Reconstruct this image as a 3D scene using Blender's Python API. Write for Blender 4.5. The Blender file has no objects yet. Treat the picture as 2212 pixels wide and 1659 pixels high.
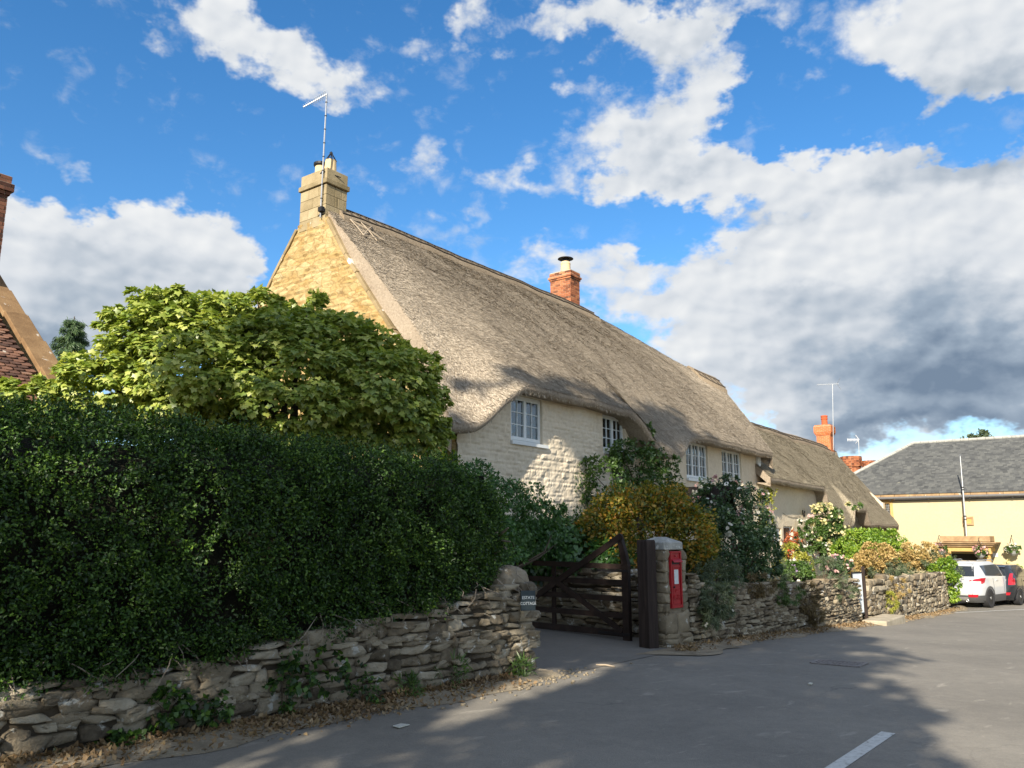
import bpy, bmesh, math, random
import numpy as np
from mathutils import Vector, Matrix

rng = np.random.default_rng(11)
random.seed(5)
R = math.radians
scene = bpy.context.scene
COL = scene.collection

# ------------------------------------------------------------------ camera
PITCH = R(10.55)
FPX = 1750.0                                   # focal length on a 2212 px wide frame
EYE = np.array([0.0, 0.0, 1.6])
cam = bpy.data.cameras.new("camera")
cam.sensor_width = 36.0
cam.lens = FPX / 2212.0 * 36.0
cam.clip_start = 0.05
cam.clip_end = 3000.0
camo = bpy.data.objects.new("camera", cam)
camo.location = EYE
camo.rotation_euler = (R(90) + PITCH, 0, 0)
COL.objects.link(camo)
scene.camera = camo

# ------------------------------------------------------------------ light
SUN_AZ = R(22)                                 # the light travels this far right of +Y
SUN_EL = R(29)
sun = bpy.data.lights.new("sun", 'SUN')
sun.energy = 4.6
sun.angle = R(0.53)
sun.color = (1.0, 0.90, 0.74)
suno = bpy.data.objects.new("sun", sun)
trav = Vector((math.sin(SUN_AZ) * math.cos(SUN_EL), math.cos(SUN_AZ) * math.cos(SUN_EL), -math.sin(SUN_EL)))
suno.rotation_euler = trav.to_track_quat('-Z', 'Y').to_euler()
suno.location = (-20, -40, 40)
COL.objects.link(suno)

scene.view_settings.view_transform = 'Standard'
scene.view_settings.look = 'None'
scene.view_settings.gamma = 1.0
scene.view_settings.exposure = 1.0
scene.cycles.max_bounces = 6
scene.cycles.transparent_max_bounces = 8
scene.cycles.use_adaptive_sampling = True

# ---- pixel helpers (2212 x 1659 reading of the photograph), used to survey the place
cp, sp = math.cos(PITCH), math.sin(PITCH)
def ray(x, y):
    u = (x - 1106.0) / FPX
    v = (829.5 - y) / FPX
    return np.array([u, cp - v * sp, sp + v * cp])
AZ_D = R(37)                                   # the street runs 37 degrees right of the view
ED = np.array([math.sin(AZ_D), math.cos(AZ_D), 0.0])
EN = np.array([math.cos(AZ_D), -math.sin(AZ_D), 0.0])
EZ = np.array([0, 0, 1.0])
def SN(s, n, z):
    s, n, z = np.broadcast_arrays(np.asarray(s, float), np.asarray(n, float), np.asarray(z, float))
    return s[..., None] * ED + n[..., None] * EN + z[..., None] * EZ
def at_n(x, y, n):
    d = ray(x, y); return EYE + d * (n / d.dot(EN))
def at_s(x, y, s):
    d = ray(x, y); return EYE + d * (s / d.dot(ED))
def at_t(x, y, t):
    return EYE + ray(x, y) * t
def sn(p):
    return float(np.dot(p, ED)), float(np.dot(p, EN)), float(p[2])
def g(s):                                      # the street falls away from the camera
    s = np.asarray(s, float)
    a = 1.5 * np.log1p(np.exp(np.clip((s - 10.5) / 1.5, -40, 40)))
    b = 2.0 * np.log1p(np.exp(np.clip((s - 32.0) / 2.0, -40, 40)))
    return -0.050 * a + 0.049 * b
def at_g(x, y, lift=0.0):
    d = ray(x, y); t = 8.0
    for _ in range(60):
        p = EYE + d * t
        zz = float(g(np.dot(p, ED))) + lift
        t = t + (p[2] - zz) / max(0.02, -d[2]) * 0.6
    return EYE + d * t

# ------------------------------------------------------------------ world: sky and clouds
world = bpy.data.worlds.new("World")
scene.world = world
world.use_nodes = True
W = world.node_tree
W.nodes.clear()
def wn(t, **kw):
    n = W.nodes.new(t)
    for k, v in kw.items(): setattr(n, k, v)
    return n
def wl(a, b): W.links.new(a, b)
def wmath(op, a, b=None, c=None, clamp=False):
    n = wn('ShaderNodeMath', operation=op); n.use_clamp = clamp
    for i, v in enumerate((a, b, c)):
        if v is None: continue
        if isinstance(v, (int, float)): n.inputs[i].default_value = v
        else: wl(v, n.inputs[i])
    return n.outputs[0]
out = wn('ShaderNodeOutputWorld'); bg = wn('ShaderNodeBackground')
bg.inputs['Strength'].default_value = 0.14
wl(bg.outputs[0], out.inputs[0])
sky = wn('ShaderNodeTexSky'); sky.sky_type = 'NISHITA'; sky.sun_disc = False
sky.sun_elevation = SUN_EL; sky.sun_rotation = R(180) + SUN_AZ
sky.air_density = 1.0; sky.dust_density = 0.3; sky.ozone_density = 3.0
hsv = wn('ShaderNodeHueSaturation'); hsv.inputs['Saturation'].default_value = 1.27
hsv.inputs['Value'].default_value = 0.72
wl(sky.outputs[0], hsv.inputs['Color'])
tc = wn('ShaderNodeTexCoord')
sep = wn('ShaderNodeSeparateXYZ'); wl(tc.outputs['Generated'], sep.inputs[0])
az = wmath('MULTIPLY', wmath('ARCTAN2', sep.outputs[0], sep.outputs[1]), 57.2958)
el = wmath('MULTIPLY', wmath('ARCSINE', sep.outputs[2]), 57.2958)
comb = wn('ShaderNodeCombineXYZ')
wl(wmath('MULTIPLY', az, 0.10), comb.inputs[0]); wl(wmath('MULTIPLY', el, 0.145), comb.inputs[1])
def wnoise(vec, scale, detail, rough, off=(0, 0, 0), dist=0.0):
    mp = wn('ShaderNodeVectorMath', operation='ADD'); wl(vec, mp.inputs[0]); mp.inputs[1].default_value = off
    n = wn('ShaderNodeTexNoise'); n.inputs['Scale'].default_value = scale
    n.inputs['Detail'].default_value = detail; n.inputs['Roughness'].default_value = rough
    n.inputs['Distortion'].default_value = dist
    wl(mp.outputs[0], n.inputs['Vector'])
    return n.outputs[0]
# warp the bank outlines so that no ellipse shows
wx = wmath('MULTIPLY', wmath('SUBTRACT', wnoise(comb.outputs[0], 1.6, 5, 0.6, (3, 1, 0)), 0.5), 13.0)
wy = wmath('MULTIPLY', wmath('SUBTRACT', wnoise(comb.outputs[0], 1.6, 5, 0.6, (9, 5, 2)), 0.5), 9.0)
azw = wmath('ADD', az, wx); elw = wmath('ADD', el, wy)
def azel(x, y):
    d = ray(x, y); d = d / np.linalg.norm(d)
    return math.degrees(math.atan2(d[0], d[1])), math.degrees(math.asin(d[2]))
def bank_field(banks):
    tot = None
    for (x, y, rx, ry, w) in banks:
        a0, e0 = azel(x, y)
        ra = rx / FPX * 57.3 * 0.92; re = ry / FPX * 57.3 * 0.92
        A = wmath('MULTIPLY', wmath('SUBTRACT', azw, a0), 1.0 / ra)
        E = wmath('MULTIPLY', wmath('SUBTRACT', elw, e0), 1.0 / re)
        r2 = wmath('ADD', wmath('MULTIPLY', A, A), wmath('MULTIPLY', E, E))
        v = wmath('MULTIPLY', wmath('POWER', 2.0, wmath('MULTIPLY', r2, -1.0)), w)
        tot = v if tot is None else wmath('ADD', tot, v)
    return tot
CLOUDS = [(450, 30, 85, 55, .62), (560, 105, 95, 55, .62), (680, 165, 95, 45, .58), (870, 120, 70, 40, .38), (1015, 90, 45, 55, .50),
          (320, 112, 50, 28, .36), (165, 345, 52, 44, .55), (15, 325, 40, 15, .3), (230, 560, 250, 90, .95), (70, 610, 170, 105, .9), (420, 515, 115, 75, .8), (100, 380, 200, 45, -.5),
          (330, 640, 260, 90, .7), (150, 740, 260, 70, .75), (1300, 35, 190, 45, .7), (1560, 20, 170, 40, .62), (1500, 170, 80, 85, .75), (1380, 320, 150, 75, .8),
          (1520, 360, 140, 65, .7), (1650, 385, 90, 45, .5), (1270, 190, 50, 40, .36), (2050, 50, 240, 90, .9), (2160, 150, 130, 80, .85), (1850, 390, 120, 55, .62),
          (2110, 340, 150, 55, .6), (1670, 560, 170, 110, .74), (1900, 550, 230, 125, .80), (2130, 520, 170, 110, .74), (1800, 700, 230, 100, .82), (2060, 770, 230, 130, .98),
          (2120, 900, 170, 45, .6), (1270, 575, 150, 50, .7), (1430, 650, 150, 55, .62), (1600, 760, 150, 65, .62), (1740, 880, 150, 75, .68), (1840, 930, 110, 50, .65),
          (940, 345, 55, 60, .38), (1150, 385, 70, 40, .42), (1050, 440, 60, 35, .36), (790, 375, 60, 25, .32), (1000, 480, 90, 22, .28), (1740, 230, 50, 40, .33),
          (1760, 255, 190, 55, -.75), (1640, 150, 50, 90, -.6), (1480, 470, 220, 40, -.55), (1330, 470, 120, 60, -.4), (1900, 300, 120, 40, -.4), (560, 330, 160, 70, -.5), (640, 560, 70, 150, -.5), (1960, 900, 60, 30, -.5), (2140, 275, 130, 40, -.8), (1560, 540, 60, 50, -.35), (1900, 330, 60, 40, -.3), (1600, 690, 60, 25, -.45), (1380, 610, 45, 25, -.35), (1850, 480, 40, 30, -.3)]
GREY = [(1980, 765, 250, 75, 1.0), (2120, 830, 190, 75, .9), (1740, 660, 100, 40, .4), (2130, 345, 150, 40, .55), (1880, 440, 80, 25, .35), (1640, 455, 100, 22, .3),
        (2120, 190, 150, 60, .6), (330, 660, 300, 70, .45), (120, 760, 240, 50, .95), (200, 540, 220, 30, .2), (1840, 960, 150, 40, .85), (2100, 930, 160, 30, .8), (1450, 330, 90, 30, .3),
        (1400, 80, 200, 35, .35), (2040, 640, 120, 40, .35)]
field = bank_field(CLOUDS)
fbm = wnoise(comb.outputs[0], 2.6, 9, 0.58, (0, 0, 0), 0.2)
def puff(off, detail):
    mp = wn('ShaderNodeVectorMath', operation='ADD'); wl(comb.outputs[0], mp.inputs[0]); mp.inputs[1].default_value = off
    dn_ = wn('ShaderNodeTexNoise'); dn_.inputs['Scale'].default_value = 4.0; dn_.inputs['Detail'].default_value = 4; wl(mp.outputs[0], dn_.inputs['Vector'])
    ad = wn('ShaderNodeVectorMath', operation='MULTIPLY_ADD'); wl(dn_.outputs['Color'], ad.inputs[0]); ad.inputs[1].default_value = (.16, .16, .16); wl(mp.outputs[0], ad.inputs[2])
    v = wn('ShaderNodeTexVoronoi'); v.voronoi_dimensions = '2D'; v.feature = 'SMOOTH_F1'; v.normalize = True; v.inputs['Scale'].default_value = 3.4; v.inputs['Detail'].default_value = detail; v.inputs['Roughness'].default_value = .52; v.inputs['Lacunarity'].default_value = 2.3; v.inputs['Smoothness'].default_value = .35
    wl(ad.outputs[0], v.inputs['Vector'])
    return wmath('SUBTRACT', 1.0, wmath('MULTIPLY', v.outputs['Distance'], 1.25))
nz = wmath('ADD', wmath('MULTIPLY', fbm, 0.64), wmath('MULTIPLY', puff((0, 0, 0), 3.0), 0.36))
dens = wmath('ADD', wmath('MULTIPLY', field, 1.05), wmath('MULTIPLY', wmath('SUBTRACT', nz, 0.5), 1.35))
# the rest of the sky, behind and above the view, is broken cloud as well
aside = wmath('MULTIPLY', wmath('SUBTRACT', wmath('ABSOLUTE', az), 44.0), 1 / 14.0, clamp=True)
above = wmath('MULTIPLY', wmath('SUBTRACT', el, 39.0), 1 / 9.0, clamp=True)
dens = wmath('ADD', dens, wmath('MULTIPLY', wmath('MAXIMUM', aside, above), 0.47))
mr = wn('ShaderNodeMapRange'); mr.interpolation_type = 'SMOOTHSTEP'
wl(dens, mr.inputs[0]); mr.inputs[1].default_value = 0.27; mr.inputs[2].default_value = 0.76
# thin torn wisps in the clear blue
wsp = wnoise(comb.outputs[0], 3.6, 6, 0.56, (2.3, 7.1, 0), 0.25)
wlow = wnoise(comb.outputs[0], 1.1, 3, 0.5, (5.5, 1.7, 0))
mw = wn('ShaderNodeMapRange'); mw.interpolation_type = 'SMOOTHSTEP'
wl(wmath('ADD', wsp, wmath('MULTIPLY', wmath('SUBTRACT', wlow, 0.5), 0.55)), mw.inputs[0]); mw.inputs[1].default_value = 0.55; mw.inputs[2].default_value = 0.86; mw.inputs[4].default_value = 0.5
mask = wmath('MAXIMUM', mr.outputs[0], mw.outputs[0])
# relief: compare the density with the density a little towards the light
nzl = puff((0, 0, 0), 1.0)
nz2 = puff((0.045, -0.065, 0), 1.0)
relief = wmath('MULTIPLY', wmath('SUBTRACT', nzl, nz2), 0.38)
grey = wmath('MULTIPLY', bank_field(GREY), 0.56)
nzs = wnoise(comb.outputs[0], 1.5, 4, 0.5, (4, 4, 4))
lum = wmath('ADD', wmath('SUBTRACT', 0.80, grey), relief)
lum = wmath('ADD', lum, wmath('MULTIPLY', wmath('SUBTRACT', nzs, 0.5), 0.35))
lum = wmath('MAXIMUM', wmath('MINIMUM', lum, 1.0), 0.0)
ramp = wn('ShaderNodeValToRGB'); wl(lum, ramp.inputs[0])
ramp.color_ramp.elements[0].position = 0.0; ramp.color_ramp.elements[0].color = (.19, .26, .36, 1)
ramp.color_ramp.elements[1].position = 1.0; ramp.color_ramp.elements[1].color = (.92, .93, .93, 1)
e = ramp.color_ramp.elements.new(0.35); e.color = (.36, .44, .54, 1)
e = ramp.color_ramp.elements.new(0.7); e.color = (.70, .74, .79, 1)
gain = wn('ShaderNodeVectorMath', operation='SCALE'); wl(ramp.outputs[0], gain.inputs[0]); gain.inputs['Scale'].default_value = 3.6
mix = wn('ShaderNodeMix'); mix.data_type = 'RGBA'
wl(mask, mix.inputs[0]); wl(hsv.outputs[0], mix.inputs[6]); wl(gain.outputs[0], mix.inputs[7])
wl(mix.outputs[2], bg.inputs['Color'])
world.cycles.sampling_method = 'MANUAL'
world.cycles.sample_map_resolution = 512

# ------------------------------------------------------------------ mesh helpers
class MB:
    """collects faces in world coordinates; build() links them as ONE mesh object"""
    def __init__(self):
        self.v = []; self.f = []; self.n = 0
    def add(self, verts, faces):
        verts = np.asarray(verts, float)
        self.v.append(verts); b = self.n
        self.f.extend([tuple(int(i) + b for i in f) for f in faces])
        self.n += len(verts)
        return self
    def box(self, c, ax, ay, az_, hx, hy, hz):
        c = np.asarray(c, float); ax = np.asarray(ax, float); ay = np.asarray(ay, float); az_ = np.asarray(az_, float)
        vs = [c + i * hx * ax + j * hy * ay + k * hz * az_ for k in (-1, 1) for j in (-1, 1) for i in (-1, 1)]
        self.add(vs, [(0, 2, 3, 1), (4, 5, 7, 6), (0, 1, 5, 4), (2, 6, 7, 3), (0, 4, 6, 2), (1, 3, 7, 5)])
        return self
    def sbox(self, s0, s1, n0, n1, z0, z1):
        c = SN((s0 + s1) / 2, (n0 + n1) / 2, (z0 + z1) / 2)
        return self.box(c, ED, EN, EZ, abs(s1 - s0) / 2, abs(n1 - n0) / 2, abs(z1 - z0) / 2)
    def wbox(self, x0, x1, y0, y1, z0, z1):
        return self.box(((x0 + x1) / 2, (y0 + y1) / 2, (z0 + z1) / 2), (1, 0, 0), (0, 1, 0), (0, 0, 1), abs(x1 - x0) / 2, abs(y1 - y0) / 2, abs(z1 - z0) / 2)
    def bar(self, a, b, w, h=None, up=(0, 0, 1)):
        a = np.asarray(a, float); b = np.asarray(b, float); h = w if h is None else h
        d = b - a; L = np.linalg.norm(d); d = d / L
        up = np.asarray(up, float)
        x = np.cross(d, up)
        if np.linalg.norm(x) < 1e-4: x = np.cross(d, np.array([1.0, 0, 0]))
        x /= np.linalg.norm(x); y = np.cross(x, d)
        return self.box((a + b) / 2, d, x, y, L / 2, w / 2, h / 2)
    def tube(self, pts, rad, k=8, cap=True):
        pts = np.asarray(pts, float); m = len(pts)
        rad = np.broadcast_to(np.asarray(rad, float), (m,))
        vs = []; prev = None
        for i in range(m):
            d = pts[min(i + 1, m - 1)] - pts[max(i - 1, 0)]; d /= (np.linalg.norm(d) + 1e-9)
            x = np.cross(d, prev if prev is not None else (np.array([0, 0, 1.0]) if abs(d[2]) < .9 else np.array([1.0, 0, 0])))
            x /= (np.linalg.norm(x) + 1e-9); y = np.cross(d, x); prev = -np.cross(d, x) if False else (np.array([0, 0, 1.0]) if abs(d[2]) < .9 else np.array([1.0, 0, 0]))
            for j in range(k):
                a = 2 * math.pi * j / k
                vs.append(pts[i] + rad[i] * (math.cos(a) * x + math.sin(a) * y))
        fs = [(i * k + j, i * k + (j + 1) % k, (i + 1) * k + (j + 1) % k, (i + 1) * k + j) for i in range(m - 1) for j in range(k)]
        if cap:
            fs.append(tuple(range(k - 1, -1, -1))); fs.append(tuple((m - 1) * k + j for j in range(k)))
        return self.add(vs, fs)
    def lathe(self, c, prof, k=16, ax=EZ):
        """prof: (radius, height) pairs up the axis"""
        c = np.asarray(c, float); ax = np.asarray(ax, float)
        x = np.cross(ax, np.array([0.3, 0.9, 0.1])); x /= np.linalg.norm(x); y = np.cross(ax, x)
        vs = [c + h * ax + r * (math.cos(2 * math.pi * j / k) * x + math.sin(2 * math.pi * j / k) * y) for r, h in prof for j in range(k)]
        m = len(prof)
        fs = [(i * k + j, i * k + (j + 1) % k, (i + 1) * k + (j + 1) % k, (i + 1) * k + j) for i in range(m - 1) for j in range(k)]
        fs.append(tuple(range(k - 1, -1, -1))); fs.append(tuple((m - 1) * k + j for j in range(k)))
        return self.add(vs, fs)
    def grid(self, P, flip=False):
        """P: (a, b, 3) array of points"""
        P = np.asarray(P, float); a, b = P.shape[:2]
        fs = []
        for i in range(a - 1):
            for j in range(b - 1):
                q = (i * b + j, i * b + j + 1, (i + 1) * b + j + 1, (i + 1) * b + j)
                fs.append(q[::-1] if flip else q)
        return self.add(P.reshape(-1, 3), fs)
    def prism(self, poly, vec):
        poly = np.asarray(poly, float); vec = np.asarray(vec, float); k = len(poly)
        vs = np.concatenate([poly, poly + vec])
        fs = [tuple(range(k - 1, -1, -1)), tuple(range(k, 2 * k))] + [(i, (i + 1) % k, (i + 1) % k + k, i + k) for i in range(k)]
        return self.add(vs, fs)
    def build(self, name, mat, parent=None, base=None, smooth=False, label=None, bevel=0.0):
        V = np.concatenate(self.v) if self.v else np.zeros((0, 3))
        b = np.zeros(3)
        if parent is not None and root_of(parent).get('_local'):
            b = np.zeros(3)
        elif parent is not None:
            b = np.array(root_of(parent)['_base'])
        elif base is not None:
            b = np.asarray(base, float)
        me = bpy.data.meshes.new(name)
        me.from_pydata((V - b).tolist(), [], self.f)
        bm = bmesh.new(); bm.from_mesh(me); bmesh.ops.recalc_face_normals(bm, faces=bm.faces); bm.to_mesh(me); bm.free()
        if smooth:
            me.polygons.foreach_set('use_smooth', [True] * len(me.polygons))
        if isinstance(mat, (list, tuple)):
            for m in mat: me.materials.append(m)
        else: me.materials.append(mat)
        o = bpy.data.objects.new(name, me); COL.objects.link(o)
        if parent is not None: o.parent = parent
        else: o.location = b; o['_base'] = list(b)
        if label: o['label'] = label
        if bevel > 0:
            md = o.modifiers.new('bevel', 'BEVEL'); md.width = bevel; md.segments = 2; md.limit_method = 'ANGLE'
        return o
def root_of(o):
    while o.parent: o = o.parent
    return o
def thing(name, label, cat, base, group=None):
    o = bpy.data.objects.new(name, None); COL.objects.link(o)
    o.location = base; o['_base'] = [float(v) for v in base]
    o['label'] = label; o['category'] = cat
    if group: o['group'] = group
    o.empty_display_size = 0.3
    return o
def tag(o, label, cat, group=None):
    o['label'] = label; o['category'] = cat
    if group: o['group'] = group
    return o
def kind(o, k): o['kind'] = k; return o
def arr_mesh(name, V, F, mat, parent=None, base=None, smooth=False):
    """fast path: V (N,3), F (M,k) arrays"""
    b = np.zeros(3)
    if parent is not None: b = np.array(root_of(parent)['_base'])
    elif base is not None: b = np.asarray(base, float)
    me = bpy.data.meshes.new(name)
    V = np.ascontiguousarray(V - b, dtype=np.float32); F = np.ascontiguousarray(F, dtype=np.int32)
    me.vertices.add(len(V)); me.vertices.foreach_set('co', V.ravel())
    k = F.shape[1]
    me.loops.add(F.size); me.loops.foreach_set('vertex_index', F.ravel())
    me.polygons.add(len(F)); me.polygons.foreach_set('loop_start', np.arange(len(F), dtype=np.int32) * k)
    if smooth: me.polygons.foreach_set('use_smooth', np.ones(len(F), dtype=bool))
    me.update(calc_edges=True); me.validate()
    me.materials.append(mat)
    o = bpy.data.objects.new(name, me); COL.objects.link(o)
    if parent is not None: o.parent = parent
    else: o.location = b; o['_base'] = [float(q) for q in b]
    return o

# ------------------------------------------------------------------ materials
def srgb(r, g_, b):
    f = lambda c: (c / 255.0 / 12.92) if c / 255.0 <= 0.04045 else ((c / 255.0 + 0.055) / 1.055) ** 2.4
    return (f(r), f(g_), f(b), 1)
class NT:
    def __init__(self, name):
        self.m = bpy.data.materials.new(name); self.m.use_nodes = True
        self.t = self.m.node_tree; self.t.nodes.clear()
        self.out = self.t.nodes.new('ShaderNodeOutputMaterial')
    def n(self, t, **kw):
        x = self.t.nodes.new(t)
        for k, v in kw.items(): setattr(x, k, v)
        return x
    def l(self, a, b): self.t.links.new(a, b)
    def put(self, sock, v):
        if v is None: return
        if hasattr(v, 'is_output') or hasattr(v, 'links'): self.l(v, sock)
        else: sock.default_value = v
    def math(self, op, a, b=None, clamp=False):
        x = self.n('ShaderNodeMath', operation=op); x.use_clamp = clamp
        self.put(x.inputs[0], a); self.put(x.inputs[1], b)
        return x.outputs[0]
    def coord(self, scale=(1, 1, 1), rotz=0.0, kind_='Object'):
        c = self.n('ShaderNodeTexCoord'); mp = self.n('ShaderNodeMapping')
        mp.inputs['Rotation'].default_value = (0, 0, rotz); mp.inputs['Scale'].default_value = scale
        self.l(c.outputs[kind_], mp.inputs['Vector'])
        if rotz:
            mp2 = self.n('ShaderNodeMapping'); mp2.inputs['Scale'].default_value = scale
            mp.inputs['Scale'].default_value = (1, 1, 1)
            self.l(mp.outputs[0], mp2.inputs['Vector']); return mp2.outputs[0]
        return mp.outputs[0]
    def noise(self, vec, scale, detail=4, rough=0.55, dist=0.0):
        x = self.n('ShaderNodeTexNoise'); x.inputs['Scale'].default_value = scale
        x.inputs['Detail'].default_value = detail; x.inputs['Roughness'].default_value = rough; x.inputs['Distortion'].default_value = dist
        self.l(vec, x.inputs['Vector']); return x.outputs[0]
    def ramp(self, fac, stops):
        x = self.n('ShaderNodeValToRGB'); self.put(x.inputs[0], fac)
        els = x.color_ramp.elements
        els[0].position, els[0].color = stops[0][0], stops[0][1]
        els[1].position, els[1].color = stops[-1][0], stops[-1][1]
        for p, c in stops[1:-1]:
            e_ = els.new(p); e_.color = c
        return x.outputs[0]
    def mix(self, fac, a, b, mode='MIX'):
        x = self.n('ShaderNodeMix'); x.data_type = 'RGBA'; x.blend_type = mode
        self.put(x.inputs[0], fac); self.put(x.inputs[6], a); self.put(x.inputs[7], b)
        return x.outputs[2]
    def bump(self, h, strength=0.5, dist=0.02, nrm=None):
        x = self.n('ShaderNodeBump'); x.inputs['Strength'].default_value = strength; x.inputs['Distance'].default_value = dist
        self.put(x.inputs['Height'], h)
        if nrm is not None: self.l(nrm, x.inputs['Normal'])
        return x.outputs[0]
    def island(self):
        return self.n('ShaderNodeNewGeometry').outputs['Random Per Island']
    def pbr(self, col, rough=0.8, nrm=None, metal=0.0, spec=0.3, coat=0.0):
        p = self.n('ShaderNodeBsdfPrincipled')
        self.put(p.inputs['Base Color'], col); self.put(p.inputs['Roughness'], rough); p.inputs['Metallic'].default_value = metal
        p.inputs['Specular IOR Level'].default_value = spec; p.inputs['Coat Weight'].default_value = coat
        if nrm is not None: self.l(nrm, p.inputs['Normal'])
        self.l(p.outputs[0], self.out.inputs[0])
        return self.m
def sc(c, k): return (c[0] * k, c[1] * k, c[2] * k, 1)

def surf(name, stops, scale=4.0, detail=6, rough=0.85, bump=0.4, bscale=30.0, bdist=0.01, isl=0.0, stretch=(1, 1, 1), rotz=0.0, metal=0.0, spec=0.25, spots=None, coat=0.0):
    """general weathered surface: noise ramp, brightness per loose piece, fine bump, optional lichen spots"""
    t = NT(name); v = t.coord(stretch, rotz)
    a = t.noise(v, scale, detail, 0.62, 0.3)
    if isl > 0:
        a = t.math('ADD', t.math('MULTIPLY', a, 1.0 - isl * 0.6), t.math('MULTIPLY', t.math('SUBTRACT', t.island(), 0.2), isl * 0.75))
    c = t.ramp(a, stops)
    if spots:
        (scol, sscale, thr) = spots
        k = t.noise(v, sscale, 5, 0.6, 0.4)
        m = t.n('ShaderNodeMapRange'); m.inputs[1].default_value = thr; m.inputs[2].default_value = thr + 0.05; t.l(k, m.inputs[0])
        c = t.mix(m.outputs[0], c, scol)
    b = t.noise(v, bscale, 6, 0.65)
    return t.pbr(c, rough, t.bump(b, bump, bdist), metal, spec, coat)

def leaf(name, stops, trans=0.30, gloss=0.06, rough=0.42, hue_scale=0.9):
    t = NT(name); v = t.coord()
    f = t.math('ADD', t.math('MULTIPLY', t.island(), 0.62), t.math('MULTIPLY', t.noise(v, hue_scale, 3, 0.6), 0.55))
    f = t.math('SUBTRACT', f, 0.10)
    c = t.ramp(f, stops)
    d = t.n('ShaderNodeBsdfDiffuse'); t.l(c, d.inputs[0])
    tr = t.n('ShaderNodeBsdfTranslucent')
    tcol = t.mix(1.0, c, (1.0, 1.0, 0.55, 1), 'MULTIPLY'); t.l(tcol, tr.inputs[0])
    gl = t.n('ShaderNodeBsdfGlossy'); gl.inputs['Roughness'].default_value = rough; gl.inputs['Color'].default_value = (1, 1, 1, 1)
    m1 = t.n('ShaderNodeMixShader'); m1.inputs[0].default_value = trans; t.l(d.outputs[0], m1.inputs[1]); t.l(tr.outputs[0], m1.inputs[2])
    m2 = t.n('ShaderNodeMixShader'); m2.inputs[0].default_value = gloss; t.l(m1.outputs[0], m2.inputs[1]); t.l(gl.outputs[0], m2.inputs[2])
    t.l(m2.outputs[0], t.out.inputs[0])
    return t.m
def plain(name, col, rough=0.6, metal=0.0, spec=0.3, coat=0.0, var=0.12, scale=9.0):
    t = NT(name); v = t.coord(); a = t.noise(v, scale, 5, 0.6)
    c = t.ramp(a, [(0.25, sc(col, 1 - var)), (0.75, sc(col, 1 + var))])
    return t.pbr(c, rough, t.bump(t.noise(v, 60, 4), 0.12, 0.004), metal, spec, coat)

M = {}
def c4(r, g_, b): return (r, g_, b, 1)
# stone of the garden walls: grey-buff, each stone its own tone, pale lichen
M['rubble'] = surf('rubble_stone', [(.10, c4(.075, .060, .042)), (.32, c4(.20, .165, .115)), (.55, c4(.31, .265, .19)), (.8, c4(.44, .39, .30)), (.97, c4(.44, .33, .17))], 5.0, 9, .95, 1.0, 16, .04, isl=.75,
                   spots=(c4(.50, .49, .44), 7.0, .60))
M['rubble_far'] = surf('garden_wall_stone', [(.10, c4(.09, .07, .05)), (.34, c4(.23, .185, .125)), (.58, c4(.35, .295, .205)), (.85, c4(.48, .43, .33))], 5.0, 9, .95, 1.0, 16, .04, isl=.7,
                   spots=(c4(.55, .54, .50), 5.0, .62))
M['pillar'] = surf('pillar_stone', [(.15, c4(.12, .10, .07)), (.45, c4(.25, .205, .14)), (.8, c4(.40, .34, .24))], 4.0, 8, .92, .8, 26, .015, isl=.55, spots=(c4(.46, .44, .38), 9.0, .63))
M['joint'] = surf('wall_core', [(.2, c4(.035, .028, .02)), (.8, c4(.09, .072, .05))], 5, 5, .95, .5, 25, .02)
M['capstone'] = surf('capstone', [(.25, c4(.20, .20, .18)), (.55, c4(.36, .36, .33)), (.8, c4(.52, .52, .48))], 5, 7, .9, .6, 30, .01, spots=(c4(.66, .66, .62), 8.0, .58))
M['boulder'] = surf('boulder_stone', [(.25, c4(.16, .13, .09)), (.5, c4(.30, .25, .18)), (.8, c4(.42, .37, .28))], 4, 9, .95, 1.0, 14, .03, spots=(c4(.52, .50, .43), 6.0, .62))
M['wood'] = surf('dark_stained_wood', [(.2, c4(.014, .010, .008)), (.5, c4(.036, .024, .020)), (.8, c4(.085, .062, .05))], 14, 8, .75, .8, 40, .012, stretch=(1, 1, .08))
M['gatewood'] = surf('dark_gate_wood', [(.2, c4(.013, .009, .007)), (.55, c4(.032, .020, .016)), (.85, c4(.06, .04, .03))], 8, 6, .65, .4, 40, .006)
M['red'] = plain('red_post_paint', (.36, .007, .014), .42, 0, .4, .1, .12)
M['white'] = plain('white_paint', (.74, .77, .77), .5, 0, .4, 0, .05)
M['slate'] = surf('slate_sign', [(.3, c4(.035, .05, .058)), (.7, c4(.06, .078, .085))], 8, 5, .6, .2, 40, .003)
M['iron'] = plain('dark_iron', (.025, .025, .028), .5, .6, .5)
M['steel'] = plain('galvanised_steel', (.46, .47, .48), .42, .85, .5)
M['pot'] = plain('buff_clay', (.66, .50, .29), .85, 0, .2, 0, .14)
M['redclay'] = plain('red_clay', (.48, .11, .045), .8, 0, .2, 0, .14)
M['black'] = plain('black_plastic', (.015, .015, .016), .5)
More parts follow.
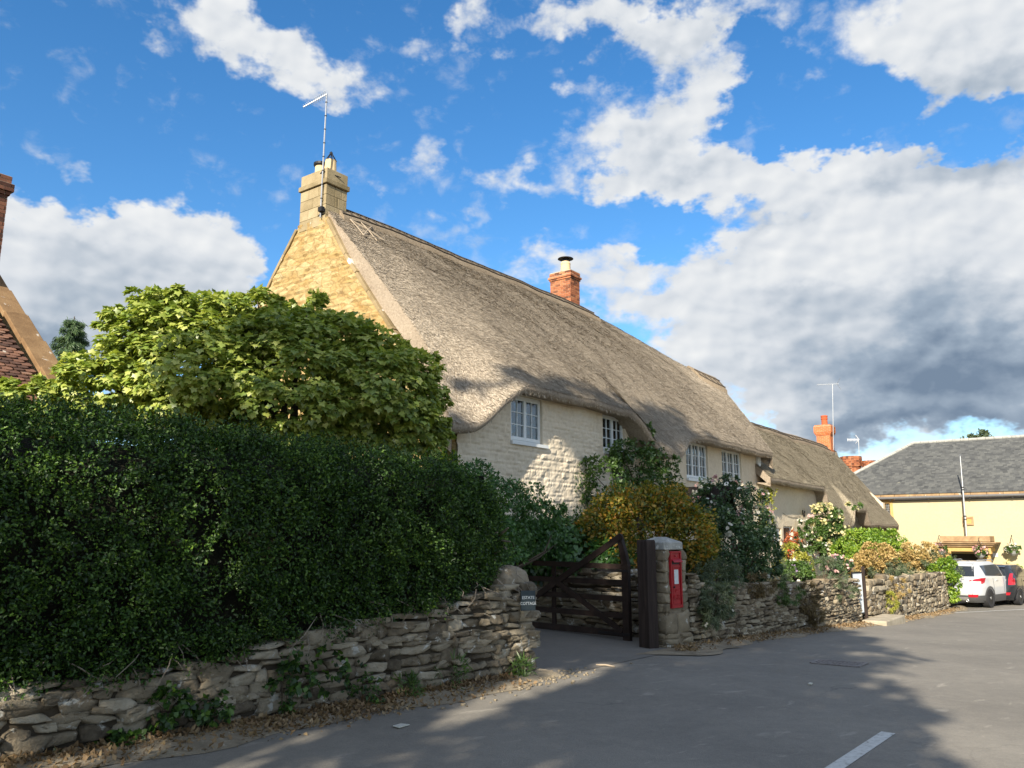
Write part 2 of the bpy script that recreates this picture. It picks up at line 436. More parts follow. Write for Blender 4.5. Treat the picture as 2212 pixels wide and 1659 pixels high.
# thatch: straw run down the slope (uv.y), weathered in patches
def thatch_mat(name, dark, mid, light):
    t = NT(name)
    v = t.coord()
    big = t.noise(v, .8, 5, .6, .3)
    fine = t.noise(v, 20, 8, .72)
    f = t.math('ADD', t.math('MULTIPLY', big, .35), t.math('MULTIPLY', fine, .65))
    c = t.ramp(f, [(.30, dark), (.5, mid), (.70, light)])
    b = t.bump(t.noise(v, 28, 8, .75), .9, .03)
    return t.pbr(c, .95, b, 0, .1)
M['thatch'] = thatch_mat('weathered_thatch', c4(.16, .128, .095), c4(.34, .28, .215), c4(.48, .405, .315))
def straw_mat(name, stops):
    t = NT(name); v = t.coord()
    f = t.math('ADD', t.math('MULTIPLY', t.island(), .75), t.math('MULTIPLY', t.noise(v, .7, 5, .65), .5))
    c = t.ramp(t.math('SUBTRACT', f, .12), stops)
    d = t.n('ShaderNodeBsdfDiffuse'); t.l(c, d.inputs[0]); t.l(d.outputs[0], t.out.inputs[0])
    return t.m
M['straw'] = straw_mat('straw_ends', [(.02, c4(.17, .142, .11)), (.3, c4(.34, .288, .222)), (.62, c4(.48, .41, .322)), (.98, c4(.62, .54, .43))])
M['straw_b'] = straw_mat('straw_ends_grey', [(.02, c4(.17, .145, .105)), (.35, c4(.31, .268, .195)), (.65, c4(.42, .365, .27)), (.98, c4(.54, .475, .355))])
M['ridge'] = thatch_mat('ridge_thatch', c4(.12, .095, .065), c4(.27, .215, .155), c4(.40, .33, .24))
M['hazel'] = plain('hazel_rod', (.34, .28, .21), .8)
M['ligger'] = plain('weathered_ligger', (.09, .075, .06), .9)

def plaster_mat(name, a, b, d, patch=None):
    t = NT(name); v = t.coord()
    big = t.noise(v, .55, 5, .6, .3); fin = t.noise(v, 9, 7, .6)
    f = t.math('ADD', t.math('MULTIPLY', big, .5), t.math('MULTIPLY', fin, .5))
    c = t.ramp(f, [(.3, a), (.52, b), (.72, d)])
    return t.pbr(c, .92, t.bump(t.noise(v, 16, 8, .65), .5, .02), 0, .15)
M['cream_stone'] = plaster_mat('cream_washed_stone', c4(.57, .48, .355), c4(.72, .625, .485), c4(.79, .71, .575))
M['cream_render'] = plaster_mat('cream_render', c4(.57, .475, .345), c4(.69, .59, .445), c4(.76, .67, .53))
M['yellow_render'] = plaster_mat('pale_yellow_render', c4(.475, .405, .25), c4(.51, .44, .28), c4(.535, .47, .31))
def ochre_mat():
    t = NT('ochre_rubble'); v = t.coord()
    st = t.coord((2.6, 2.6, 7.0))
    vo = t.n('ShaderNodeTexVoronoi'); vo.inputs['Scale'].default_value = 1.0; vo.feature = 'F1'
    wob = t.n('ShaderNodeVectorMath', operation='ADD'); t.l(st, wob.inputs[0])
    nn = t.n('ShaderNodeTexNoise'); nn.inputs['Scale'].default_value = 3; t.l(v, nn.inputs['Vector'])
    t.l(nn.outputs['Color'], wob.inputs[1]); t.l(wob.outputs[0], vo.inputs['Vector'])
    cellsep = t.n('ShaderNodeSeparateColor'); t.l(vo.outputs['Color'], cellsep.inputs[0])
    big = t.noise(v, .7, 6, .65, .5)
    f = t.math('ADD', t.math('ADD', t.math('MULTIPLY', cellsep.outputs[0], .22), t.math('MULTIPLY', big, .42)), t.math('MULTIPLY', t.noise(v, 7, 8, .7), .42))
    vo2 = t.n('ShaderNodeTexVoronoi'); vo2.feature = 'DISTANCE_TO_EDGE'; vo2.inputs['Scale'].default_value = 1.0; t.l(wob.outputs[0], vo2.inputs['Vector'])
    c = t.ramp(f, [(.2, c4(.25, .14, .05)), (.42, c4(.36, .25, .105)), (.6, c4(.43, .335, .17)), (.8, c4(.46, .39, .25)), (.95, c4(.52, .48, .37))])
    c = t.mix(t.math('MULTIPLY', t.ramp(t.noise(v, 1.1, 5, .6, .6), [(.55, c4(0, 0, 0)), (.72, c4(1, 1, 1))]), .75), c, c4(.33, .16, .045))
    c = t.mix(t.ramp(vo2.outputs['Distance'], [(.0, c4(.75, .75, .75)), (.09, c4(0, 0, 0))]), c, c4(.24, .155, .07))
    b = t.bump(vo.outputs['Distance'], -.8, .08, t.bump(t.noise(v, 18, 8, .7), .7, .02))
    return t.pbr(c, .93, b, 0, .1)
M['ochre'] = ochre_mat()
M['ashlar'] = surf('lichened_ashlar', [(.2, c4(.17, .135, .07)), (.45, c4(.30, .24, .14)), (.75, c4(.42, .35, .22))], 3, 8, .92, .6, 24, .012, isl=.35, spots=(c4(.60, .57, .46), 4.5, .66))
M['coping'] = surf('lichened_coping', [(.2, c4(.16, .12, .06)), (.5, c4(.30, .23, .13)), (.8, c4(.40, .32, .19))], 3, 8, .92, .6, 24, .012, isl=.3, spots=(c4(.68, .66, .60), 2.6, .60))
M['brick'] = surf('old_red_brick', [(.15, c4(.12, .05, .03)), (.4, c4(.30, .105, .05)), (.65, c4(.42, .16, .075)), (.9, c4(.50, .27, .14))], 5, 6, .9, .6, 40, .006, isl=.85, spots=(c4(.55, .48, .36), 10, .69))
M['brick_dark'] = surf('dark_red_brick', [(.15, c4(.06, .03, .025)), (.5, c4(.17, .075, .05)), (.9, c4(.28, .13, .08))], 5, 6, .9, .6, 40, .006, isl=.85, spots=(c4(.40, .36, .28), 10, .70))
M['brick_new'] = surf('new_orange_brick', [(.15, c4(.40, .12, .045)), (.5, c4(.52, .165, .06)), (.9, c4(.58, .21, .085))], 5, 5, .85, .4, 40, .005, isl=.5)
M['mortar'] = surf('lime_mortar', [(.25, c4(.36, .30, .22)), (.75, c4(.52, .45, .34))], 6, 5, .95, .5, 40, .006)
M['lead'] = plain('lead_flashing', (.30, .31, .32), .6, .3)
M['timber'] = surf('dark_timber', [(.2, c4(.018, .013, .010)), (.8, c4(.05, .036, .028))], 6, 5, .75, .4, 30, .006)
M['dark_backing'] = plain('unlit_room_paint', (.03, .03, .032), .9)  # near-black colour stands in for the unlit interior
M['curtain'] = plain('grey_curtain', (.34, .35, .36), .9)
def glass_mat():
    t = NT('window_glass')
    fr = t.n('ShaderNodeFresnel'); fr.inputs['IOR'].default_value = 1.45
    tr = t.n('ShaderNodeBsdfTransparent'); tr.inputs[0].default_value = (.80, .84, .83, 1)
    gl = t.n('ShaderNodeBsdfGlossy'); gl.inputs['Roughness'].default_value = .03; gl.inputs['Color'].default_value = (.9, .95, 1, 1)
    v = t.coord(); t.l(t.bump(t.noise(v, 5, 3), .25, .02), gl.inputs['Normal'])
    m = t.n('ShaderNodeMixShader')
    t.l(t.math('ADD', t.math('MULTIPLY', fr.outputs[0], 1.0), .10), m.inputs[0])
    t.l(tr.outputs[0], m.inputs[1]); t.l(gl.outputs[0], m.inputs[2]); t.l(m.outputs[0], t.out.inputs[0])
    return t.m
M['glass'] = glass_mat()

# ---------------------------------------------------------------- walls
def smooth_noise(x, y, scale, seed, octaves=3):
    """cheap value noise on arrays"""
    r = np.random.default_rng(seed); tot = 0; amp = 1; s = scale
    for _ in range(octaves):
        tab = r.random((64, 64))
        xi = x * s; yi = y * s
        x0 = np.floor(xi).astype(int); y0 = np.floor(yi).astype(int)
        fx = xi - x0; fy = yi - y0; fx = fx * fx * (3 - 2 * fx); fy = fy * fy * (3 - 2 * fy)
        a = tab[x0 % 64, y0 % 64]; b = tab[(x0 + 1) % 64, y0 % 64]; c = tab[x0 % 64, (y0 + 1) % 64]; d = tab[(x0 + 1) % 64, (y0 + 1) % 64]
        tot = tot + amp * ((a * (1 - fx) + b * fx) * (1 - fy) + (c * (1 - fx) + d * fx) * fy - .5)
        amp *= .5; s *= 2.1
    return tot
def rubble_relief(a, z, course=.125, seed=3):
    """courses of flat stones washed over: rounded faces, soft joints, ragged beds"""
    r = np.random.default_rng(seed)
    z2 = z + .085 * smooth_noise(a, z, 1.3, seed + 1, 3)
    row = np.floor(z2 / course).astype(int); fz = z2 / course - row
    offs = r.random(400); wid = .20 + .28 * r.random(400)
    rr = row % 400
    k = a / wid[rr] + offs[rr] * 7
    k = k + .75 * smooth_noise(a, z, 2.6, seed + 2, 3)
    col = np.floor(k).astype(int); fk = k - col
    h = r.random((400, 997))[rr, col % 997]
    edge = np.minimum(1, 3.2 * np.minimum(fz, 1 - fz)) ** .7 * (.35 + .65 * np.minimum(1, 5 * np.minimum(fk, 1 - fk)))
    return edge * (.25 + .75 * h) + .8 * smooth_noise(a, z, 6, seed + 5, 4)
def wall_sheet(mb, s0, s1, z0, z1, n, holes, relief, step=.06, ztop=None, reveal=.14, seed=3):
    """front face in the plane n, openings with reveals. holes: (s0,s1,z0,z1)"""
    ss = set(np.round(np.arange(s0, s1, step), 4).tolist() + [s1]); zs = set(np.round(np.arange(z0, z1, step), 4).tolist() + [z1])
    for h in holes: ss |= {h[0], h[1]}; zs |= {h[2], h[3]}
    def thin(vals, keep):
        out_ = []
        for v in sorted(vals):
            if out_ and v - out_[-1] < .025:
                if v in keep and out_[-1] not in keep: out_[-1] = v
                elif v in keep: out_.append(v)
            else: out_.append(v)
        return np.array(out_)
    S = thin(ss, {q for h in holes for q in h[:2]} | {s1}); Z = thin(zs, {q for h in holes for q in h[2:]} | {z1})
    A, B = np.meshgrid(S, Z, indexing='ij')
    d = relief * rubble_relief(A, B, seed=seed) if relief else .012 * smooth_noise(A, B, 1.2, seed, 3)
    for h in holes:                            # settle the relief at the openings
        m = (A >= h[0] - .01) & (A <= h[1] + .01) & (B >= h[2] - .01) & (B <= h[3] + .01); d = np.where(m, .0, d)
    BB = B.copy()
    if ztop is not None:
        zt = ztop(A); BB = np.minimum(B, zt)
    P = SN(A, n + d, BB)
    b = len(Z)
    fs = []
    for i in range(len(S) - 1):
        for j in range(b - 1):
            cs, cz = (S[i] + S[i + 1]) / 2, (Z[j] + Z[j + 1]) / 2
            if any(h[0] < cs < h[1] and h[2] < cz < h[3] for h in holes): continue
            fs.append((i * b + j, (i + 1) * b + j, (i + 1) * b + j + 1, i * b + j + 1))
    mb.add(P.reshape(-1, 3), fs)
    for h in holes:
        for (a, bq) in (((h[0], h[2]), (h[0], h[3])), ((h[0], h[3]), (h[1], h[3])), ((h[1], h[3]), (h[1], h[2])), ((h[1], h[2]), (h[0], h[2]))):
            mb.add([SN(a[0], n, a[1]), SN(bq[0], n, bq[1]), SN(bq[0], n - reveal, bq[1]), SN(a[0], n - reveal, a[1])], [(0, 1, 2, 3)])

def window(parent, h, n, lights=2, cols=2, rows=3, mat='white', sill=True, curtain=True, deep=.10, back=True, sill_ext=.09):
    """casement window set 'deep' behind the wall face in the opening h"""
    s0, s1, z0, z1 = h; nf = n - deep
    f = MB(); w = .05
    f.sbox(s0, s0 + w, nf - .04, nf + .03, z0, z1); f.sbox(s1 - w, s1, nf - .04, nf + .03, z0, z1)
    f.sbox(s0 + w, s1 - w, nf - .04, nf + .03, z1 - w * 1.2, z1); f.sbox(s0 + w, s1 - w, nf - .04, nf + .03, z0, z0 + w)
    lw = (s1 - s0 - 2 * w) / lights
    for i in range(lights):
        a, b = s0 + w + i * lw, s0 + w + (i + 1) * lw
        st = .045
        zb, zt = z0 + w, z1 - w * 1.2
        f.sbox(a + .003, a + st, nf - .02, nf + .045, zb, zt); f.sbox(b - st, b - .003, nf - .02, nf + .045, zb, zt)
        f.sbox(a + st, b - st, nf - .02, nf + .045, zt - st, zt - .003); f.sbox(a + st, b - st, nf - .02, nf + .045, zb + .003, zb + .075)
        for c in range(1, cols):
            x = a + st + (b - a - 2 * st) * c / cols; f.sbox(x - .009, x + .009, nf - .01, nf + .03, zb + .075, zt - st)
        for r_ in range(1, rows):
            zz = zb + .075 + (zt - st - zb - .075) * r_ / rows; f.sbox(a + st, b - st, nf - .01, nf + .028, zz - .009, zz + .009)
    fo = f.build('window', M[mat], parent)
    p = MB(); p.sbox(s0 + w, s1 - w, nf + .003, nf + .007, z0 + w, z1 - w * 1.2); p.build('pane', M['glass'], fo)
    if sill:
        q = MB(); q.sbox(s0 - .02, s1 + sill_ext, n - deep + .035, n + .07, z0 - .07, z0 + .005); q.build('sill', M[mat], fo)
    if curtain:
        c = MB()
        for (a, b) in ((s0 + .03, s0 + .03 + (s1 - s0) * .36), (s1 - .03 - (s1 - s0) * .36, s1 - .03)):
            xs = np.linspace(a, b, 25); zz = np.array([z0 + .03, z1 - .10])
            A, B = np.meshgrid(xs, zz, indexing='ij')
            c.grid(SN(A, nf - .12 + .025 * np.sin(A * 75), B))
        c.build('curtain', M['curtain'], fo)
    if back:
        r_ = MB(); r_.sbox(s0 - .25, s1 + .25, nf - .7, nf - .62, z0 - .25, z1 + .15)
        r_.build('dark_backing', M['dark_backing'], fo)  # flat dark panel behind the pane, painted for the unlit interior
    return fo

def bricks(mb, mbm, s0, s1, n0, n1, z0, z1, bl=.215, bh=.065, j=.011, proud=.004):
    """four faces of a brick shaft: brick boxes on a mortar core"""
    mbm.sbox(s0 + .006, s1 - .006, n0 + .006, n1 - .006, z0, z1)
    z = z0; k = 0
    while z < z1 - .02:
        zt = min(z + bh, z1)
        for (a, b, ax) in ((s0, s1, 0), (n0, n1, 1)):
            x = a - (bl / 2 if (k + ax) % 2 else 0)
            while x < b - .02:
                xa, xb = max(x, a), min(x + bl, b)
                if xb - xa > .03:
                    for side in (0, 1):
                        e = rng.uniform(-.002, .003) + proud
                        if ax == 0:
                            nn = n1 if side else n0; sg = 1 if side else -1
                            mb.sbox(xa, xb, min(nn + sg * e, nn - sg * .05), max(nn + sg * e, nn - sg * .05), z, zt)
                        else:
                            nn = s1 if side else s0; sg = 1 if side else -1
                            mb.sbox(min(nn + sg * e, nn - sg * .05), max(nn + sg * e, nn - sg * .05), xa + .0011, xb - .0011, z + .0007, zt - .0007)
                x += bl + j
        z += bh + j; k += 1

# ---------------------------------------------------------------- thatch roofs
def gauss_smooth(y, sig):
    if sig <= 0: return y
    k = int(sig * 3) + 1; x = np.arange(-k, k + 1); w = np.exp(-.5 * (x / sig) ** 2); w /= w.sum()
    return np.convolve(np.pad(y, k, mode='edge'), w, mode='valid')
class Thatch:
    """roof surface over s: ridge curve, base eave, real eave (drooping between the windows)"""
    def __init__(self, s0, s1, ridge, eave, wall_n, smooth=3.0, step=.1, left_warp=0.0, power=2.2, drop_from=None, right_warp=0.0):
        self.S = np.arange(s0, s1 + 1e-6, step); self.s0, self.s1 = s0, s1
        r = np.array(ridge); e = np.array(eave)
        self.nr = gauss_smooth(np.interp(self.S, r[:, 0], r[:, 1]), 4); self.zr = gauss_smooth(np.interp(self.S, r[:, 0], r[:, 2]), 4)
        self.zr = self.zr + .035 * smooth_noise(self.S, self.S * 0, .5, 8, 3)
        self.ne = gauss_smooth(np.interp(self.S, e[:, 0], e[:, 1]), smooth); self.ze = gauss_smooth(np.interp(self.S, e[:, 0], e[:, 2]), smooth)
        self.ne_s = gauss_smooth(self.ne, 14); self.ze_s = gauss_smooth(self.ze, 14)
        hi = np.interp(self.S, e[:, 0], e[:, 2])
        w = 40
        mx = np.array([hi[max(0, i - w):i + w + 1].max() for i in range(len(hi))])
        self.zb = gauss_smooth(mx, 10) + .20
        self.pleft = power if left_warp == 0 else 1.0
        self.wall_n = wall_n; self.lw = left_warp; self.rw = right_warp; self.power = power
    def surf(self, i, q):
        """i: index array into S (float ok), q in 0..1"""
        idx = np.arange(len(self.S))
        s = np.interp(i, idx, self.S)
        nr = np.interp(i, idx, self.nr); zr = np.interp(i, idx, self.zr); zb = np.interp(i, idx, self.zb)
        w_ = np.clip((q - .58) / .40, 0, 1); w_ = w_ * w_ * (3 - 2 * w_)
        ne = np.interp(i, idx, self.ne) * w_ + np.interp(i, idx, self.ne_s) * (1 - w_); ze = np.interp(i, idx, self.ze) * w_ + np.interp(i, idx, self.ze_s) * (1 - w_) + .20
        n = nr + (ne - nr) * q
        pw = self.power - (self.power - self.pleft) * np.clip(1 - (s - self.s0) / 3.2, 0, 1) ** .8
        z = zr + (zb - zr) * q - (zb - ze) * q ** pw
        z = z - .06 * np.exp(-((q) / .025) ** 2) + .10 * np.sin(np.pi * np.clip(q, 0, 1))     # rolled ridge, slight belly
        bumpy = .055 * smooth_noise(s, q * 8, .9, 21, 4)
        z = z + bumpy * np.clip(q * 12, 0, 1)
        k = np.clip(1 - (s - self.s0) / 1.4, 0, 1); qq = np.clip((q - .72) / .28, 0, 1); qq = qq * qq * (3 - 2 * qq)
        k2 = np.clip(1 - (self.s1 - s) / 1.4, 0, 1)
        s = s - k * self.lw * qq + k2 * self.rw * qq
        return s, n, z
    def build(self, name, parent, mat, straw, nq=44, fibres=60000, flen=(.07, .18), fw=.0105, back=True, seed=1, thick=.34):
        nS = len(self.S); Q = np.linspace(0, 1, nq)
        I, QQ = np.meshgrid(np.arange(nS), Q, indexing='ij')
        s, n, z = self.surf(I.ravel().astype(float), QQ.ravel())
        P = SN(s, n, z).reshape(nS, nq, 3)
        # the cut eave: rolled lip and soffit back to the wall
        jag = .03 * smooth_noise(self.S, self.S * 0, 3.0, 5, 3)
        se = s.reshape(nS, nq)[:, -1]; ne = n.reshape(nS, nq)[:, -1]; ze = z.reshape(nS, nq)[:, -1]
        lip = [SN(se, ne + .035, ze - .07), SN(se, ne + .01, ze - .15 + jag), SN(se, ne - .06, ze - .20 + jag), SN(se, np.minimum(self.wall_n - .15, ne - .1), ze - .15)]
        P = np.concatenate([P] + [q[:, None, :] for q in lip], axis=1)
        mb = MB(); mb.grid(P)
        # verge faces at both ends: thatch thickness
        for e in (0, nS - 1):
            top = P[e]; inner = top.copy(); inner[:, 2] -= thick; inner -= 0
            inner[nq:, 2] = top[nq:, 2]; inner[nq:] = top[nq:] - EN * .0
            cl = np.stack([top[:nq], inner[:nq]], axis=1); mb.grid(cl)
            mb.add([top[nq - 1], top[nq], top[nq + 1], top[nq + 2], top[nq + 3], inner[nq - 1]], [(0, 1, 2, 3, 4, 5)])
        if back:
            nb = 10; qb = np.linspace(0, 1, nb)
            Pb = SN(self.S[:, None] + 0 * qb, self.nr[:, None] - .02 - qb * (self.nr - self.nr + 5.0)[:, None], (self.zr - .16)[:, None] - qb * 5.4 + .25 * np.sin(np.pi * qb))
            Pb = np.concatenate([P[:, :1], Pb[:, 0:]], axis=1)
            mb.grid(Pb, flip=True)
        o = mb.build(name, mat, parent, smooth=True)
        # straw ends
        r = np.random.default_rng(seed)
        i = r.random(fibres) * (nS - 1); q = r.random(fibres) ** .92
        q = np.clip(q, .004, .999)
        d = 1e-2
        p0 = SN(*self.surf(i, q)); p1 = SN(*self.surf(i, np.minimum(q + d, 1.0) if False else q + d)); ps = SN(*self.surf(np.clip(i + .5, 0, nS - 1), q)); pm = SN(*self.surf(np.clip(i - .5, 0, nS - 1), q))
        tdn = p1 - p0; tdn /= np.linalg.norm(tdn, axis=1)[:, None]
        ts = ps - pm; ts /= np.linalg.norm(ts, axis=1)[:, None] + 1e-9
        nor = np.cross(ts, tdn); nor /= np.linalg.norm(nor, axis=1)[:, None] + 1e-9
        flip = nor[:, 2] < 0; nor[flip] *= -1
        L = r.uniform(flen[0], flen[1], fibres)[:, None]; wv = (fw * r.uniform(.6, 1.5, fibres))[:, None]
        lean = r.normal(0, .40, fibres)[:, None]
        dirv = tdn + ts * lean; dirv /= np.linalg.norm(dirv, axis=1)[:, None]
        wid = np.cross(dirv, nor)
        # some ragged straw at the cut eave
        lift = r.uniform(.004, .04, fibres)[:, None]
        a = p0 + nor * .002 - dirv * L * .5; b = p0 + nor * lift + dirv * L * .5
        V = np.stack([a - wid * wv, a + wid * wv, b + wid * wv * .5, b - wid * wv * .5], axis=1).reshape(-1, 3)
        F = np.arange(fibres * 4).reshape(-1, 4)
        # hanging fringe along the lip
        m = int((self.s1 - self.s0) * 150); i2 = r.random(m) * (nS - 1)
        s2, n2, z2 = self.surf(i2, np.ones(m))
        hgt = r.uniform(0, 1, m)
        base = SN(s2, n2 + .03 - .05 * (1 - hgt), z2 - .18 * (1 - hgt)); tip = base + EN * r.uniform(-.02, .03, m)[:, None] - EZ * r.uniform(.03, .085, m)[:, None] + ED * r.normal(0, .015, m)[:, None]
        V2 = np.stack([base - ED * .008, base + ED * .008, tip + ED * .004, tip - ED * .004], axis=1).reshape(-1, 3)
        F2 = np.arange(m * 4).reshape(-1, 4) + len(V)
        so = arr_mesh('straw', np.concatenate([V, V2]), np.concatenate([F, F2]), straw, o)
        return o
    def ridge_cap(self, parent, mat, s0, s1, down=.85, lift=.085, n=90):
        """block cut ridge: a thicker saddle of straw with two hazel liggers"""
        idx = np.interp(np.linspace(s0, s1, n), self.S, np.arange(len(self.S)))
        drop = np.linspace(0, 1, 9); L = self.ne - self.nr
        out_ = []
        for k in range(n):
            i = idx[k]; Lk = np.interp(i, np.arange(len(self.S)), L)
            q = drop * down / (abs(Lk) * 1.41); s, nn, z = self.surf(np.full(9, i), q)
            thick_ = np.where(drop < .98, lift, -.01)
            out_.append(SN(s, nn + thick_ * .7, z + thick_))
        P = np.array(out_)
        pk = P[:, :1] - EN * .25 + EZ * -.10; pk2 = P[:, :1] - EN * .8 - EZ * .75
        mb = MB(); mb.grid(np.concatenate([pk2, pk, P], axis=1))
        for e in (0, n - 1):
            row = np.concatenate([pk2[e], pk[e], P[e]]); low = row - EZ * .3
            mb.grid(np.stack([row, low], axis=1))
        o = mb.build('ridge_cap', mat, parent, smooth=True)
        lg = MB()
        for fr in (.42, .80):
            j = int(fr * 8)
            lg.tube(P[:, j] + EN * .012 + EZ * .016, .02, 5)
        for k in range(0, n - 3, 3):               # cross rods between the liggers
            lg.tube([P[k, 3] + EZ * .014 + EN * .01, P[k + 2, 6] + EZ * .014 + EN * .01], .011, 4); lg.tube([P[k + 2, 3] + EZ * .014 + EN * .01, P[k, 6] + EZ * .014 + EN * .01], .011, 4)
        lg.build('hazel_rods', M['ligger'], o)
        return o
# =================================================================== setting: ground, road
def sheet(name, mat, sgrid, ngrid, lift):
    A, B = np.meshgrid(sgrid, ngrid, indexing='ij')
    mb = MB(); mb.grid(SN(A, B, g(A) + lift(A, B) if callable(lift) else g(A) + lift)); return mb.build(name, mat, base=(0, 0, 0), smooth=True)
def asphalt(name, cols, worn):
    t = NT(name); v = t.coord()
    f = t.math('ADD', t.math('ADD', t.math('MULTIPLY', t.noise(v, .45, 6, .62, .4), .45), t.math('MULTIPLY', t.noise(v, 42, 5, .85), .42)), t.math('MULTIPLY', t.noise(v, 6, 7, .75), .30))
    f = t.math("SUBTRACT", f, .18)
    c = t.ramp(f, [(.30, cols[0]), (.5, cols[1]), (.72, cols[2])])
    sc_ = t.noise(t.coord((1, 3.0, 1), -AZ_D), 1.6, 6, .6, .6)
    k = t.ramp(sc_, [(.62, c4(0, 0, 0)), (.74, c4(1, 1, 1))])
    c = t.mix(t.math('MULTIPLY', k, worn), c, sc(cols[2], 1.35))
    g2 = t.n('ShaderNodeTexVoronoi'); g2.inputs['Scale'].default_value = 85; t.l(v, g2.inputs['Vector'])
    chip = t.ramp(g2.outputs['Distance'], [(.08, c4(1, 1, 1)), (.22, c4(0, 0, 0))])
    c = t.mix(t.math('MULTIPLY', chip, .38), c, sc(cols[2], 1.5))
    crk = t.n('ShaderNodeTexVoronoi'); crk.feature = 'DISTANCE_TO_EDGE'; crk.inputs['Scale'].default_value = .55; wv_ = t.n('ShaderNodeVectorMath', operation='ADD'); nz_ = t.n('ShaderNodeTexNoise'); nz_.inputs['Scale'].default_value = 1.4; nz_.inputs['Detail'].default_value = 7; t.l(v, nz_.inputs['Vector']); t.l(v, wv_.inputs[0]); t.l(nz_.outputs['Color'], wv_.inputs[1]); t.l(wv_.outputs[0], crk.inputs['Vector'])
    c = t.mix(t.math('MULTIPLY', t.ramp(crk.outputs['Distance'], [(.0, c4(1, 1, 1)), (.012, c4(0, 0, 0))]), t.ramp(t.noise(v, .35, 3), [(.56, c4(0, 0, 0)), (.66, c4(.5, .5, .5))])), c, c4(.06, .057, .052))
    return t.pbr(c, .88, t.bump(g2.outputs['Distance'], .5, .006, t.bump(t.noise(v, 3, 4), .2, .02)), 0, .25)
M['asphalt'] = asphalt('worn_asphalt', (c4(.165, .153, .134), c4(.240, .222, .190), c4(.325, .30, .255)), .6)
M['drive'] = asphalt('drive_asphalt', (c4(.14, .13, .115), c4(.19, .177, .157), c4(.25, .232, .205)), .35)
M['earth'] = surf('garden_earth', [(.25, c4(.05, .04, .025)), (.55, c4(.10, .085, .05)), (.8, c4(.16, .14, .08))], 3, 7, .95, .8, 16, .03)
M['verge'] = surf('gritty_verge', [(.25, c4(.16, .13, .09)), (.5, c4(.27, .225, .16)), (.8, c4(.38, .33, .24))], 4, 8, .95, .8, 40, .02, spots=(c4(.45, .40, .32), 25, .62))
M['paint'] = surf('road_paint', [(.30, c4(.24, .23, .21)), (.44, c4(.52, .52, .49)), (.8, c4(.66, .66, .63))], 22, 8, .8, .4, 60, .004)

ss = np.concatenate([np.arange(-30, 60, 1.0), np.array([70, 90, 130, 250, 600])])
kind(sheet('ground', M['earth'], np.concatenate([[-500, -120, -60], ss]), np.array([-500, -150, -60, -30, -20, -12, -8, 0, 12, 20, 60, 150, 500]), -.03), 'structure')
kind(sheet('road', M['asphalt'], np.arange(-24, 62, .5), np.array([-5.95, -5.2, -4, -2, 0, 2, 4, 6, 9]), 0.0), 'structure')
# the drive runs in between the hedge and the bank wall
A, B = np.meshgrid(np.arange(7.7, 12.7, .3), np.arange(-15, -5.3, .5), indexing='ij')
mb = MB(); mb.grid(SN(A, B, g(A) + .006 + .03 * np.clip(-5.6 - B, 0, 9))); kind(mb.build('driveway', M['drive'], base=(0, 0, 0), smooth=True), 'structure')
# gritty strips at the foot of the walls
def strip(name, mat, pts_in, pts_out, lift, hump=.05):
    mb = MB(); P = []
    for (a, b) in zip(pts_in, pts_out):
        row = []
        for k in np.linspace(0, 1, 6):
            s_, n_ = a[0] + (b[0] - a[0]) * k, a[1] + (b[1] - a[1]) * k
            row.append(SN(s_, n_, float(g(s_)) + lift + (hump if k < .5 else hump * (1 - (k - .5) * 2))))
        P.append(row)
    mb.grid(np.array(P)); return mb.build(name, mat, base=(0, 0, 0), smooth=True)
sl = np.arange(-4, 8.3, .25)
wl_n = lambda s: np.interp(s, [-6, 2.5, 4.5, 8.15], [-7.0, -6.52, -6.18, -5.80])
edge = lambda s, a: a + .10 * np.sin(s * 2.1) + .06 * np.sin(s * 5.3)
kind(strip('verge', M['verge'], [(s, float(wl_n(s)) - .1) for s in sl], [(s, float(wl_n(s)) + .46 + edge(s, 0)) for s in sl], .004), 'structure')
sr = np.arange(11.7, 37, .3)
wr_n = lambda s: np.interp(s, [10, 12, 20, 33.5], [-5.60, -5.62, -5.55, -5.5])
kind(strip('verge', M['verge'], [(s, float(wr_n(s)) - .1) for s in sr], [(s, float(wr_n(s)) + .38 + edge(s, 0)) for s in sr], .004), 'structure')
sv = np.arange(10.2, 12.6, .2)
kind(strip('verge', M['verge'], [(s, -6.3) for s in sv], [(s, -5.0 + .12 * math.sin(s * 4) - 1.2 * max(0, (11.0 - s))) for s in sv], .012, 0.0), 'structure')
# painted markings
def ground_poly(name, pts, lift, mat):
    P = [at_g(x, y, lift) for x, y in pts]; mb = MB(); mb.add(P, [tuple(range(len(P)))]); return kind(mb.build(name, mat, base=(0, 0, 0)), 'structure')
a = at_g(1919, 1583); dvec = (ED * .985 - EN * .10); dvec /= np.linalg.norm(dvec)
near = at_g(1806, 1658); dv = (a - near); dv /= np.linalg.norm(dv); dn = np.cross(dv, EZ)
mb = MB(); ln = near - dv * 2.2
mb.add([ln - dn * .055 + EZ * .004, ln + dn * .055 + EZ * .004, a + dn * .055 + EZ * .004, a - dn * .055 + EZ * .004], [(0, 1, 2, 3)])
kind(mb.build('road_marking', M['paint'], base=(0, 0, 0)), 'structure')
for k in (1, 2, 3, 4):
    q0 = a + ED * (5.2 * k) + EN * .8; q1 = q0 + ED * 1.9
    if k < 3: continue
p0 = at_g(2062, 1324); p1 = at_g(2215, 1316.5)
mb = MB(); dv2 = (p1 - p0) / np.linalg.norm(p1 - p0); dn2 = np.cross(dv2, EZ)
mb.add([p0 - dn2 * .05 + EZ * .005, p0 + dn2 * .05 + EZ * .005, p1 + dn2 * .05 + EZ * .005, p1 - dn2 * .05 + EZ * .005], [(0, 1, 2, 3)])
kind(mb.build('road_marking', M['paint'], base=(0, 0, 0)), 'structure')

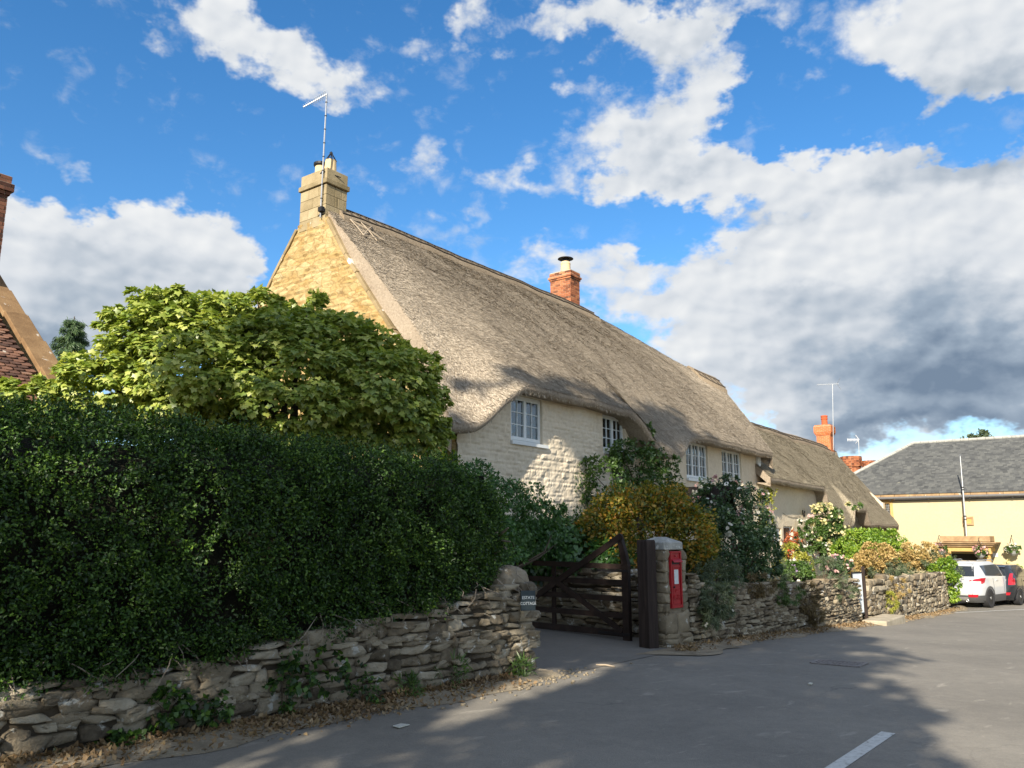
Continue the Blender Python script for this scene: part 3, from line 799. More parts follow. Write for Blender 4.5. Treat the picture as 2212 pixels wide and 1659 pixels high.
# manhole cover, set flush in the road
M['cover'] = surf('cast_cover', [(.3, c4(.15, .13, .12)), (.7, c4(.30, .27, .25))], 20, 6, .7, .8, 60, .006, metal=.3)
q = [at_g(x, y, .004) for x, y in ((1753, 1432.5), (1769, 1425.5), (1873, 1433), (1852, 1441))]
c0 = sum(q) / 4; mb = MB()
u_ = q[2] - q[1]; w_ = q[0] - q[1]
for i in range(12):
    for j in range(7):
        if (i + j) % 2 == 0:
            a_ = q[1] + u_ * ((i + .15) / 12) + w_ * ((j + .15) / 7)
            mb.prism([a_ + EZ * .005, a_ + u_ * (.7 / 12) + EZ * .005, a_ + u_ * (.7 / 12) + w_ * (.7 / 7) + EZ * .005, a_ + w_ * (.7 / 7) + EZ * .005], EZ * .006)
mb.prism([p for p in q], EZ * .005)
root = thing('manhole_cover', 'flat rectangular iron cover set into the shaded road surface', 'manhole cover', c0)
mb.build('cover_plate', M['cover'], root)
fr = MB()
for i in range(4): fr.bar(q[i] + EZ * .004, q[(i + 1) % 4] + EZ * .004, .05, .012)
fr.build('cover_frame', M['cover'], root)

# =================================================================== the near thatched cottage
GABLE_S, FRONT_N = 12.7, -11.0
cot = thing('thatched_cottage', 'long cream cottage with a steep thatched roof, ochre stone gable and stone and brick chimneys', 'cottage', SN(21, -14, float(g(21))))
RIDGE_A = [(12.0, -15.9, 10.12), (15.7, -15.9, 10.16), (25.0, -15.85, 10.12), (26.7, -15.4, 9.75), (28.2, -14.5, 9.0), (29.0, -13.5, 8.2), (29.8, -12.75, 7.78), (30.4, -12.6, 7.7)]
EAVE_A = [(12.0, -10.75, 3.58), (12.9, -10.55, 3.60), (13.30, -10.5, 3.66), (13.75, -10.53, 4.15), (14.25, -10.58, 4.62), (14.7, -10.6, 4.75), (16.5, -10.6, 4.78), (18.9, -10.6, 4.77), (19.5, -10.55, 4.74), (19.95, -10.4, 4.35),
          (20.4, -10.3, 3.82), (21.2, -10.28, 3.74), (22.0, -10.3, 3.80), (22.5, -10.4, 4.12), (23.0, -10.5, 4.38), (23.7, -10.5, 4.48), (25.3, -10.5, 4.47), (28.7, -10.5, 4.46), (30.4, -10.5, 4.45)]
tA = Thatch(12.78, 30.2, RIDGE_A, EAVE_A, FRONT_N, smooth=1.6, left_warp=.75)
roofA = tA.build('roof', cot, M['thatch'], M['straw'], fibres=300000, seed=4, thick=.62)
tA.ridge_cap(roofA, M['ridge'], 13.15, 25.6, n=130)
tA.ridge_cap(roofA, M['ridge'], 29.2, 30.2, n=16)
# pattern rods at the left end of the ridge
i0 = np.interp(13.7, tA.S, np.arange(len(tA.S)))
def on_roof(T, s, q, up=.03):
    i = np.interp(s, T.S, np.arange(len(T.S))); return SN(*T.surf(np.array([i]), np.array([q])))[0] + EZ * up + EN * up
rods = MB()
for (s_a, q_a, s_b, q_b) in ((13.35, .10, 14.1, .20), (14.1, .10, 13.35, .20), (13.35, .10, 14.1, .10), (13.35, .20, 14.1, .20), (13.35, .10, 13.35, .20), (13.72, .08, 13.72, .22)):
    rods.tube([on_roof(tA, s_a, q_a, .05), on_roof(tA, (s_a + s_b) / 2, (q_a + q_b) / 2, .06), on_roof(tA, s_b, q_b, .05)], .016, 5)
rods.build('hazel_pattern', M['hazel'], roofA)

# window openings, read at the wall face
def opening(xl, xr, yt, yb, n):
    a = at_n(xl, yb, n); b = at_n(xr, yb, n); xm = (xl + xr) / 2
    zb = at_n(xm, yb, n)[2]; zt = at_n(xm, yt, n)[2]
    return (round(sn(a)[0], 3), round(sn(b)[0], 3), round(float(zb), 3), round(float(zt), 3))
h1 = opening(1103.5, 1172, 872, 957, FRONT_N); h2 = opening(1303, 1351, 905, 978, FRONT_N)
h3 = opening(1484, 1531, 958, 1036, FRONT_N); h4 = opening(1562, 1604, 972, 1050, FRONT_N)
h1 = (h1[0], h1[1], h1[2], 4.78); h2 = (h2[0], h2[1], h2[2], 4.80); h3 = (h3[0], h3[1], h3[2], 4.56); h4 = (h4[0], h4[1], h4[2], 4.54)
def ztopA(s):
    sc_ = np.clip(s, tA.s0, tA.s1); i = np.interp(sc_, tA.S, np.arange(len(tA.S)))
    nr = np.interp(i, np.arange(len(tA.S)), tA.nr); ne = np.interp(i, np.arange(len(tA.S)), tA.ne)
    q = (FRONT_N - nr) / (ne - nr)
    return np.minimum(5.0, tA.surf(i.ravel(), q.ravel())[2].reshape(i.shape) - .14)
zg = -1.8
wm = MB(); wall_sheet(wm, GABLE_S, 19.9, zg, 5.0, FRONT_N, [h1, h2] if h2[1] < 19.9 else [h1, h2], .030, .05, ztopA, seed=3)
wm.build('front_wall', M['cream_stone'], cot, smooth=False)
wm = MB(); wall_sheet(wm, 19.9, 30.0, zg, 5.0, FRONT_N - .002, [h3, h4], 0, .12, ztopA, seed=9)
wm.build('front_wall', M['cream_render'], cot, smooth=True)
W1 = window(cot, h1, FRONT_N, 2, 2, 3, sill_ext=.16); W2 = window(cot, h2, FRONT_N, 2, 2, 3)
W3 = window(cot, h3, FRONT_N, 3, 2, 3); W4 = window(cot, h4, FRONT_N, 3, 2, 3)
# back and end walls, plain
bw = MB(); bw.sbox(GABLE_S + .3, 30.0, -20.8, -20.5, zg, 5.0); bw.sbox(29.7, 30.0, -17.5, -11.1, zg, 4.3)
bw.build('rear_wall', M['cream_render'], cot)
# the gable: ochre rubble rising to the chimney
gp = [(-11.04, zg), (-11.04, 3.50), (-11.45, 4.0), (-11.9, 4.62), (-13.0, 6.16), (-14.7, 8.34), (-15.35, 9.3), (-15.42, 9.55), (-16.55, 9.55), (-16.75, 9.25), (-17.55, 8.3), (-19.3, 5.9), (-20.4, 4.3), (-20.9, zg)]
def in_poly(nn, zz):
    ins = np.zeros(nn.shape, bool); k = len(gp)
    for i in range(k):
        (x1, y1), (x2, y2) = gp[i], gp[(i + 1) % k]
        c = ((y1 > zz) != (y2 > zz)); with_ = (x2 - x1) * (zz - y1) / ((y2 - y1) if y2 != y1 else 1e-9) + x1
        ins ^= c & (nn < with_)
    return ins
gm = MB()
zl = np.arange(zg, 9.5501, .06)
def span(z):
    xs = []
    for i in range(len(gp)):
        (x1, y1), (x2, y2) = gp[i], gp[(i + 1) % len(gp)]
        if (y1 <= z < y2) or (y2 <= z < y1): xs.append(x1 + (x2 - x1) * (z - y1) / (y2 - y1))
    return (min(xs), max(xs)) if len(xs) >= 2 else (-16.5, -15.5)
rows = []
for z in zl:
    a_, b_ = span(min(z, 9.549)); nn = np.linspace(a_, b_, 130)
    rl = rubble_relief(nn, np.full_like(nn, z), .15, 17); rl[0] = rl[-1] = 0
    rows.append(SN(GABLE_S - .04 * rl, nn, z))
gm.grid(np.array(rows))
k = len(rows)
L_ = np.array([r_[0] for r_ in rows]); R_ = np.array([r_[-1] for r_ in rows])
gm.grid(np.stack([L_, L_ + ED * .5], axis=1)); gm.grid(np.stack([R_, R_ + ED * .5], axis=1)); gm.grid(np.stack([rows[-1], rows[-1] + ED * .5], axis=1))
gm.build('gable_wall', M['ochre'], cot)
cm = MB()
def coping_run(pts, wide):
    for (p, q_) in zip(pts[:-1], pts[1:]):
        a_ = SN(GABLE_S + .17, p[0], p[1] + .03); b_ = SN(GABLE_S + .17, q_[0], q_[1] + .03)
        L2 = np.linalg.norm(b_ - a_); m = max(1, int(L2 / .62))
        for i in range(m):
            c0_ = a_ + (b_ - a_) * (i / m); c1_ = a_ + (b_ - a_) * ((i + .985) / m)
            off = EZ * rng.uniform(-.008, .012)
            cm.bar(c0_ + off, c1_ + off, .09, wide, up=ED)
coping_run([(-15.42, 9.45), (-14.7, 8.34), (-13.0, 6.16), (-11.9, 4.62), (-11.45, 4.0)], .40)
cm.build('gable_coping', M['coping'], cot, bevel=.012)
cm = MB()
coping_run([(-16.6, 9.42), (-17.55, 8.25), (-19.3, 5.85), (-20.4, 4.25)], .46)
cm.build('gable_coping', M['coping'], cot, bevel=.012)
# stone chimney with courses of squared blocks
ch = MB(); cs0, cs1, cn0, cn1 = GABLE_S - .02, GABLE_S + .68, -16.53, -15.50
z = 9.35; kk = 0
while z < 10.42:
    zt = min(z + .275, 10.45)
    cuts = sorted([cn0, cn1] + [cn0 + (cn1 - cn0) * f_ for f_ in ((.33, .70) if kk % 2 else (.5, .86))])
    for a_, b_ in zip(cuts[:-1], cuts[1:]):
        ch.sbox(cs0, cs0 + .3, a_ + .004, b_ - .004, z + .004, zt - .003)
    cuts = sorted([cs0 + .3, cs1] + [cs0 + .3 + (cs1 - cs0 - .3) * f_ for f_ in ((.55,) if kk % 2 else (.25, .8))])
    for a_, b_ in zip(cuts[:-1], cuts[1:]):
        ch.sbox(a_ + .003, b_ - .003, cn1 - .3, cn1 - rng.uniform(.003, .008), z + .004, zt - .003); ch.sbox(a_ + .003, b_ - .003, cn0 + rng.uniform(.003, .008), cn0 + .3, z + .004, zt - .003)
    z += .275; kk += 1
ch.sbox(cs0 + .012, cs1 - .012, cn0 + .012, cn1 - .012, 9.35, 10.45)
ch.sbox(cs0 - .045, cs1 + .045, cn0 - .045, cn1 + .045, 10.47, 10.60)
ch.sbox(cs0 - .0, cs1 + .0, cn0 - .0, cn1 + .0, 10.60, 10.90)
cho = ch.build('chimney', M['ashlar'], cot, bevel=.012, label='square stone chimney with a moulded cap and two buff pots')
mo = MB(); mo.lathe(SN(13.05, -16.03, 10.9), [(.30, 0), (.26, .06), (.05, .09)], 14); mo.build('flaunching', M['mortar'], cho)
pt = MB(); pt.lathe(SN(13.05, -16.22, 10.9), [(.15, 0), (.145, .36), (.15, .38)], 18); po = pt.build('chimney_pot', M['pot'], cho, smooth=False)
rm = MB(); rm.lathe(SN(13.05, -16.22, 11.28), [(.17, -.03), (.19, 0), (.19, .055), (.16, .07)], 18); rm.build('rim', M['black'], po)
pt = MB(); pt.lathe(SN(13.05, -15.82, 10.9), [(.165, 0), (.145, .38), (.15, .40)], 18); po = pt.build('chimney_pot', M['pot'], cho)
cw = MB()
for j in range(10):
    a_ = j * 2 * math.pi / 10; b0 = SN(13.05, -15.82, 11.28) + np.array([math.cos(a_) * .155, math.sin(a_) * .155, 0]); b1 = SN(13.05, -15.82, 11.50) + np.array([math.cos(a_) * .03, math.sin(a_) * .03, 0])
    cw.tube([b0, b1], .009, 4)
cw.lathe(SN(13.05, -15.82, 11.48), [(.035, 0), (.045, .05), (.01, .09)], 8); cw.build('wire_cowl', M['iron'], po)
# brick chimney further along the ridge
bm_, mm_ = MB(), MB(); bs0, bs1, bn0, bn1 = 24.3, 24.92, -16.5, -15.6
bricks(bm_, mm_, bs0, bs1, bn0, bn1, 9.3, 10.98)
for (e_, z0_, z1_) in ((.03, 10.98, 11.05), (.065, 11.05, 11.13), (.02, 11.13, 11.30)):
    bricks(bm_, mm_, bs0 - e_, bs1 + e_, bn0 - e_, bn1 + e_, z0_, z1_)
bo = bm_.build('chimney', M['brick'], cot, label='red brick chimney with a corbelled top and a buff pot under a flat cowl'); mm_.build('mortar', M['mortar'], bo)
fl = MB(); fl.lathe(SN(24.6, -16.0, 11.29), [(.33, 0), (.24, .05), (.1, .07)], 14); fl.build('flaunching', M['mortar'], bo)
pp = MB(); pp.lathe(SN(24.6, -16.0, 11.32), [(.19, 0), (.18, .30), (.19, .34), (.17, .40), (.14, .43)], 20); po = pp.build('chimney_pot', M['pot'], bo)
cwl = MB(); cwl.lathe(SN(24.6, -16.0, 11.75), [(.13, 0), (.13, .07), (.13, .10)], 16); cwl.lathe(SN(24.6, -16.0, 11.86), [(.30, 0), (.29, .015), (.12, .075), (.02, .08)], 20); cwl.build('cowl', M['iron'], po)
# alarm box
al = MB(); pa = at_n(1636, 1000, FRONT_N); sa = sn(pa)[0]; za = pa[2]
al.prism([SN(sa + x_, FRONT_N + .004, za + z_) for x_, z_ in ((-.13, .22), (.13, .22), (.15, .05), (.10, -.17), (-.10, -.17), (-.15, .05))], EN * .09)
ao = al.build('alarm_box', M['white'], cot, bevel=.01)
al = MB(); al.prism([SN(sa + x_, FRONT_N + .01, za - .172 + z_) for x_, z_ in ((-.09, 0), (.09, 0), (.05, -.06), (-.05, -.06))], EN * .07); al.build('strobe', M['black'], ao)
# dark timber porch canopy among the roses
pc = at_t(1578, 1105, 19.6); ps, pn, pz = sn(pc)
cn = MB()
for sg in (-1, 1):
    cn.add([SN(ps, pn, pz + .55), SN(ps, FRONT_N, pz + .55), SN(ps + sg * .75, FRONT_N, pz - .45), SN(ps + sg * .75, pn, pz - .45), SN(ps, pn, pz + .63), SN(ps, FRONT_N, pz + .63), SN(ps + sg * .80, FRONT_N, pz - .40), SN(ps + sg * .80, pn, pz - .40)],
           [(0, 1, 2, 3), (4, 5, 6, 7), (0, 3, 7, 4), (3, 2, 6, 7)])
    cn.bar(SN(ps + sg * .68, pn - .06, pz - .4), SN(ps + sg * .68, pn - .06, float(g(ps)) + .2), .09)
cn.build('porch_canopy', M['timber'], cot)

# television aerial on the stone chimney
ab = SN(12.62, -15.50, 9.55)
ae = thing('tv_aerial', 'tall thin galvanised mast with a long comb aerial strapped to the stone chimney', 'aerial', ab)
am = MB(); top = at_s(706, 203, 12.62); bot = at_s(692, 470, 12.62)
am.tube([bot, top], .021, 8); am.build('mast', M['steel'], ae)
for f_ in np.linspace(.04, .93, 9):
    bt = MB(); p_ = bot + (top - bot) * f_; bt.lathe(p_, [(.029, -.012), (.029, .012)], 8); bt.build('tape_band', M['black'], ae)
bm2 = MB(); tip = at_s(655, 231, 12.2); bm2.bar(top + EZ * .0, tip, .022, .028); bmo = bm2.build('boom', M['steel'], ae)
el_ = MB(); bd = (tip - top); bd /= np.linalg.norm(bd); side = np.cross(bd, EZ); side /= np.linalg.norm(side)
for f_ in np.linspace(.06, .98, 13):
    p_ = top + (tip - top) * f_; hl = .20 - .11 * f_
    el_.tube([p_ - side * hl, p_ + side * hl], .006, 4)
el_.build('elements', M['steel'], bmo)
bk = MB(); p_ = at_s(694, 452, 12.6); bk.box(p_, ED, EN, EZ, .05, .07, .06); bk.build('junction_box', M['black'], ae)
for f_ in (.03, .37):
    sb = MB(); p_ = bot + (top - bot) * f_; sb.bar(p_ - EN * .02, SN(12.72, -15.85, p_[2]), .02); sb.bar(p_ + EN * .0, SN(13.1, -15.46, p_[2] - .04), .02); sb.build('strap_bracket', M['iron'], ae)

# =================================================================== the lower thatched cottage beyond
cb = thing('thatched_cottage', 'lower thatched cottage joined on beyond, with one orange brick chimney at its far end', 'cottage', SN(40, -12.5, float(g(40))))
RIDGE_B = [(29.5, -14.0, 6.85), (50.5, -14.0, 6.82)]
EAVE_B = [(29.5, -10.45, 3.50), (36.55, -10.55, 3.46), (36.9, -10.55, 3.3), (37.15, -10.5, 2.0), (40.4, -10.5, 1.92), (40.9, -10.5, 1.95), (41.2, -10.5, 2.70), (43.3, -10.5, 2.72), (43.9, -10.5, 2.0), (50.5, -10.5, 1.97)]
tB = Thatch(29.72, 50.2, RIDGE_B, EAVE_B, FRONT_N, smooth=.7, power=3.2)
roofB = tB.build('roof', cb, M['thatch'], M['straw_b'], fibres=170000, seed=6, fw=.014)
tB.ridge_cap(roofB, M['ridge'], 30.5, 50.1, n=110, down=.7)
h5 = opening(1671.5, 1691, 1141, 1205, FRONT_N); h6 = opening(1697, 1717, 1137, 1215, FRONT_N); h7 = opening(1742, 1760, 1141, 1200, FRONT_N)
def ztopB(s):
    sc_ = np.clip(s, tB.s0, tB.s1); i = np.interp(sc_, tB.S, np.arange(len(tB.S)))
    nr = np.interp(i, np.arange(len(tB.S)), tB.nr); ne = np.interp(i, np.arange(len(tB.S)), tB.ne); q = (FRONT_N - nr) / (ne - nr)
    return np.minimum(4.6, tB.surf(i.ravel(), q.ravel())[2].reshape(i.shape) - .14)
zb_ = -2.2
wm = MB(); wall_sheet(wm, 30.0, 37.6, zb_, 4.6, FRONT_N - .004, [h5, h6, h7], .012, .10, ztopB, seed=12); wm.build('front_wall', M['cream_render'], cb, smooth=True)
wm = MB(); wall_sheet(wm, 37.6, 50.0, zb_, 4.6, FRONT_N - .01, [(41.55, 42.9, 1.7, 2.55)], .045, .10, ztopB, seed=14); wm.build('stone_wall', M['rubble_far'], cb)
window(cb, h5, FRONT_N, 1, 2, 4, sill=True, deep=.12); window(cb, h7, FRONT_N, 1, 2, 4, deep=.12)
dm = MB(); dm.sbox(h6[0] + .06, h6[1] - .06, FRONT_N - .17, FRONT_N - .12, h6[2], h6[3] - .06); do = dm.build('door', plain('red_brown_door', (.10, .035, .025), .5), cb)
dm = MB(); dm.sbox(h6[0], h6[0] + .06, FRONT_N - .18, FRONT_N - .09, h6[2], h6[3]); dm.sbox(h6[1] - .06, h6[1], FRONT_N - .18, FRONT_N - .09, h6[2], h6[3]); dm.sbox(h6[0] + .06, h6[1] - .06, FRONT_N - .18, FRONT_N - .09, h6[3] - .06, h6[3]); dm.build('door_frame', M['white'], do)
window(cb, (41.55, 42.9, 1.7, 2.55), FRONT_N, 2, 1, 2, sill=False, deep=.12, curtain=False)
bw = MB(); bw.sbox(49.6, 50.0, -17.6, -11.1, zb_, 3.4); bw.prism([SN(49.6, -17.4, 3.4), SN(49.6, -11.2, 3.4), SN(49.6, -14, 6.3)], ED * .4); bw.sbox(30.2, 50.0, -18.6, -18.3, zb_, 3.4); bw.build('rear_wall', M['cream_render'], cb)
mb1, mb2 = MB(), MB()
oc = at_s(1779, 960, 49.3); os_, on_, oz_ = sn(oc)
on_ = -13.9
bricks(mb1, mb2, 48.95, 49.65, on_ - .42, on_ + .36, 5.9, 7.38)
for (e_, a_, b_) in ((.04, 7.38, 7.45), (.08, 7.45, 7.53), (.11, 7.53, 7.92), (.06, 7.92, 7.99)):
    bricks(mb1, mb2, 48.95 - e_, 49.65 + e_, on_ - .42 - e_, on_ + .36 + e_, a_, b_)
oo = mb1.build('chimney', M['brick_new'], cb); mb2.build('mortar', M['mortar'], oo)
pp = MB(); pp.lathe(SN(49.3, on_, 7.98), [(.21, 0), (.175, .06), (.17, .36), (.20, .375), (.20, .43), (.175, .44), (.175, .50), (.20, .51), (.20, .58), (.16, .60)], 16); pp.build('chimney_pot', M['redclay'], oo)
# dark horse-shoe shaped iron on the wall and a sagging wire
iw = MB(); p_ = at_n(1763, 1020, FRONT_N)
c_ = at_n(1736.6, 1110, FRONT_N + .02)
iw = MB()
for dx, dz, w_, h_ in ((0, 0, .26, .09), (-.12, .09, .07, .13), (.13, .07, .05, .12), (-.08, -.08, .04, .08), (.09, -.08, .04, .08)):
    iw.box(c_ + ED * dx + EZ * dz, ED, EN, EZ, w_ / 2, .012, h_ / 2)
iw.build('wall_ornament', M['iron'], cb)
wr = MB(); wr.tube([SN(s_, FRONT_N + .02, z_) for s_, z_ in [(sn(at_n(x, y, FRONT_N))[0], at_n(x, y, FRONT_N)[2]) for x, y in ((1690, 1108), (1700, 1115), (1712, 1118), (1728, 1116))]], .008, 4); wr.build('wall_wire', M['iron'], cb)
for (xm, yb_, yt_, n_, lab, boomx) in ((1798.5, 972, 830, -13.3, 'spindly roof aerial with a long toothed boom beside the orange chimney', (1765, 1812)), ):
    b_ = at_n(xm + 2, yb_, n_); s_ = sn(b_)[0]; t_ = at_s(xm, yt_, s_)
    ae2 = thing('tv_aerial', lab, 'aerial', b_)
    a_ = MB(); a_.tube([b_, t_], .02, 6); a_.build('mast', M['steel'], ae2)
    a_ = MB(); p0 = at_s(boomx[0], yt_ + 1, s_); p1 = at_s(boomx[1], yt_ - 1, s_); a_.bar(p0, p1, .025); bo_ = a_.build('boom', M['steel'], ae2)
    a_ = MB(); dd = p1 - p0
    for f_ in np.linspace(0, .9, 13): a_.tube([p0 + dd * f_ - EZ * .10, p0 + dd * f_ + EZ * .10], .010, 4)
    for q_ in (-.35, .35): a_.tube([p0 + dd * .92, p0 + dd * 1.0 + EZ * q_ + dd / np.linalg.norm(dd) * .1], .012, 4)
    a_.build('elements', M['steel'], bo_)

# =================================================================== pale yellow hall across the end of the street
hall = thing('hall', 'pale yellow rendered hall with a hipped grey slate roof and a stone porch', 'hall', SN(56, -4, float(g(54))))
HS = 53.0; hn0, hn1 = -15.6, 9.0; hz = 3.95; hb = -2.3
h8 = (hn0, hn1)
wv = MB()
def hall_face(holes):
    ns = sorted({hn0, hn1} | {q for h in holes for q in h[:2]}); zs = sorted({hb, hz} | {q for h in holes for q in h[2:]})
    for i in range(len(ns) - 1):
        for j in range(len(zs) - 1):
            cn_, cz_ = (ns[i] + ns[i + 1]) / 2, (zs[j] + zs[j + 1]) / 2
            if any(h[0] < cn_ < h[1] and h[2] < cz_ < h[3] for h in holes): continue
            wv.add([SN(HS, ns[i], zs[j]), SN(HS, ns[i + 1], zs[j]), SN(HS, ns[i + 1], zs[j + 1]), SN(HS, ns[i], zs[j + 1])], [(0, 1, 2, 3)])
    for h in holes:
        q = [SN(HS, h[0], h[2]), SN(HS, h[1], h[2]), SN(HS, h[1], h[3]), SN(HS, h[0], h[3])]
        for i in range(4): wv.add([q[i], q[(i + 1) % 4], q[(i + 1) % 4] + ED * .4, q[i] + ED * .4], [(0, 1, 2, 3)])
def hn_(x): return sn(at_s(x, 1100, HS))[1]
def hz_(y, x=1950): return float(at_s(x, y, HS)[2])
wz0, wz1 = hz_(1119, 1910), hz_(1082, 1910); wn0, wn1 = hn_(1889), hn_(1929)
pdn0, pdn1 = sn(at_s(2036, 1200, HS))[1], sn(at_s(2112, 1200, HS))[1]
hall_face([(wn0, wn1, wz0, wz1), (pdn0, pdn1, hb, .55)])
wv.sbox(HS, HS + 9.6, hn0 - .0, hn0 + .3, hb, hz); wv.sbox(HS, HS + 9.6, hn1 - .3, hn1, hb, hz); wv.sbox(HS + 9.3, HS + 9.6, hn0 + .3, hn1 - .3, hb, hz)
wv.build('wall', M['yellow_render'], hall)
# slates: real overlapping courses
M['slates'] = surf('grey_roof_slate', [(.1, c4(.045, .048, .05)), (.4, c4(.085, .088, .088)), (.7, c4(.125, .128, .122)), (.95, c4(.17, .17, .155))], 1.4, 7, .75, .3, 30, .005, isl=.55, spots=(c4(.30, .29, .22), 3.5, .70))
rn = MB(); RS, RN, RZ = 57.6, -10.75, 7.45
e0 = HS - .35; el0 = hn0 - .35; er = hn1 + .4
slope_len = math.hypot(RS - e0, RZ - (hz + .05)); nrow = 38
Vs = []; Fs = []
for r_ in range(nrow):
    f0, f1 = r_ / nrow, (r_ + 1.25) / nrow
    s_a, z_a = e0 + (RS - e0) * f0, hz + .05 + (RZ - hz - .05) * f0; s_b, z_b = e0 + (RS - e0) * min(f1, 1), hz + .05 + (RZ - hz - .05) * min(f1, 1)
    lim = el0 + (RN - el0) * f0
    x = el0 - rng.random() * .3
    while x < er:
        w_ = rng.uniform(.17, .27); xa, xb = max(x, lim), min(x + w_ - .006, er)
        lift = rng.uniform(.012, .024)
        if xb > xa + .02:
            b0 = len(Vs)
            lim_b = el0 + (RN - el0) * min(f1, 1)
            Vs += [SN(s_a, xa, z_a + lift), SN(s_a, xb, z_a + lift), SN(s_b, max(xb, lim_b), z_b), SN(s_b, max(xa, lim_b), z_b), SN(s_a, xa, z_a - .02), SN(s_a, xb, z_a - .02)]
            Fs += [(b0, b0 + 1, b0 + 2, b0 + 3), (b0 + 4, b0 + 5, b0 + 1, b0)]
        x += w_
rn.add(np.array(Vs), Fs)
rn.add([SN(e0, el0, hz), SN(HS + 9.95, el0, hz), SN(RS, RN, RZ - .05)], [(0, 1, 2)])
rn.add([SN(HS + 9.95, el0, hz), SN(HS + 9.95, er, hz), SN(RS, er, RZ - .05), SN(RS, RN, RZ - .05)], [(0, 1, 2, 3)])
ro = rn.build('roof', M['slates'], hall)
rt = MB()
for a_, b_ in ((SN(RS, RN, RZ), SN(RS, er, RZ)), (SN(e0, el0, hz + .05), SN(RS, RN, RZ))):
    L2 = np.linalg.norm(b_ - a_); m = int(L2 / .45)
    for i in range(m): rt.tube([a_ + (b_ - a_) * (i / m) + EZ * .01, a_ + (b_ - a_) * ((i + .97) / m) + EZ * rng.uniform(.0, .025)], .11, 8)
rt.build('ridge_tiles', surf('ridge_tile', [(.3, c4(.26, .26, .24)), (.7, c4(.42, .42, .39))], 4, 5, .9, .4, 30, .006), ro)
M['hamstone'] = surf('golden_stone', [(.2, c4(.36, .20, .07)), (.5, c4(.52, .33, .12)), (.8, c4(.62, .43, .19))], 2.5, 7, .9, .6, 24, .012, isl=.3, spots=(c4(.36, .33, .25), 4, .66))
M['hamtop'] = surf('weathered_golden_stone', [(.2, c4(.20, .13, .07)), (.5, c4(.33, .22, .12)), (.8, c4(.48, .36, .20))], 2.5, 7, .9, .6, 24, .012, spots=(c4(.42, .40, .33), 4, .62))
ev = MB()
x = hn0 - .3
while x < hn1:
    ev.sbox(HS - .30, HS - .02, x, x + .78, hz - .13, hz + .01 + rng.uniform(-.01, .01)); x += .8
ev.build('eaves_course', M['hamtop'], hall)
gu = MB(); gu.tube([SN(HS - .36, hn0 - .3, hz - .20), SN(HS - .36, hn1 + .3, hz - .16)], .075, 8); gu.sbox(HS - .05, HS - .02, hn0, hn1, hz - .36, hz - .14)
for x in np.arange(hn0, hn1, 2.1): gu.sbox(HS - .30, HS - .0, x, x + .04, hz - .33, hz - .24)
gu.build('gutter', plain('grey_gutter', (.13, .13, .135), .5), hall)
# mullioned window
wf = MB()
wf.sbox(HS - .04, HS + .14, wn0 - .0, wn0 + .16, wz0, wz1); wf.sbox(HS - .04, HS + .14, wn1 - .16, wn1, wz0, wz1)
wm_ = (wn0 + wn1) / 2; wf.sbox(HS - .03, HS + .14, wm_ - .09, wm_ + .09, wz0 + .15, wz1 - .15)
wf.sbox(HS - .045, HS + .14, wn0 + .16, wn1 - .16, wz0, wz0 + .15); wf.sbox(HS - .045, HS + .14, wn0 + .16, wn1 - .16, wz1 - .15, wz1)
wf.sbox(HS - .14, HS - .01, wn0 - .1, wn1 + .15, wz1 + .005, wz1 + .12)
wo = wf.build('window', M['hamstone'], hall, bevel=.012)
pn_ = MB(); pn_.sbox(HS + .10, HS + .11, wn0 + .16, wn1 - .16, wz0 + .15, wz1 - .15); pn_.build('pane', M['glass'], wo)
br_ = MB()
for sgn in (0, 1):
    a_, b_ = (wn0 + .16, wm_ - .09) if sgn == 0 else (wm_ + .09, wn1 - .16)
    for k in range(1, 3): br_.sbox(HS + .07, HS + .095, a_ + (b_ - a_) * k / 3 - .012, a_ + (b_ - a_) * k / 3 + .012, wz0 + .15, wz1 - .15)
    for k in range(1, 5): z_ = wz0 + .15 + (wz1 - wz0 - .3) * k / 5; br_.sbox(HS + .07, HS + .093, a_, b_, z_ - .012, z_ + .012)
br_.build('glazing_bars', plain('grey_window_lead', (.25, .26, .27), .6), wo)
rm_ = MB(); rm_.sbox(HS + .5, HS + .55, wn0 - .3, wn1 + .3, wz0 - .3, wz1 + .2); rm_.build('dark_backing', M['dark_backing'], wo)  # dark sheet behind the mullions in place of an unlit interior
# blank golden stone tablet
tb = MB(); t0, t1 = hn_(2077), hn_(2100.5); z0_, z1_ = hz_(1134.5, 2088), hz_(1116, 2088)
tb.sbox(HS - .05, HS - .004, t0 + .09, t1 - .09, z0_ + .09, z1_ - .09)
to = tb.build('stone_tablet', M['hamstone'], hall)
tb = MB(); tb.sbox(HS - .09, HS - .004, t0, t0 + .09, z0_, z1_); tb.sbox(HS - .09, HS - .004, t1 - .09, t1, z0_, z1_); tb.sbox(HS - .092, HS - .004, t0 + .09, t1 - .09, z0_, z0_ + .09); tb.sbox(HS - .092, HS - .004, t0 + .09, t1 - .09, z1_ - .09, z1_); tb.build('tablet_frame', M['hamtop'], to)
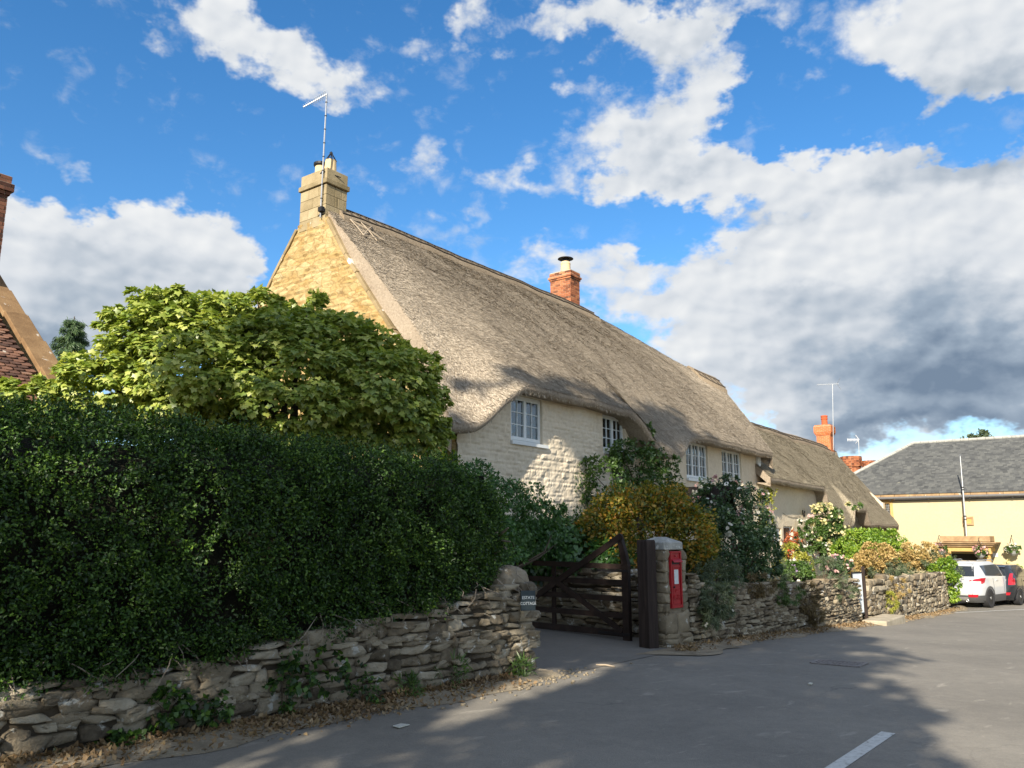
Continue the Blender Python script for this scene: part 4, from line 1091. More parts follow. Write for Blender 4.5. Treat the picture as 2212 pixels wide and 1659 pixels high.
# porch: two front columns, entablature with cornice, blocking course
pS = 51.2; gl_ = float(g(pS))
pl, pr_ = sn(at_s(2030, 1160, pS))[1], sn(at_s(2138, 1160, pS))[1]
def pz(y, x=2085): return float(at_s(x, y, pS)[2])
po_ = MB()
po_.sbox(pS - .02, HS - .005, pl, pr_, pz(1170), pz(1158)); po_.sbox(pS - .10, HS - .006, pl - .10, pr_ + .10, pz(1176), pz(1172.5)); 
for k, (o_, ya, yb) in enumerate(((.30, 1172.5, 1170.2), (.20, 1176, 1172.6), (.10, 1180, 1176.1))):
    po_.sbox(pS - o_, HS - .007 - .001 * k, pl - o_, pr_ + o_, pz(ya + 1), pz(yb + .9))
pto = po_.build('porch', M['hamtop'], hall, bevel=.01)
fz = MB(); fz.sbox(pS + .02, HS - .01, pl + .02, pr_ - .02, pz(1191), pz(1181.5)); fz.build('frieze', M['hamstone'], pto)
for nc in (pl + .24, pr_ - .24):
    cl = MB(); zt_ = pz(1191); zb2 = gl_ - .1
    cl.sbox(pS + .02, pS + .50, nc - .24, nc + .24, zt_ - .12, zt_); 
    cl.lathe(SN(pS + .26, nc, zb2), [(.21, 0), (.21, .12), (.18, .2), (.175, zt_ - zb2 - .35), (.16, zt_ - zb2 - .22), (.22, zt_ - zb2 - .121)], 18)
    cl.build('column', M['hamstone'], pto)
dk = MB(); dk.sbox(HS + .38, HS + .42, pdn0 - .2, pdn1 + .2, hb, .6); dk.build('door', plain('grey_door', (.045, .043, .040), .6), hall)
# small pale notice by the porch
nt_ = MB(); a_, b_ = hn_(2134), hn_(2145); nt_.sbox(HS - .03, HS - .004, a_, b_, hz_(1203, 2140), hz_(1194.5, 2140))
no = nt_.build('notice', plain('pale_notice', (.66, .70, .74), .6), hall)
# flag pole on the porch roof
fp = thing('flagpole', 'bare grey flagpole rising from the roof of the stone porch', 'flagpole', at_s(2088, 1157, 52.35))
b_ = at_s(2088, 1158, 52.35); t_ = np.array([b_[0], b_[1], float(at_s(2073, 985, 52.35)[2])])
t_ = b_ + (at_s(2074, 985, 52.35) - b_)
pm = MB(); pm.tube([b_, b_ + (t_ - b_) * .55, t_], [.06, .05, .03], 8); pm.build('pole', M['steel'], fp)
pm = MB(); pm.lathe(t_, [(.05, 0), (.06, .03), (.02, .07)], 8); pm.build('finial', M['steel'], fp)
pm = MB()
for f_ in (.20, .24, .57, .60):
    pm = MB(); pm.lathe(b_ + (t_ - b_) * f_, [(.085, 0), (.085, .05)], 8); pm.build('band', M['iron'], fp)

# brick house behind the low roofs, only its two stacks rise in view
bh = thing('brick_house', 'far house of which only two weathered octagonal brick stacks rise over the roofs', 'house', SN(68, -18, float(g(60))))
w_ = MB(); w_.sbox(65, 72, -24, -12, -2.6, 3.0); w_.prism([SN(65, -24, 3.0), SN(72, -24, 3.0), SN(68.5, -24, 5.2)], EN * 12); w_.build('wall', M['brick_dark'], bh)
r_ = MB(); r_.add([SN(64.7, -24.3, 2.9), SN(68.5, -24.3, 5.35), SN(68.5, -11.7, 5.35), SN(64.7, -11.7, 2.9), SN(72.3, -24.3, 2.9), SN(72.3, -11.7, 2.9)], [(0, 1, 2, 3), (1, 4, 5, 2)]); r_.build('roof', M['slates'], bh)
for (xc, yt_, wpx) in ((1838, 988, 45), (1877.5, 996, 33)):
    tp = at_s(xc, yt_, 68.0); t__ = np.dot(tp, ED) / np.dot(ray(xc, yt_), ED); rad = wpx / FPX * t__ / 2 / 1.02
    st = MB(); H_ = float(tp[2]) + 0; c_ = np.array([tp[0], tp[1], 4.4])
    z = 4.4; first = True
    while z < H_:
        o_ = .10 if z > H_ - .75 else 0.0
        rr = rad - .10 + o_
        for j in range(8):
            a0, a1 = 2 * math.pi * (j + .5) / 8, 2 * math.pi * (j + 1.5) / 8
            p0 = np.array([tp[0] + rr * math.cos(a0), tp[1] + rr * math.sin(a0), z]); p1 = np.array([tp[0] + rr * math.cos(a1), tp[1] + rr * math.sin(a1), z])
            nb = 3
            for q in range(nb):
                f0, f1 = (q + .02) / nb, (q + .97) / nb
                u0, u1 = p0 + (p1 - p0) * f0, p0 + (p1 - p0) * f1; inn = np.array([tp[0], tp[1], z])
                v0, v1 = inn + (u0 - inn) * .82, inn + (u1 - inn) * .82; e_ = EZ * .068
                st.add([u0, u1, v1, v0, u0 + e_, u1 + e_, v1 + e_, v0 + e_], [(0, 1, 2, 3), (4, 7, 6, 5), (0, 4, 5, 1), (2, 6, 7, 3), (0, 3, 7, 4), (1, 5, 6, 2)])
        z += .08
    so_ = st.build('chimney', M['brick'], bh)
    co = MB(); co.lathe(c_, [((rad - .14) * .93, 0), ((rad - .14) * .93, H_ - 4.45)], 8); co.build('mortar', M['mortar'], so_)
b_ = at_s(1857, 1035, 68.0); t_ = at_s(1854.5, 948, 68.0)
ae3 = thing('tv_aerial', 'small pale aerial on a thin pole between the two octagonal brick stacks', 'aerial', b_)
a_ = MB(); a_.tube([b_ - EZ * 1.5, t_], .03, 6); a_.build('mast', M['steel'], ae3)
a_ = MB(); p0, p1 = at_s(1831, 950, 68.0), at_s(1856, 950, 68.0); a_.bar(p0, p1, .05)
for f_ in np.linspace(0, .85, 8): a_.tube([p0 + (p1 - p0) * f_ - EZ * .12, p0 + (p1 - p0) * f_ + EZ * .12], .025, 4)
a_.tube([at_s(1848, 940, 68.0), p1], .03, 4); a_.tube([at_s(1848, 958, 68.0), p1], .03, 4)
a_.build('boom', plain('pale_aerial', (.6, .62, .65), .5, .4), ae3)

# =================================================================== tiled house on the left
lh = thing('tiled_house', 'old house with a scalloped clay tile roof, stone verge coping and a brick stack', 'house', SN(1.5, -18, 0))
LS = 5.8
rdg_n, rdg_z, ev_n, ev_z = -19.2, 8.22, -12.6, 3.45
w_ = MB(); w_.sbox(-5, LS - .05, -25.6, -13.0, -.6, 3.5); w_.prism([SN(-5, -25.5, 3.5), SN(-5, -13.0, 3.5), SN(-5, -19.2, 8.0)], ED * (LS + 4.95)); w_.build('wall', M['ochre'], lh)
M['claytile'] = surf('old_clay_tile', [(.1, c4(.06, .035, .028)), (.4, c4(.145, .075, .053)), (.65, c4(.22, .115, .075)), (.9, c4(.27, .19, .14))], 3, 6, .9, .6, 30, .008, isl=.8, spots=(c4(.46, .43, .38), 6, .66))
tv, tf = [], []
sl_n, sl_z = (ev_n - rdg_n), (ev_z - rdg_z); sl_L = math.hypot(sl_n, sl_z); dn_, dz_ = sl_n / sl_L, sl_z / sl_L; un, uz = -dz_, dn_
nrows = int(sl_L / .105)
for r_ in range(nrows):
    d0 = sl_L - r_ * .105
    x = LS - .42 - (.085 if r_ % 2 else 0)
    while x > -1.0:
        sag = .012 * math.sin(x * 2.2 + r_ * .2); lift = rng.uniform(.018, .034); b0 = len(tv); w2 = .08
        for (a_, dd, up) in ((-1, -.16, .0), (1, -.16, .0), (1, -.035, lift), (.72, -.012, lift + .002), (.35, .004, lift + .003), (0, .008, lift + .003), (-.35, .004, lift + .003), (-.72, -.012, lift + .002), (-1, -.035, lift)):
            dd2 = d0 + dd
            tv.append(SN(x + a_ * w2, rdg_n + dn_ * dd2 + un * (up + sag), rdg_z + dz_ * dd2 + uz * (up + sag)))
        tf.append(tuple(b0 + q for q in range(9)))
        for q in range(2, 8):
            bq = len(tv); p_, q_ = tv[b0 + q], tv[b0 + q + 1]; dn3 = SN(0, -un * .016, -uz * .016); tv += [p_ + dn3, q_ + dn3]; tf.append((b0 + q, b0 + q + 1, bq + 1, bq))
        x -= .166
tm = MB(); tm.add(np.array(tv), tf)
tm.add([SN(-5.2, rdg_n, rdg_z - .05), SN(LS - .3, rdg_n, rdg_z - .05), SN(LS - .3, ev_n, ev_z - .05), SN(-5.2, ev_n, ev_z - .05), SN(-5.2, -25.8, 3.4), SN(LS - .3, -25.8, 3.4)], [(0, 1, 2, 3), (0, 1, 5, 4)])
tm.build('roof', M['claytile'], lh)
cpm = MB()
a_, b_ = SN(LS - .12, rdg_n, rdg_z + .08), SN(LS - .12, ev_n, ev_z + .08)
L2 = np.linalg.norm(b_ - a_); m = int(L2 / .95)
M['coping_l'] = surf('brown_coping', [(.2, c4(.13, .075, .035)), (.5, c4(.24, .15, .075)), (.8, c4(.33, .24, .13))], 3, 8, .92, .6, 24, .012, isl=.3, spots=(c4(.62, .60, .55), 3.2, .64))
for i in range(m):
    cpm.bar(a_ + (b_ - a_) * (i / m) + EZ * .045 * (1 if i % 1 == 0 else 0), a_ + (b_ - a_) * ((i + 1.02) / m) + EZ * .0, .38, .085, up=SN(0, un, uz))
cpm.build('verge_coping', M['coping_l'], lh, bevel=.012)
mb1, mb2 = MB(), MB()
kc = at_s(17, 560, 5.75); kn = sn(kc)[1]
bricks(mb1, mb2, 4.92, 5.62, kn - 1.2, kn, 6.4, 7.75)
for (e_, z0_, z1_) in ((.03, 7.75, 7.82), (.07, 7.82, 7.97), (.03, 7.97, 8.12)): bricks(mb1, mb2, 4.92 - e_, 5.62 + e_, kn - 1.2 - e_, kn + e_, z0_, z1_)
lo = mb1.build('chimney', M['brick_dark'], lh); mb2.build('mortar', M['mortar'], lo)

# =================================================================== dry stone walls
def stone_template(k=4):
    bm = bmesh.new(); bmesh.ops.create_cube(bm, size=2.0); bmesh.ops.subdivide_edges(bm, edges=bm.edges[:], cuts=k - 2, use_grid_fill=True)
    V = np.array([v.co[:] for v in bm.verts]); F = np.array([[v.index for v in f.verts] for f in bm.faces]); bm.free()
    inf = np.abs(V).max(1, keepdims=True); two = np.linalg.norm(V, axis=1, keepdims=True)
    return V * (.95 + .05 * inf / two * 1.15), F
ST_V, ST_F = stone_template(6)
def add_stones(items, jitter=.035, seed=0, pull=1.0):
    """items: (centre, ax, ay, az, hx, hy, hz)"""
    r = np.random.default_rng(seed); m = len(items); k = len(ST_V)
    C = np.array([i[0] for i in items]); AX = np.array([i[1] for i in items]); AY = np.array([i[2] for i in items]); AZ_ = np.array([i[3] for i in items]); H = np.array([i[4:7] for i in items])
    base = np.repeat(ST_V[None], m, 0)
    # slow lumps so that no two stones match: random shear, taper and per vertex noise
    sh = r.normal(0, .10, (m, 1)); tp = r.normal(0, .14, (m, 1)); tq = r.normal(0, .14, (m, 1))
    x, y, z = base[..., 0], base[..., 1], base[..., 2]
    x2 = x * (1 + tp * z) + sh * z; z2 = z * (1 + tq * x) + r.normal(0, .10, (m, 1)) * x * y; y2 = y * (1 + r.normal(0, .12, (m, 1)) * x)
    ph = r.uniform(0, 6.28, (m, 1)); ph2 = r.uniform(0, 6.28, (m, 1)); y2 = y2 + .05 * np.sin(2.6 * x + ph) * np.cos(2.1 * z + ph * 1.7) + .05 * np.sin(6.5 * x + ph2) * np.cos(5.2 * z + ph); z2 = z2 + .05 * np.sin(4.6 * x + ph2 * 1.3)
    B_ = np.stack([x2, y2, z2], -1) + r.normal(0, jitter, (m, k, 3))
    off = r.normal(0, 1, (m, 8, 3)) * np.array([.10, .12, .20]) * pull; ci = 0     # eight corners pulled about: broken, angular blocks
    for sx in (-1, 1):
        for sy_ in (-1, 1):
            for sz in (-1, 1):
                w8 = np.clip((1 + sx * x) / 2, 0, 1) * np.clip((1 + sy_ * y) / 2, 0, 1) * np.clip((1 + sz * z) / 2, 0, 1)
                B_ = B_ + w8[..., None] * off[:, ci][:, None]; ci += 1
    for _ in range(4):                          # knock flat facets off each stone
        d_ = r.normal(0, 1, (m, 3)); d_[:, 1] = np.abs(d_[:, 1]) * .8; d_ /= np.linalg.norm(d_, axis=1, keepdims=True); h_ = r.uniform(.95, 1.5, (m, 1))
        ov = np.maximum(0, (B_ * d_[:, None]).sum(-1) - h_); B_ = B_ - ov[..., None] * d_[:, None] * .9
    # shared noise on coincident template vertices keeps faces closed (template is welded)
    P = C[:, None] + (B_[..., 0] * H[:, None, 0])[..., None] * AX[:, None] + (B_[..., 1] * H[:, None, 1])[..., None] * AY[:, None] + (B_[..., 2] * H[:, None, 2])[..., None] * AZ_[:, None]
    F = (ST_F[None] + (np.arange(m) * k)[:, None, None]).reshape(-1, 4)
    return P.reshape(-1, 3), F
def rough_wall(s_range, n_of, top_of, base_of, thick, outw, hrange, wrange, seed, along='s', tilt=0.0, big=.09):
    """courses of irregular flat stones; 'along' s or n"""
    r = np.random.default_rng(seed); items = []
    a0, a1 = s_range
    z = -.12; row = 0
    while z < 3:
        h = r.uniform(*hrange)
        a = a0 - r.uniform(0, wrange[1])
        any_ = False
        while a < a1:
            hh = h * r.uniform(.72, 1.15); w = r.uniform(*wrange) * (1.0 + .8 * (r.random() < .15)); isbig = r.random() < big
            if isbig: hh *= 1.7; w *= 1.1
            ac = a + w / 2
            if a0 <= ac <= a1 + .02:
                zc = z + h / 2 + float(base_of(ac)) + .035 * math.sin(ac * 1.3 + row * .8) + r.normal(0, .008)
                if zc + hh * .35 < float(top_of(ac)) + float(base_of(ac)):
                    any_ = True
                    nn = float(n_of(ac)); nn2 = float(n_of(ac + .1))
                    if along == 's':
                        ax = SN(.1, nn2 - nn, 0); ax = ax / np.linalg.norm(ax); ay = np.cross(EZ, ax) * (-1); 
                        if np.dot(ay, EN) < 0: ay = -ay
                        c = SN(ac, nn, zc)
                    else:
                        ax = EN; ay = outw; c = SN(nn, ac, zc)
                    th = math.radians(r.normal(0, 2.4)); ax2 = ax * math.cos(th) + EZ * math.sin(th); az2 = -ax * math.sin(th) + EZ * math.cos(th)
                    dep = .13
                    items.append((c - ay * (dep - r.uniform(.0, .032) - (.008 if isbig else 0)), ax2, ay, az2, w * .51, dep, hh * .53))
            a += w
        z += h * .93; row += 1
        if not any_: break
    return items
items = []
# left wall, below the hedge
lt = lambda s: np.interp(s, [-5, 2.5, 4.0, 5.5, 6.8, 7.5, 8.15], [.55, .55, .62, .78, .90, 1.02, 1.08])
L1 = rough_wall((-3.5, 8.12), wl_n, lt, g, .45, None, (.034, .105), (.10, .30), 31, big=.10)
# squared quoins and the return at the gateway end
for k in range(7):
    zz = .07 + k * .148
    L1.append((SN(8.06, -5.90 - (.05 if k % 2 else 0), zz), ED, EN, EZ, .13 if k % 2 else .17, .13 if k % 2 else .10, .076))
    L1.append((SN(8.02, -6.16, zz + .01), EN, ED, EZ, .13, .13, .074))
lw = thing('stone_wall', 'low rubble wall under the dark hedge, ending in squared quoins at the gateway', 'wall', SN(4, -6.2, 0))
V, F = add_stones(L1, seed=2); arr_mesh('stones', V, F, M['rubble'], lw)
core = MB(); S_ = np.arange(-3.6, 7.95, .25); core.grid(np.array([[SN(s, wl_n(s) - .035, -.2), SN(s, wl_n(s) - .035, float(lt(s)) - .12), SN(s, wl_n(s) - .45, float(lt(s)) - .12), SN(s, wl_n(s) - .45, -.2)] for s in S_]))
core.grid(np.array([[SN(7.93, n_, -.2), SN(7.93, n_, .95)] for n_ in (-5.97, -6.3)]))
core.build('wall_core', M['joint'], lw)
# boulder on the end of that wall
bc = at_t(1098, 1254, 9.75)
bb_ = MB(); bm = bmesh.new(); bmesh.ops.create_icosphere(bm, subdivisions=4, radius=1.0)
Vb = np.array([v.co[:] for v in bm.verts]); Fb = [[v.index for v in f.verts] for f in bm.faces]; bm.free()
rad = 1 + .16 * smooth_noise(Vb[:, 0] * 1 + 3, Vb[:, 1] + Vb[:, 2] * .7 + 3, 1.5, 4, 4) + .05 * smooth_noise(Vb[:, 0] * 3 + 9, Vb[:, 2] * 3 + Vb[:, 1] * 2 + 9, 2.5, 12, 3) + .10 * smooth_noise(Vb[:, 2] + 5, Vb[:, 0] - Vb[:, 1] + 5, 2.6, 9, 3)
Vb = np.sign(Vb) * np.abs(Vb) ** .8 * rad[:, None]
bb_.add(bc + Vb[:, :1] * ED * .25 + Vb[:, 1:2] * EN * .20 + Vb[:, 2:] * EZ * .175, Fb)
tag(bb_.build('boulder', M['boulder'], base=bc - EZ * .17), 'big rounded pale boulder sitting on the end of the left wall', 'boulder')
# wall along the street beyond the pillar, lower part retaining the gardens, gap for the little gate
rt_ = lambda s: np.interp(s, [11.9, 12.2, 12.5, 13.0, 14, 18, 22, 24, 26, 33.4], [1.25, 1.15, .98, .90, .92, 1.02, 1.12, 1.20, 1.25, 1.34])
GATE_A, GATE_B = 21.62, 22.35
R1 = rough_wall((12.12, GATE_A), wr_n, rt_, g, .45, None, (.03, .085), (.10, .28), 41, big=.07)
rw = thing('stone_wall', 'rough dry stone garden wall between the post box pillar and the little grey gate', 'wall', SN(17, -5.8, float(g(17))))
V, F = add_stones(R1, seed=3); arr_mesh('stones', V, F, M['rubble_far'], rw)
core = MB(); S_ = np.arange(12.1, GATE_A + .05, .25); core.grid(np.array([[SN(s, wr_n(s) - .035, float(g(s)) - .2), SN(s, wr_n(s) - .035, float(g(s)) + float(rt_(s)) - .12), SN(s, wr_n(s) - .45, float(g(s)) + float(rt_(s)) - .12), SN(s, wr_n(s) - .45, float(g(s)) - .2)] for s in S_])); core.build('wall_core', M['joint'], rw)
R2 = rough_wall((GATE_B + .12, 33.3), wr_n, rt_, g, .45, None, (.08, .17), (.18, .42), 43, big=.05)
for k in range(10): R2.append((SN(33.25, -5.85 - .1 * (k % 2), float(g(33)) + .06 + k * .135), EN, ED, EZ, .24, .14, .075))
rw2 = thing('stone_wall', 'sunlit dry stone wall from the little grey gate to the parked white car', 'wall', SN(30, -5.8, float(g(30))))
V, F = add_stones(R2, seed=5); arr_mesh('stones', V, F, M['rubble_far'], rw2)
core = MB(); S_ = np.arange(GATE_B + .15, 33.1, .25); core.grid(np.array([[SN(s, wr_n(s) - .035, float(g(s)) - .2), SN(s, wr_n(s) - .035, float(g(s)) + float(rt_(s)) - .12), SN(s, wr_n(s) - .45, float(g(s)) + float(rt_(s)) - .12), SN(s, wr_n(s) - .45, float(g(s)) - .2)] for s in S_])); core.build('wall_core', M['joint'], rw2)
# bank wall along the drive, seen through the gate
bw_n0, bw_n1 = -10.7, -6.3
b_of = lambda a: -.12
B1 = rough_wall((bw_n0, bw_n1), lambda a: 12.45, lambda a: 1.14, b_of, .4, -ED, (.04, .11), (.14, .38), 51, along='n')
dw = thing('stone_wall', 'shaded dry stone bank wall along the drive behind the open gate', 'wall', SN(12.5, -9, -.1))
V, F = add_stones(B1, seed=7); arr_mesh('stones', V, F, M['rubble'], dw)
core = MB(); core.sbox(12.50, 12.9, bw_n0, bw_n1, -.2, .92); core.build('wall_core', M['joint'], dw)
# raised garden soil behind the street wall
A, B = np.meshgrid(np.concatenate([np.arange(12.62, 33.4, .6)]), np.array([-15, -12.0, -9, -7, -5.85]), indexing='ij')
mb = MB(); mb.grid(SN(A, B, g(A) + np.interp(A, [11.7, 14, 24, 33], [.85, .82, 1.05, 1.2]) - .12)); kind(mb.build('garden_soil', M['earth'], base=(0, 0, 0), smooth=True), 'structure')

# =================================================================== pillar, post box, gate
AZP = R(51); PD = np.array([math.sin(AZP), math.cos(AZP), 0]); PN = np.array([math.cos(AZP), -math.sin(AZP), 0])
pc0 = at_g(1441, 1402); pc0[2] = float(g(sn(pc0)[0])) - .02        # near corner of the pillar
def PP(a, b, z): return pc0 + PD * a - PN * b + EZ * z               # a along the face, b into it
pil = thing('gate_pillar', 'square stone gate pillar with a lichened pyramid capstone and the red post box built in', 'pillar', PP(.26, .3, 0))
it = []; r2 = np.random.default_rng(8); z = 0.0; kk = 0
hts = [.07, .09, .07, .31, .13, .16, .15, .16, .17, .17]
z = 0
PWID, PDEP = .43, .48
for k, h_ in enumerate(hts):
    zc = z + h_ / 2
    # left return: one or two squared blocks, front: stones either side of the box
    cuts = [.03, PDEP] if k in (3, 9, 6) else [.03, PDEP * r2.uniform(.4, .6), PDEP]
    for a_, b_ in zip(cuts[:-1], cuts[1:]):
        it.append((PP(.065 - r2.uniform(0, .015), (a_ + b_) / 2, zc), -PN, -PD, EZ, (b_ - a_) / 2 * 1.02, .065, h_ * .50))
    boxed = .55 < zc < 1.50
    fr_ = [(.0, .108), (.385, .50)] if boxed else [(.0, .27), (.27, .52)]
    flare = max(0, .35 - zc) * .5
    for a_, b_ in fr_:
        it.append((PP((a_ + b_) / 2 + (flare if a_ > .2 else 0), .08 - r2.uniform(0, .015) - flare * .0, zc), PD, PN, EZ, (b_ - a_) / 2 * 1.03, .09, h_ * .50))
    it.append((PP(PWID - .06, .30, zc), PN, PD, EZ, .19, .09, h_ * .5))
    z += h_
V, F = add_stones(it, jitter=.03, seed=11, pull=.3); arr_mesh('stones', V, F, M['pillar'], pil)
core = MB(); core.prism([PP(.03, .03, -.1), PP(.44, .03, -.1), PP(.44, .46, -.1), PP(.03, .46, -.1)], EZ * 1.55)
core.prism([PP(.10, .012, .0), PP(.56, .012, .0), PP(.51, .012, .5), PP(.41, .012, 1.45), PP(.10, .012, 1.45)], PN * -.2)
core.build('pillar_core', surf('pillar_mortar', [(.25, c4(.17, .135, .09)), (.7, c4(.30, .25, .18))], 8, 7, .95, .9, 20, .02), pil)
cap = MB(); zc = 1.475
lo_ = [PP(-.025, -.03, zc), PP(.42, -.03, zc), PP(.42, .50, zc), PP(-.025, .50, zc)]; hi_ = [p + EZ * .115 for p in lo_]
tp_ = [PP(.14, .16, zc + .19), PP(.26, .16, zc + .195), PP(.26, .31, zc + .195), PP(.14, .31, zc + .19)]
cap.add(lo_ + hi_ + tp_, [(0, 3, 2, 1), (0, 1, 5, 4), (1, 2, 6, 5), (2, 3, 7, 6), (3, 0, 4, 7), (4, 5, 9, 8), (5, 6, 10, 9), (6, 7, 11, 10), (7, 4, 8, 11), (8, 9, 10, 11)])
cap.build('capstone', M['capstone'], pil, bevel=.015)
# post box
x0, x1, z0_, z1_ = .115, .380, .60, 1.455
pb = thing('post_box', 'narrow red cast iron post box set in the stone gate pillar', 'post box', PP(.28, 0, z0_))
q = MB()
def pbx(a0, a1, o0, o1, za, zb): q.box(PP((a0 + a1) / 2, -(o0 + o1) / 2, (za + zb) / 2), PD, PN, EZ, (a1 - a0) / 2, (o1 - o0) / 2, (zb - za) / 2)
pbx(x0, x1, -.06, .012, z0_, z1_)
pbo = q.build('body', M['red'], pb, bevel=.006)
q = MB()
pbx(x0 + .004, x0 + .032, .0125, .030, z0_ + .004, z1_ - .004); pbx(x1 - .032, x1 - .004, .0125, .030, z0_ + .004, z1_ - .004); pbx(x0 + .033, x1 - .033, .0125, .029, z0_ + .004, z0_ + .05); pbx(x0 + .033, x1 - .033, .0125, .029, z1_ - .03, z1_ - .004)
q.build('border', M['red'], pb, bevel=.004)
q = MB(); ht = z1_ - .155
q.add([PP(x0 + .03, -.013, ht + .05), PP(x1 - .03, -.013, ht + .05), PP(x1 - .025, -.07, ht + .0), PP(x0 + .025, -.07, ht + .0), PP(x1 - .025, -.072, ht - .014), PP(x0 + .025, -.072, ht - .014), PP(x1 - .03, -.013, ht + .03), PP(x0 + .03, -.013, ht + .03)], [(0, 1, 2, 3), (3, 2, 4, 5), (5, 4, 6, 7), (0, 3, 5, 7), (1, 6, 4, 2)])
ho = q.build('hood', M['red'], pb)
q = MB(); pbx(x0 + .045, x1 - .045, .0125, .016, ht - .045, ht + .022); q.build('slot', M['black'], ho)
q = MB(); pbx(x0 + .04, x1 - .04, .013, .026, ht - .095, ht - .06); q.build('maker_plate', M['red'], pb, bevel=.004); q = MB(); pbx(x0 + .05, x1 - .05, .013, .02, z0_ + .06, z0_ + .30); q.build('door', M['red'], pb, bevel=.004)
q = MB(); pbx(x0 + .06, x1 - .06, .013, .018, z0_ + .345, ht - .105); q.build('notice_frame', M['red'], pb)
q = MB(); pbx(x0 + .085, x1 - .085, .0185, .023, z0_ + .36, ht - .125); no = q.build('notice', plain('notice_card', (.62, .66, .66), .5, 0, .3, 0, .05), pb)
def text_mesh(name, txt, size, origin, xdir, ydir, mat, parent, depth=.002, align='CENTER', spacing=1.0):
    cu = bpy.data.curves.new(name, 'FONT'); cu.body = txt; cu.size = size; cu.align_x = align; cu.align_y = 'CENTER'; cu.extrude = depth; cu.space_line = 1.35; cu.space_character = spacing
    to_ = bpy.data.objects.new('tmp', cu); COL.objects.link(to_); bpy.context.view_layer.update()
    me = bpy.data.meshes.new_from_object(to_.evaluated_get(bpy.context.evaluated_depsgraph_get())); bpy.data.objects.remove(to_); bpy.data.curves.remove(cu)
    zdir = np.cross(xdir, ydir); m_ = MB()
    V_ = np.array([v.co[:] for v in me.vertices]); Fs_ = [tuple(p.vertices) for p in me.polygons]; bpy.data.meshes.remove(me)
    m_.add(origin + V_[:, :1] * xdir + V_[:, 1:2] * ydir + V_[:, 2:] * zdir, Fs_)
    return m_.build(name, mat, parent)
text_mesh('cypher', 'GR', .115, PP((x0 + x1) / 2, -.022, z0_ + .16), PD, EZ, M['red'], pb, .005)
q = MB()
cz_ = z0_ + .255; cx_ = (x0 + x1) / 2
q.add([PP(cx_ - .03, -.021, cz_ - .02), PP(cx_ + .03, -.021, cz_ - .02), PP(cx_ + .038, -.021, cz_ + .022), PP(cx_ + .016, -.021, cz_ + .004), PP(cx_, -.021, cz_ + .03), PP(cx_ - .016, -.021, cz_ + .004), PP(cx_ - .038, -.021, cz_ + .022), PP(cx_ - .03, -.026, cz_ - .02), PP(cx_ + .03, -.026, cz_ - .02), PP(cx_ + .038, -.026, cz_ + .022), PP(cx_ + .016, -.026, cz_ + .004), PP(cx_, -.026, cz_ + .03), PP(cx_ - .016, -.026, cz_ + .004), PP(cx_ - .038, -.026, cz_ + .022)],
      [(7, 8, 9, 10), (7, 10, 11, 12), (7, 12, 13), (0, 1, 8, 7), (1, 2, 9, 8), (2, 3, 10, 9), (3, 4, 11, 10), (4, 5, 12, 11), (5, 6, 13, 12), (6, 0, 7, 13)])
q.build('crown', M['red'], pb)
q = MB(); q.lathe(PP(x0 + .075, -.02, z0_ + .315), [(.014, 0), (.014, .012), (.008, .014)], 10, PN); pbx(x0 + .068, x0 + .082, .018, .026, z0_ + .30, z0_ + .33); q.build('keyhole', M['black'], pb)
q = MB(); q.lathe(PP(cx_, -.012, z1_ - .075), [(.016, 0), (.014, .012), (.004, .016)], 10, PN); q.build('boss', M['red'], pb)

# hanging post and the open field gate
gpB = at_g(1400, 1404) + PD * .135; gpB[2] = float(g(sn(gpB)[0])) - .04
GP_D = PD; hp = MB()
gs, gn, _ = sn(gpB)
prof = [(-.06, 1.03), (1.35, 1.0), (1.615, .98), (1.64, .90)]
for (za, ka), (zb, kb) in zip(prof[:-1], prof[1:]):
    A_ = [gpB + PD * sx * .10 * ka - PN * (sy * .10 * ka + .10) + EZ * za for sx, sy in ((-1, -1), (1, -1), (1, 1), (-1, 1))]; B_ = [gpB + PD * sx * .10 * kb - PN * (sy * .10 * kb + .10) + EZ * zb for sx, sy in ((-1, -1), (1, -1), (1, 1), (-1, 1))]
    hp.add(A_ + B_, [(0, 1, 5, 4), (1, 2, 6, 5), (2, 3, 7, 6), (3, 0, 4, 7)] + ([(4, 5, 6, 7)] if zb > 1.62 else []))
tag(hp.build('gate_post', M['wood'], base=gpB), 'thick dark wooden hanging post standing beside the stone pillar', 'gate post')
heel = at_g(1356, 1389); heel[2] = float(g(11.9)) + .05; far_ = SN(12.15, -9.6, float(g(11.9)) + .05)
gd = (far_ - heel); gd[2] = 0; gd /= np.linalg.norm(gd); gnrm = np.cross(gd, EZ); 
if np.dot(gnrm, ED) > 0: gnrm = -gnrm                                   # towards the camera side
gt = thing('field_gate', 'dark brown five bar gate with a raised curved heel, swung open along the drive', 'gate', heel)
GL = 3.05
hm = MB()
pts = [(0, -.02), (0, .4), (0, .85), (-.005, 1.15), (.03, 1.35), (.075, 1.50), (.11, 1.62)]
sec = []
for (x, z) in pts:
    w_ = .062 if z < 1.15 else .062 - .018 * (z - 1.15) / .47
    sec.append([heel + gd * (x + sx * w_) + gnrm * sy * .04 + EZ * z for sx, sy in ((-1, -1), (1, -1), (1, 1), (-1, 1))])
hm.grid(np.array([r_ + [r_[0]] for r_ in sec])); hm.add(sec[-1], [(0, 1, 2, 3)]); hm.build('heel', M['gatewood'], gt)
zs_ = [(1.135, .085), (.885, .085), (.63, .085), (.365, .085), (.09, .10)]
for k, (z_, h_) in enumerate(zs_):
    b_ = MB(); b_.bar(heel + gd * .06 + EZ * z_, heel + gd * GL + EZ * (z_ + (.03 if k < 1 else .0)), .04 if k else .06, h_); b_.build('bar', M['gatewood'], gt)
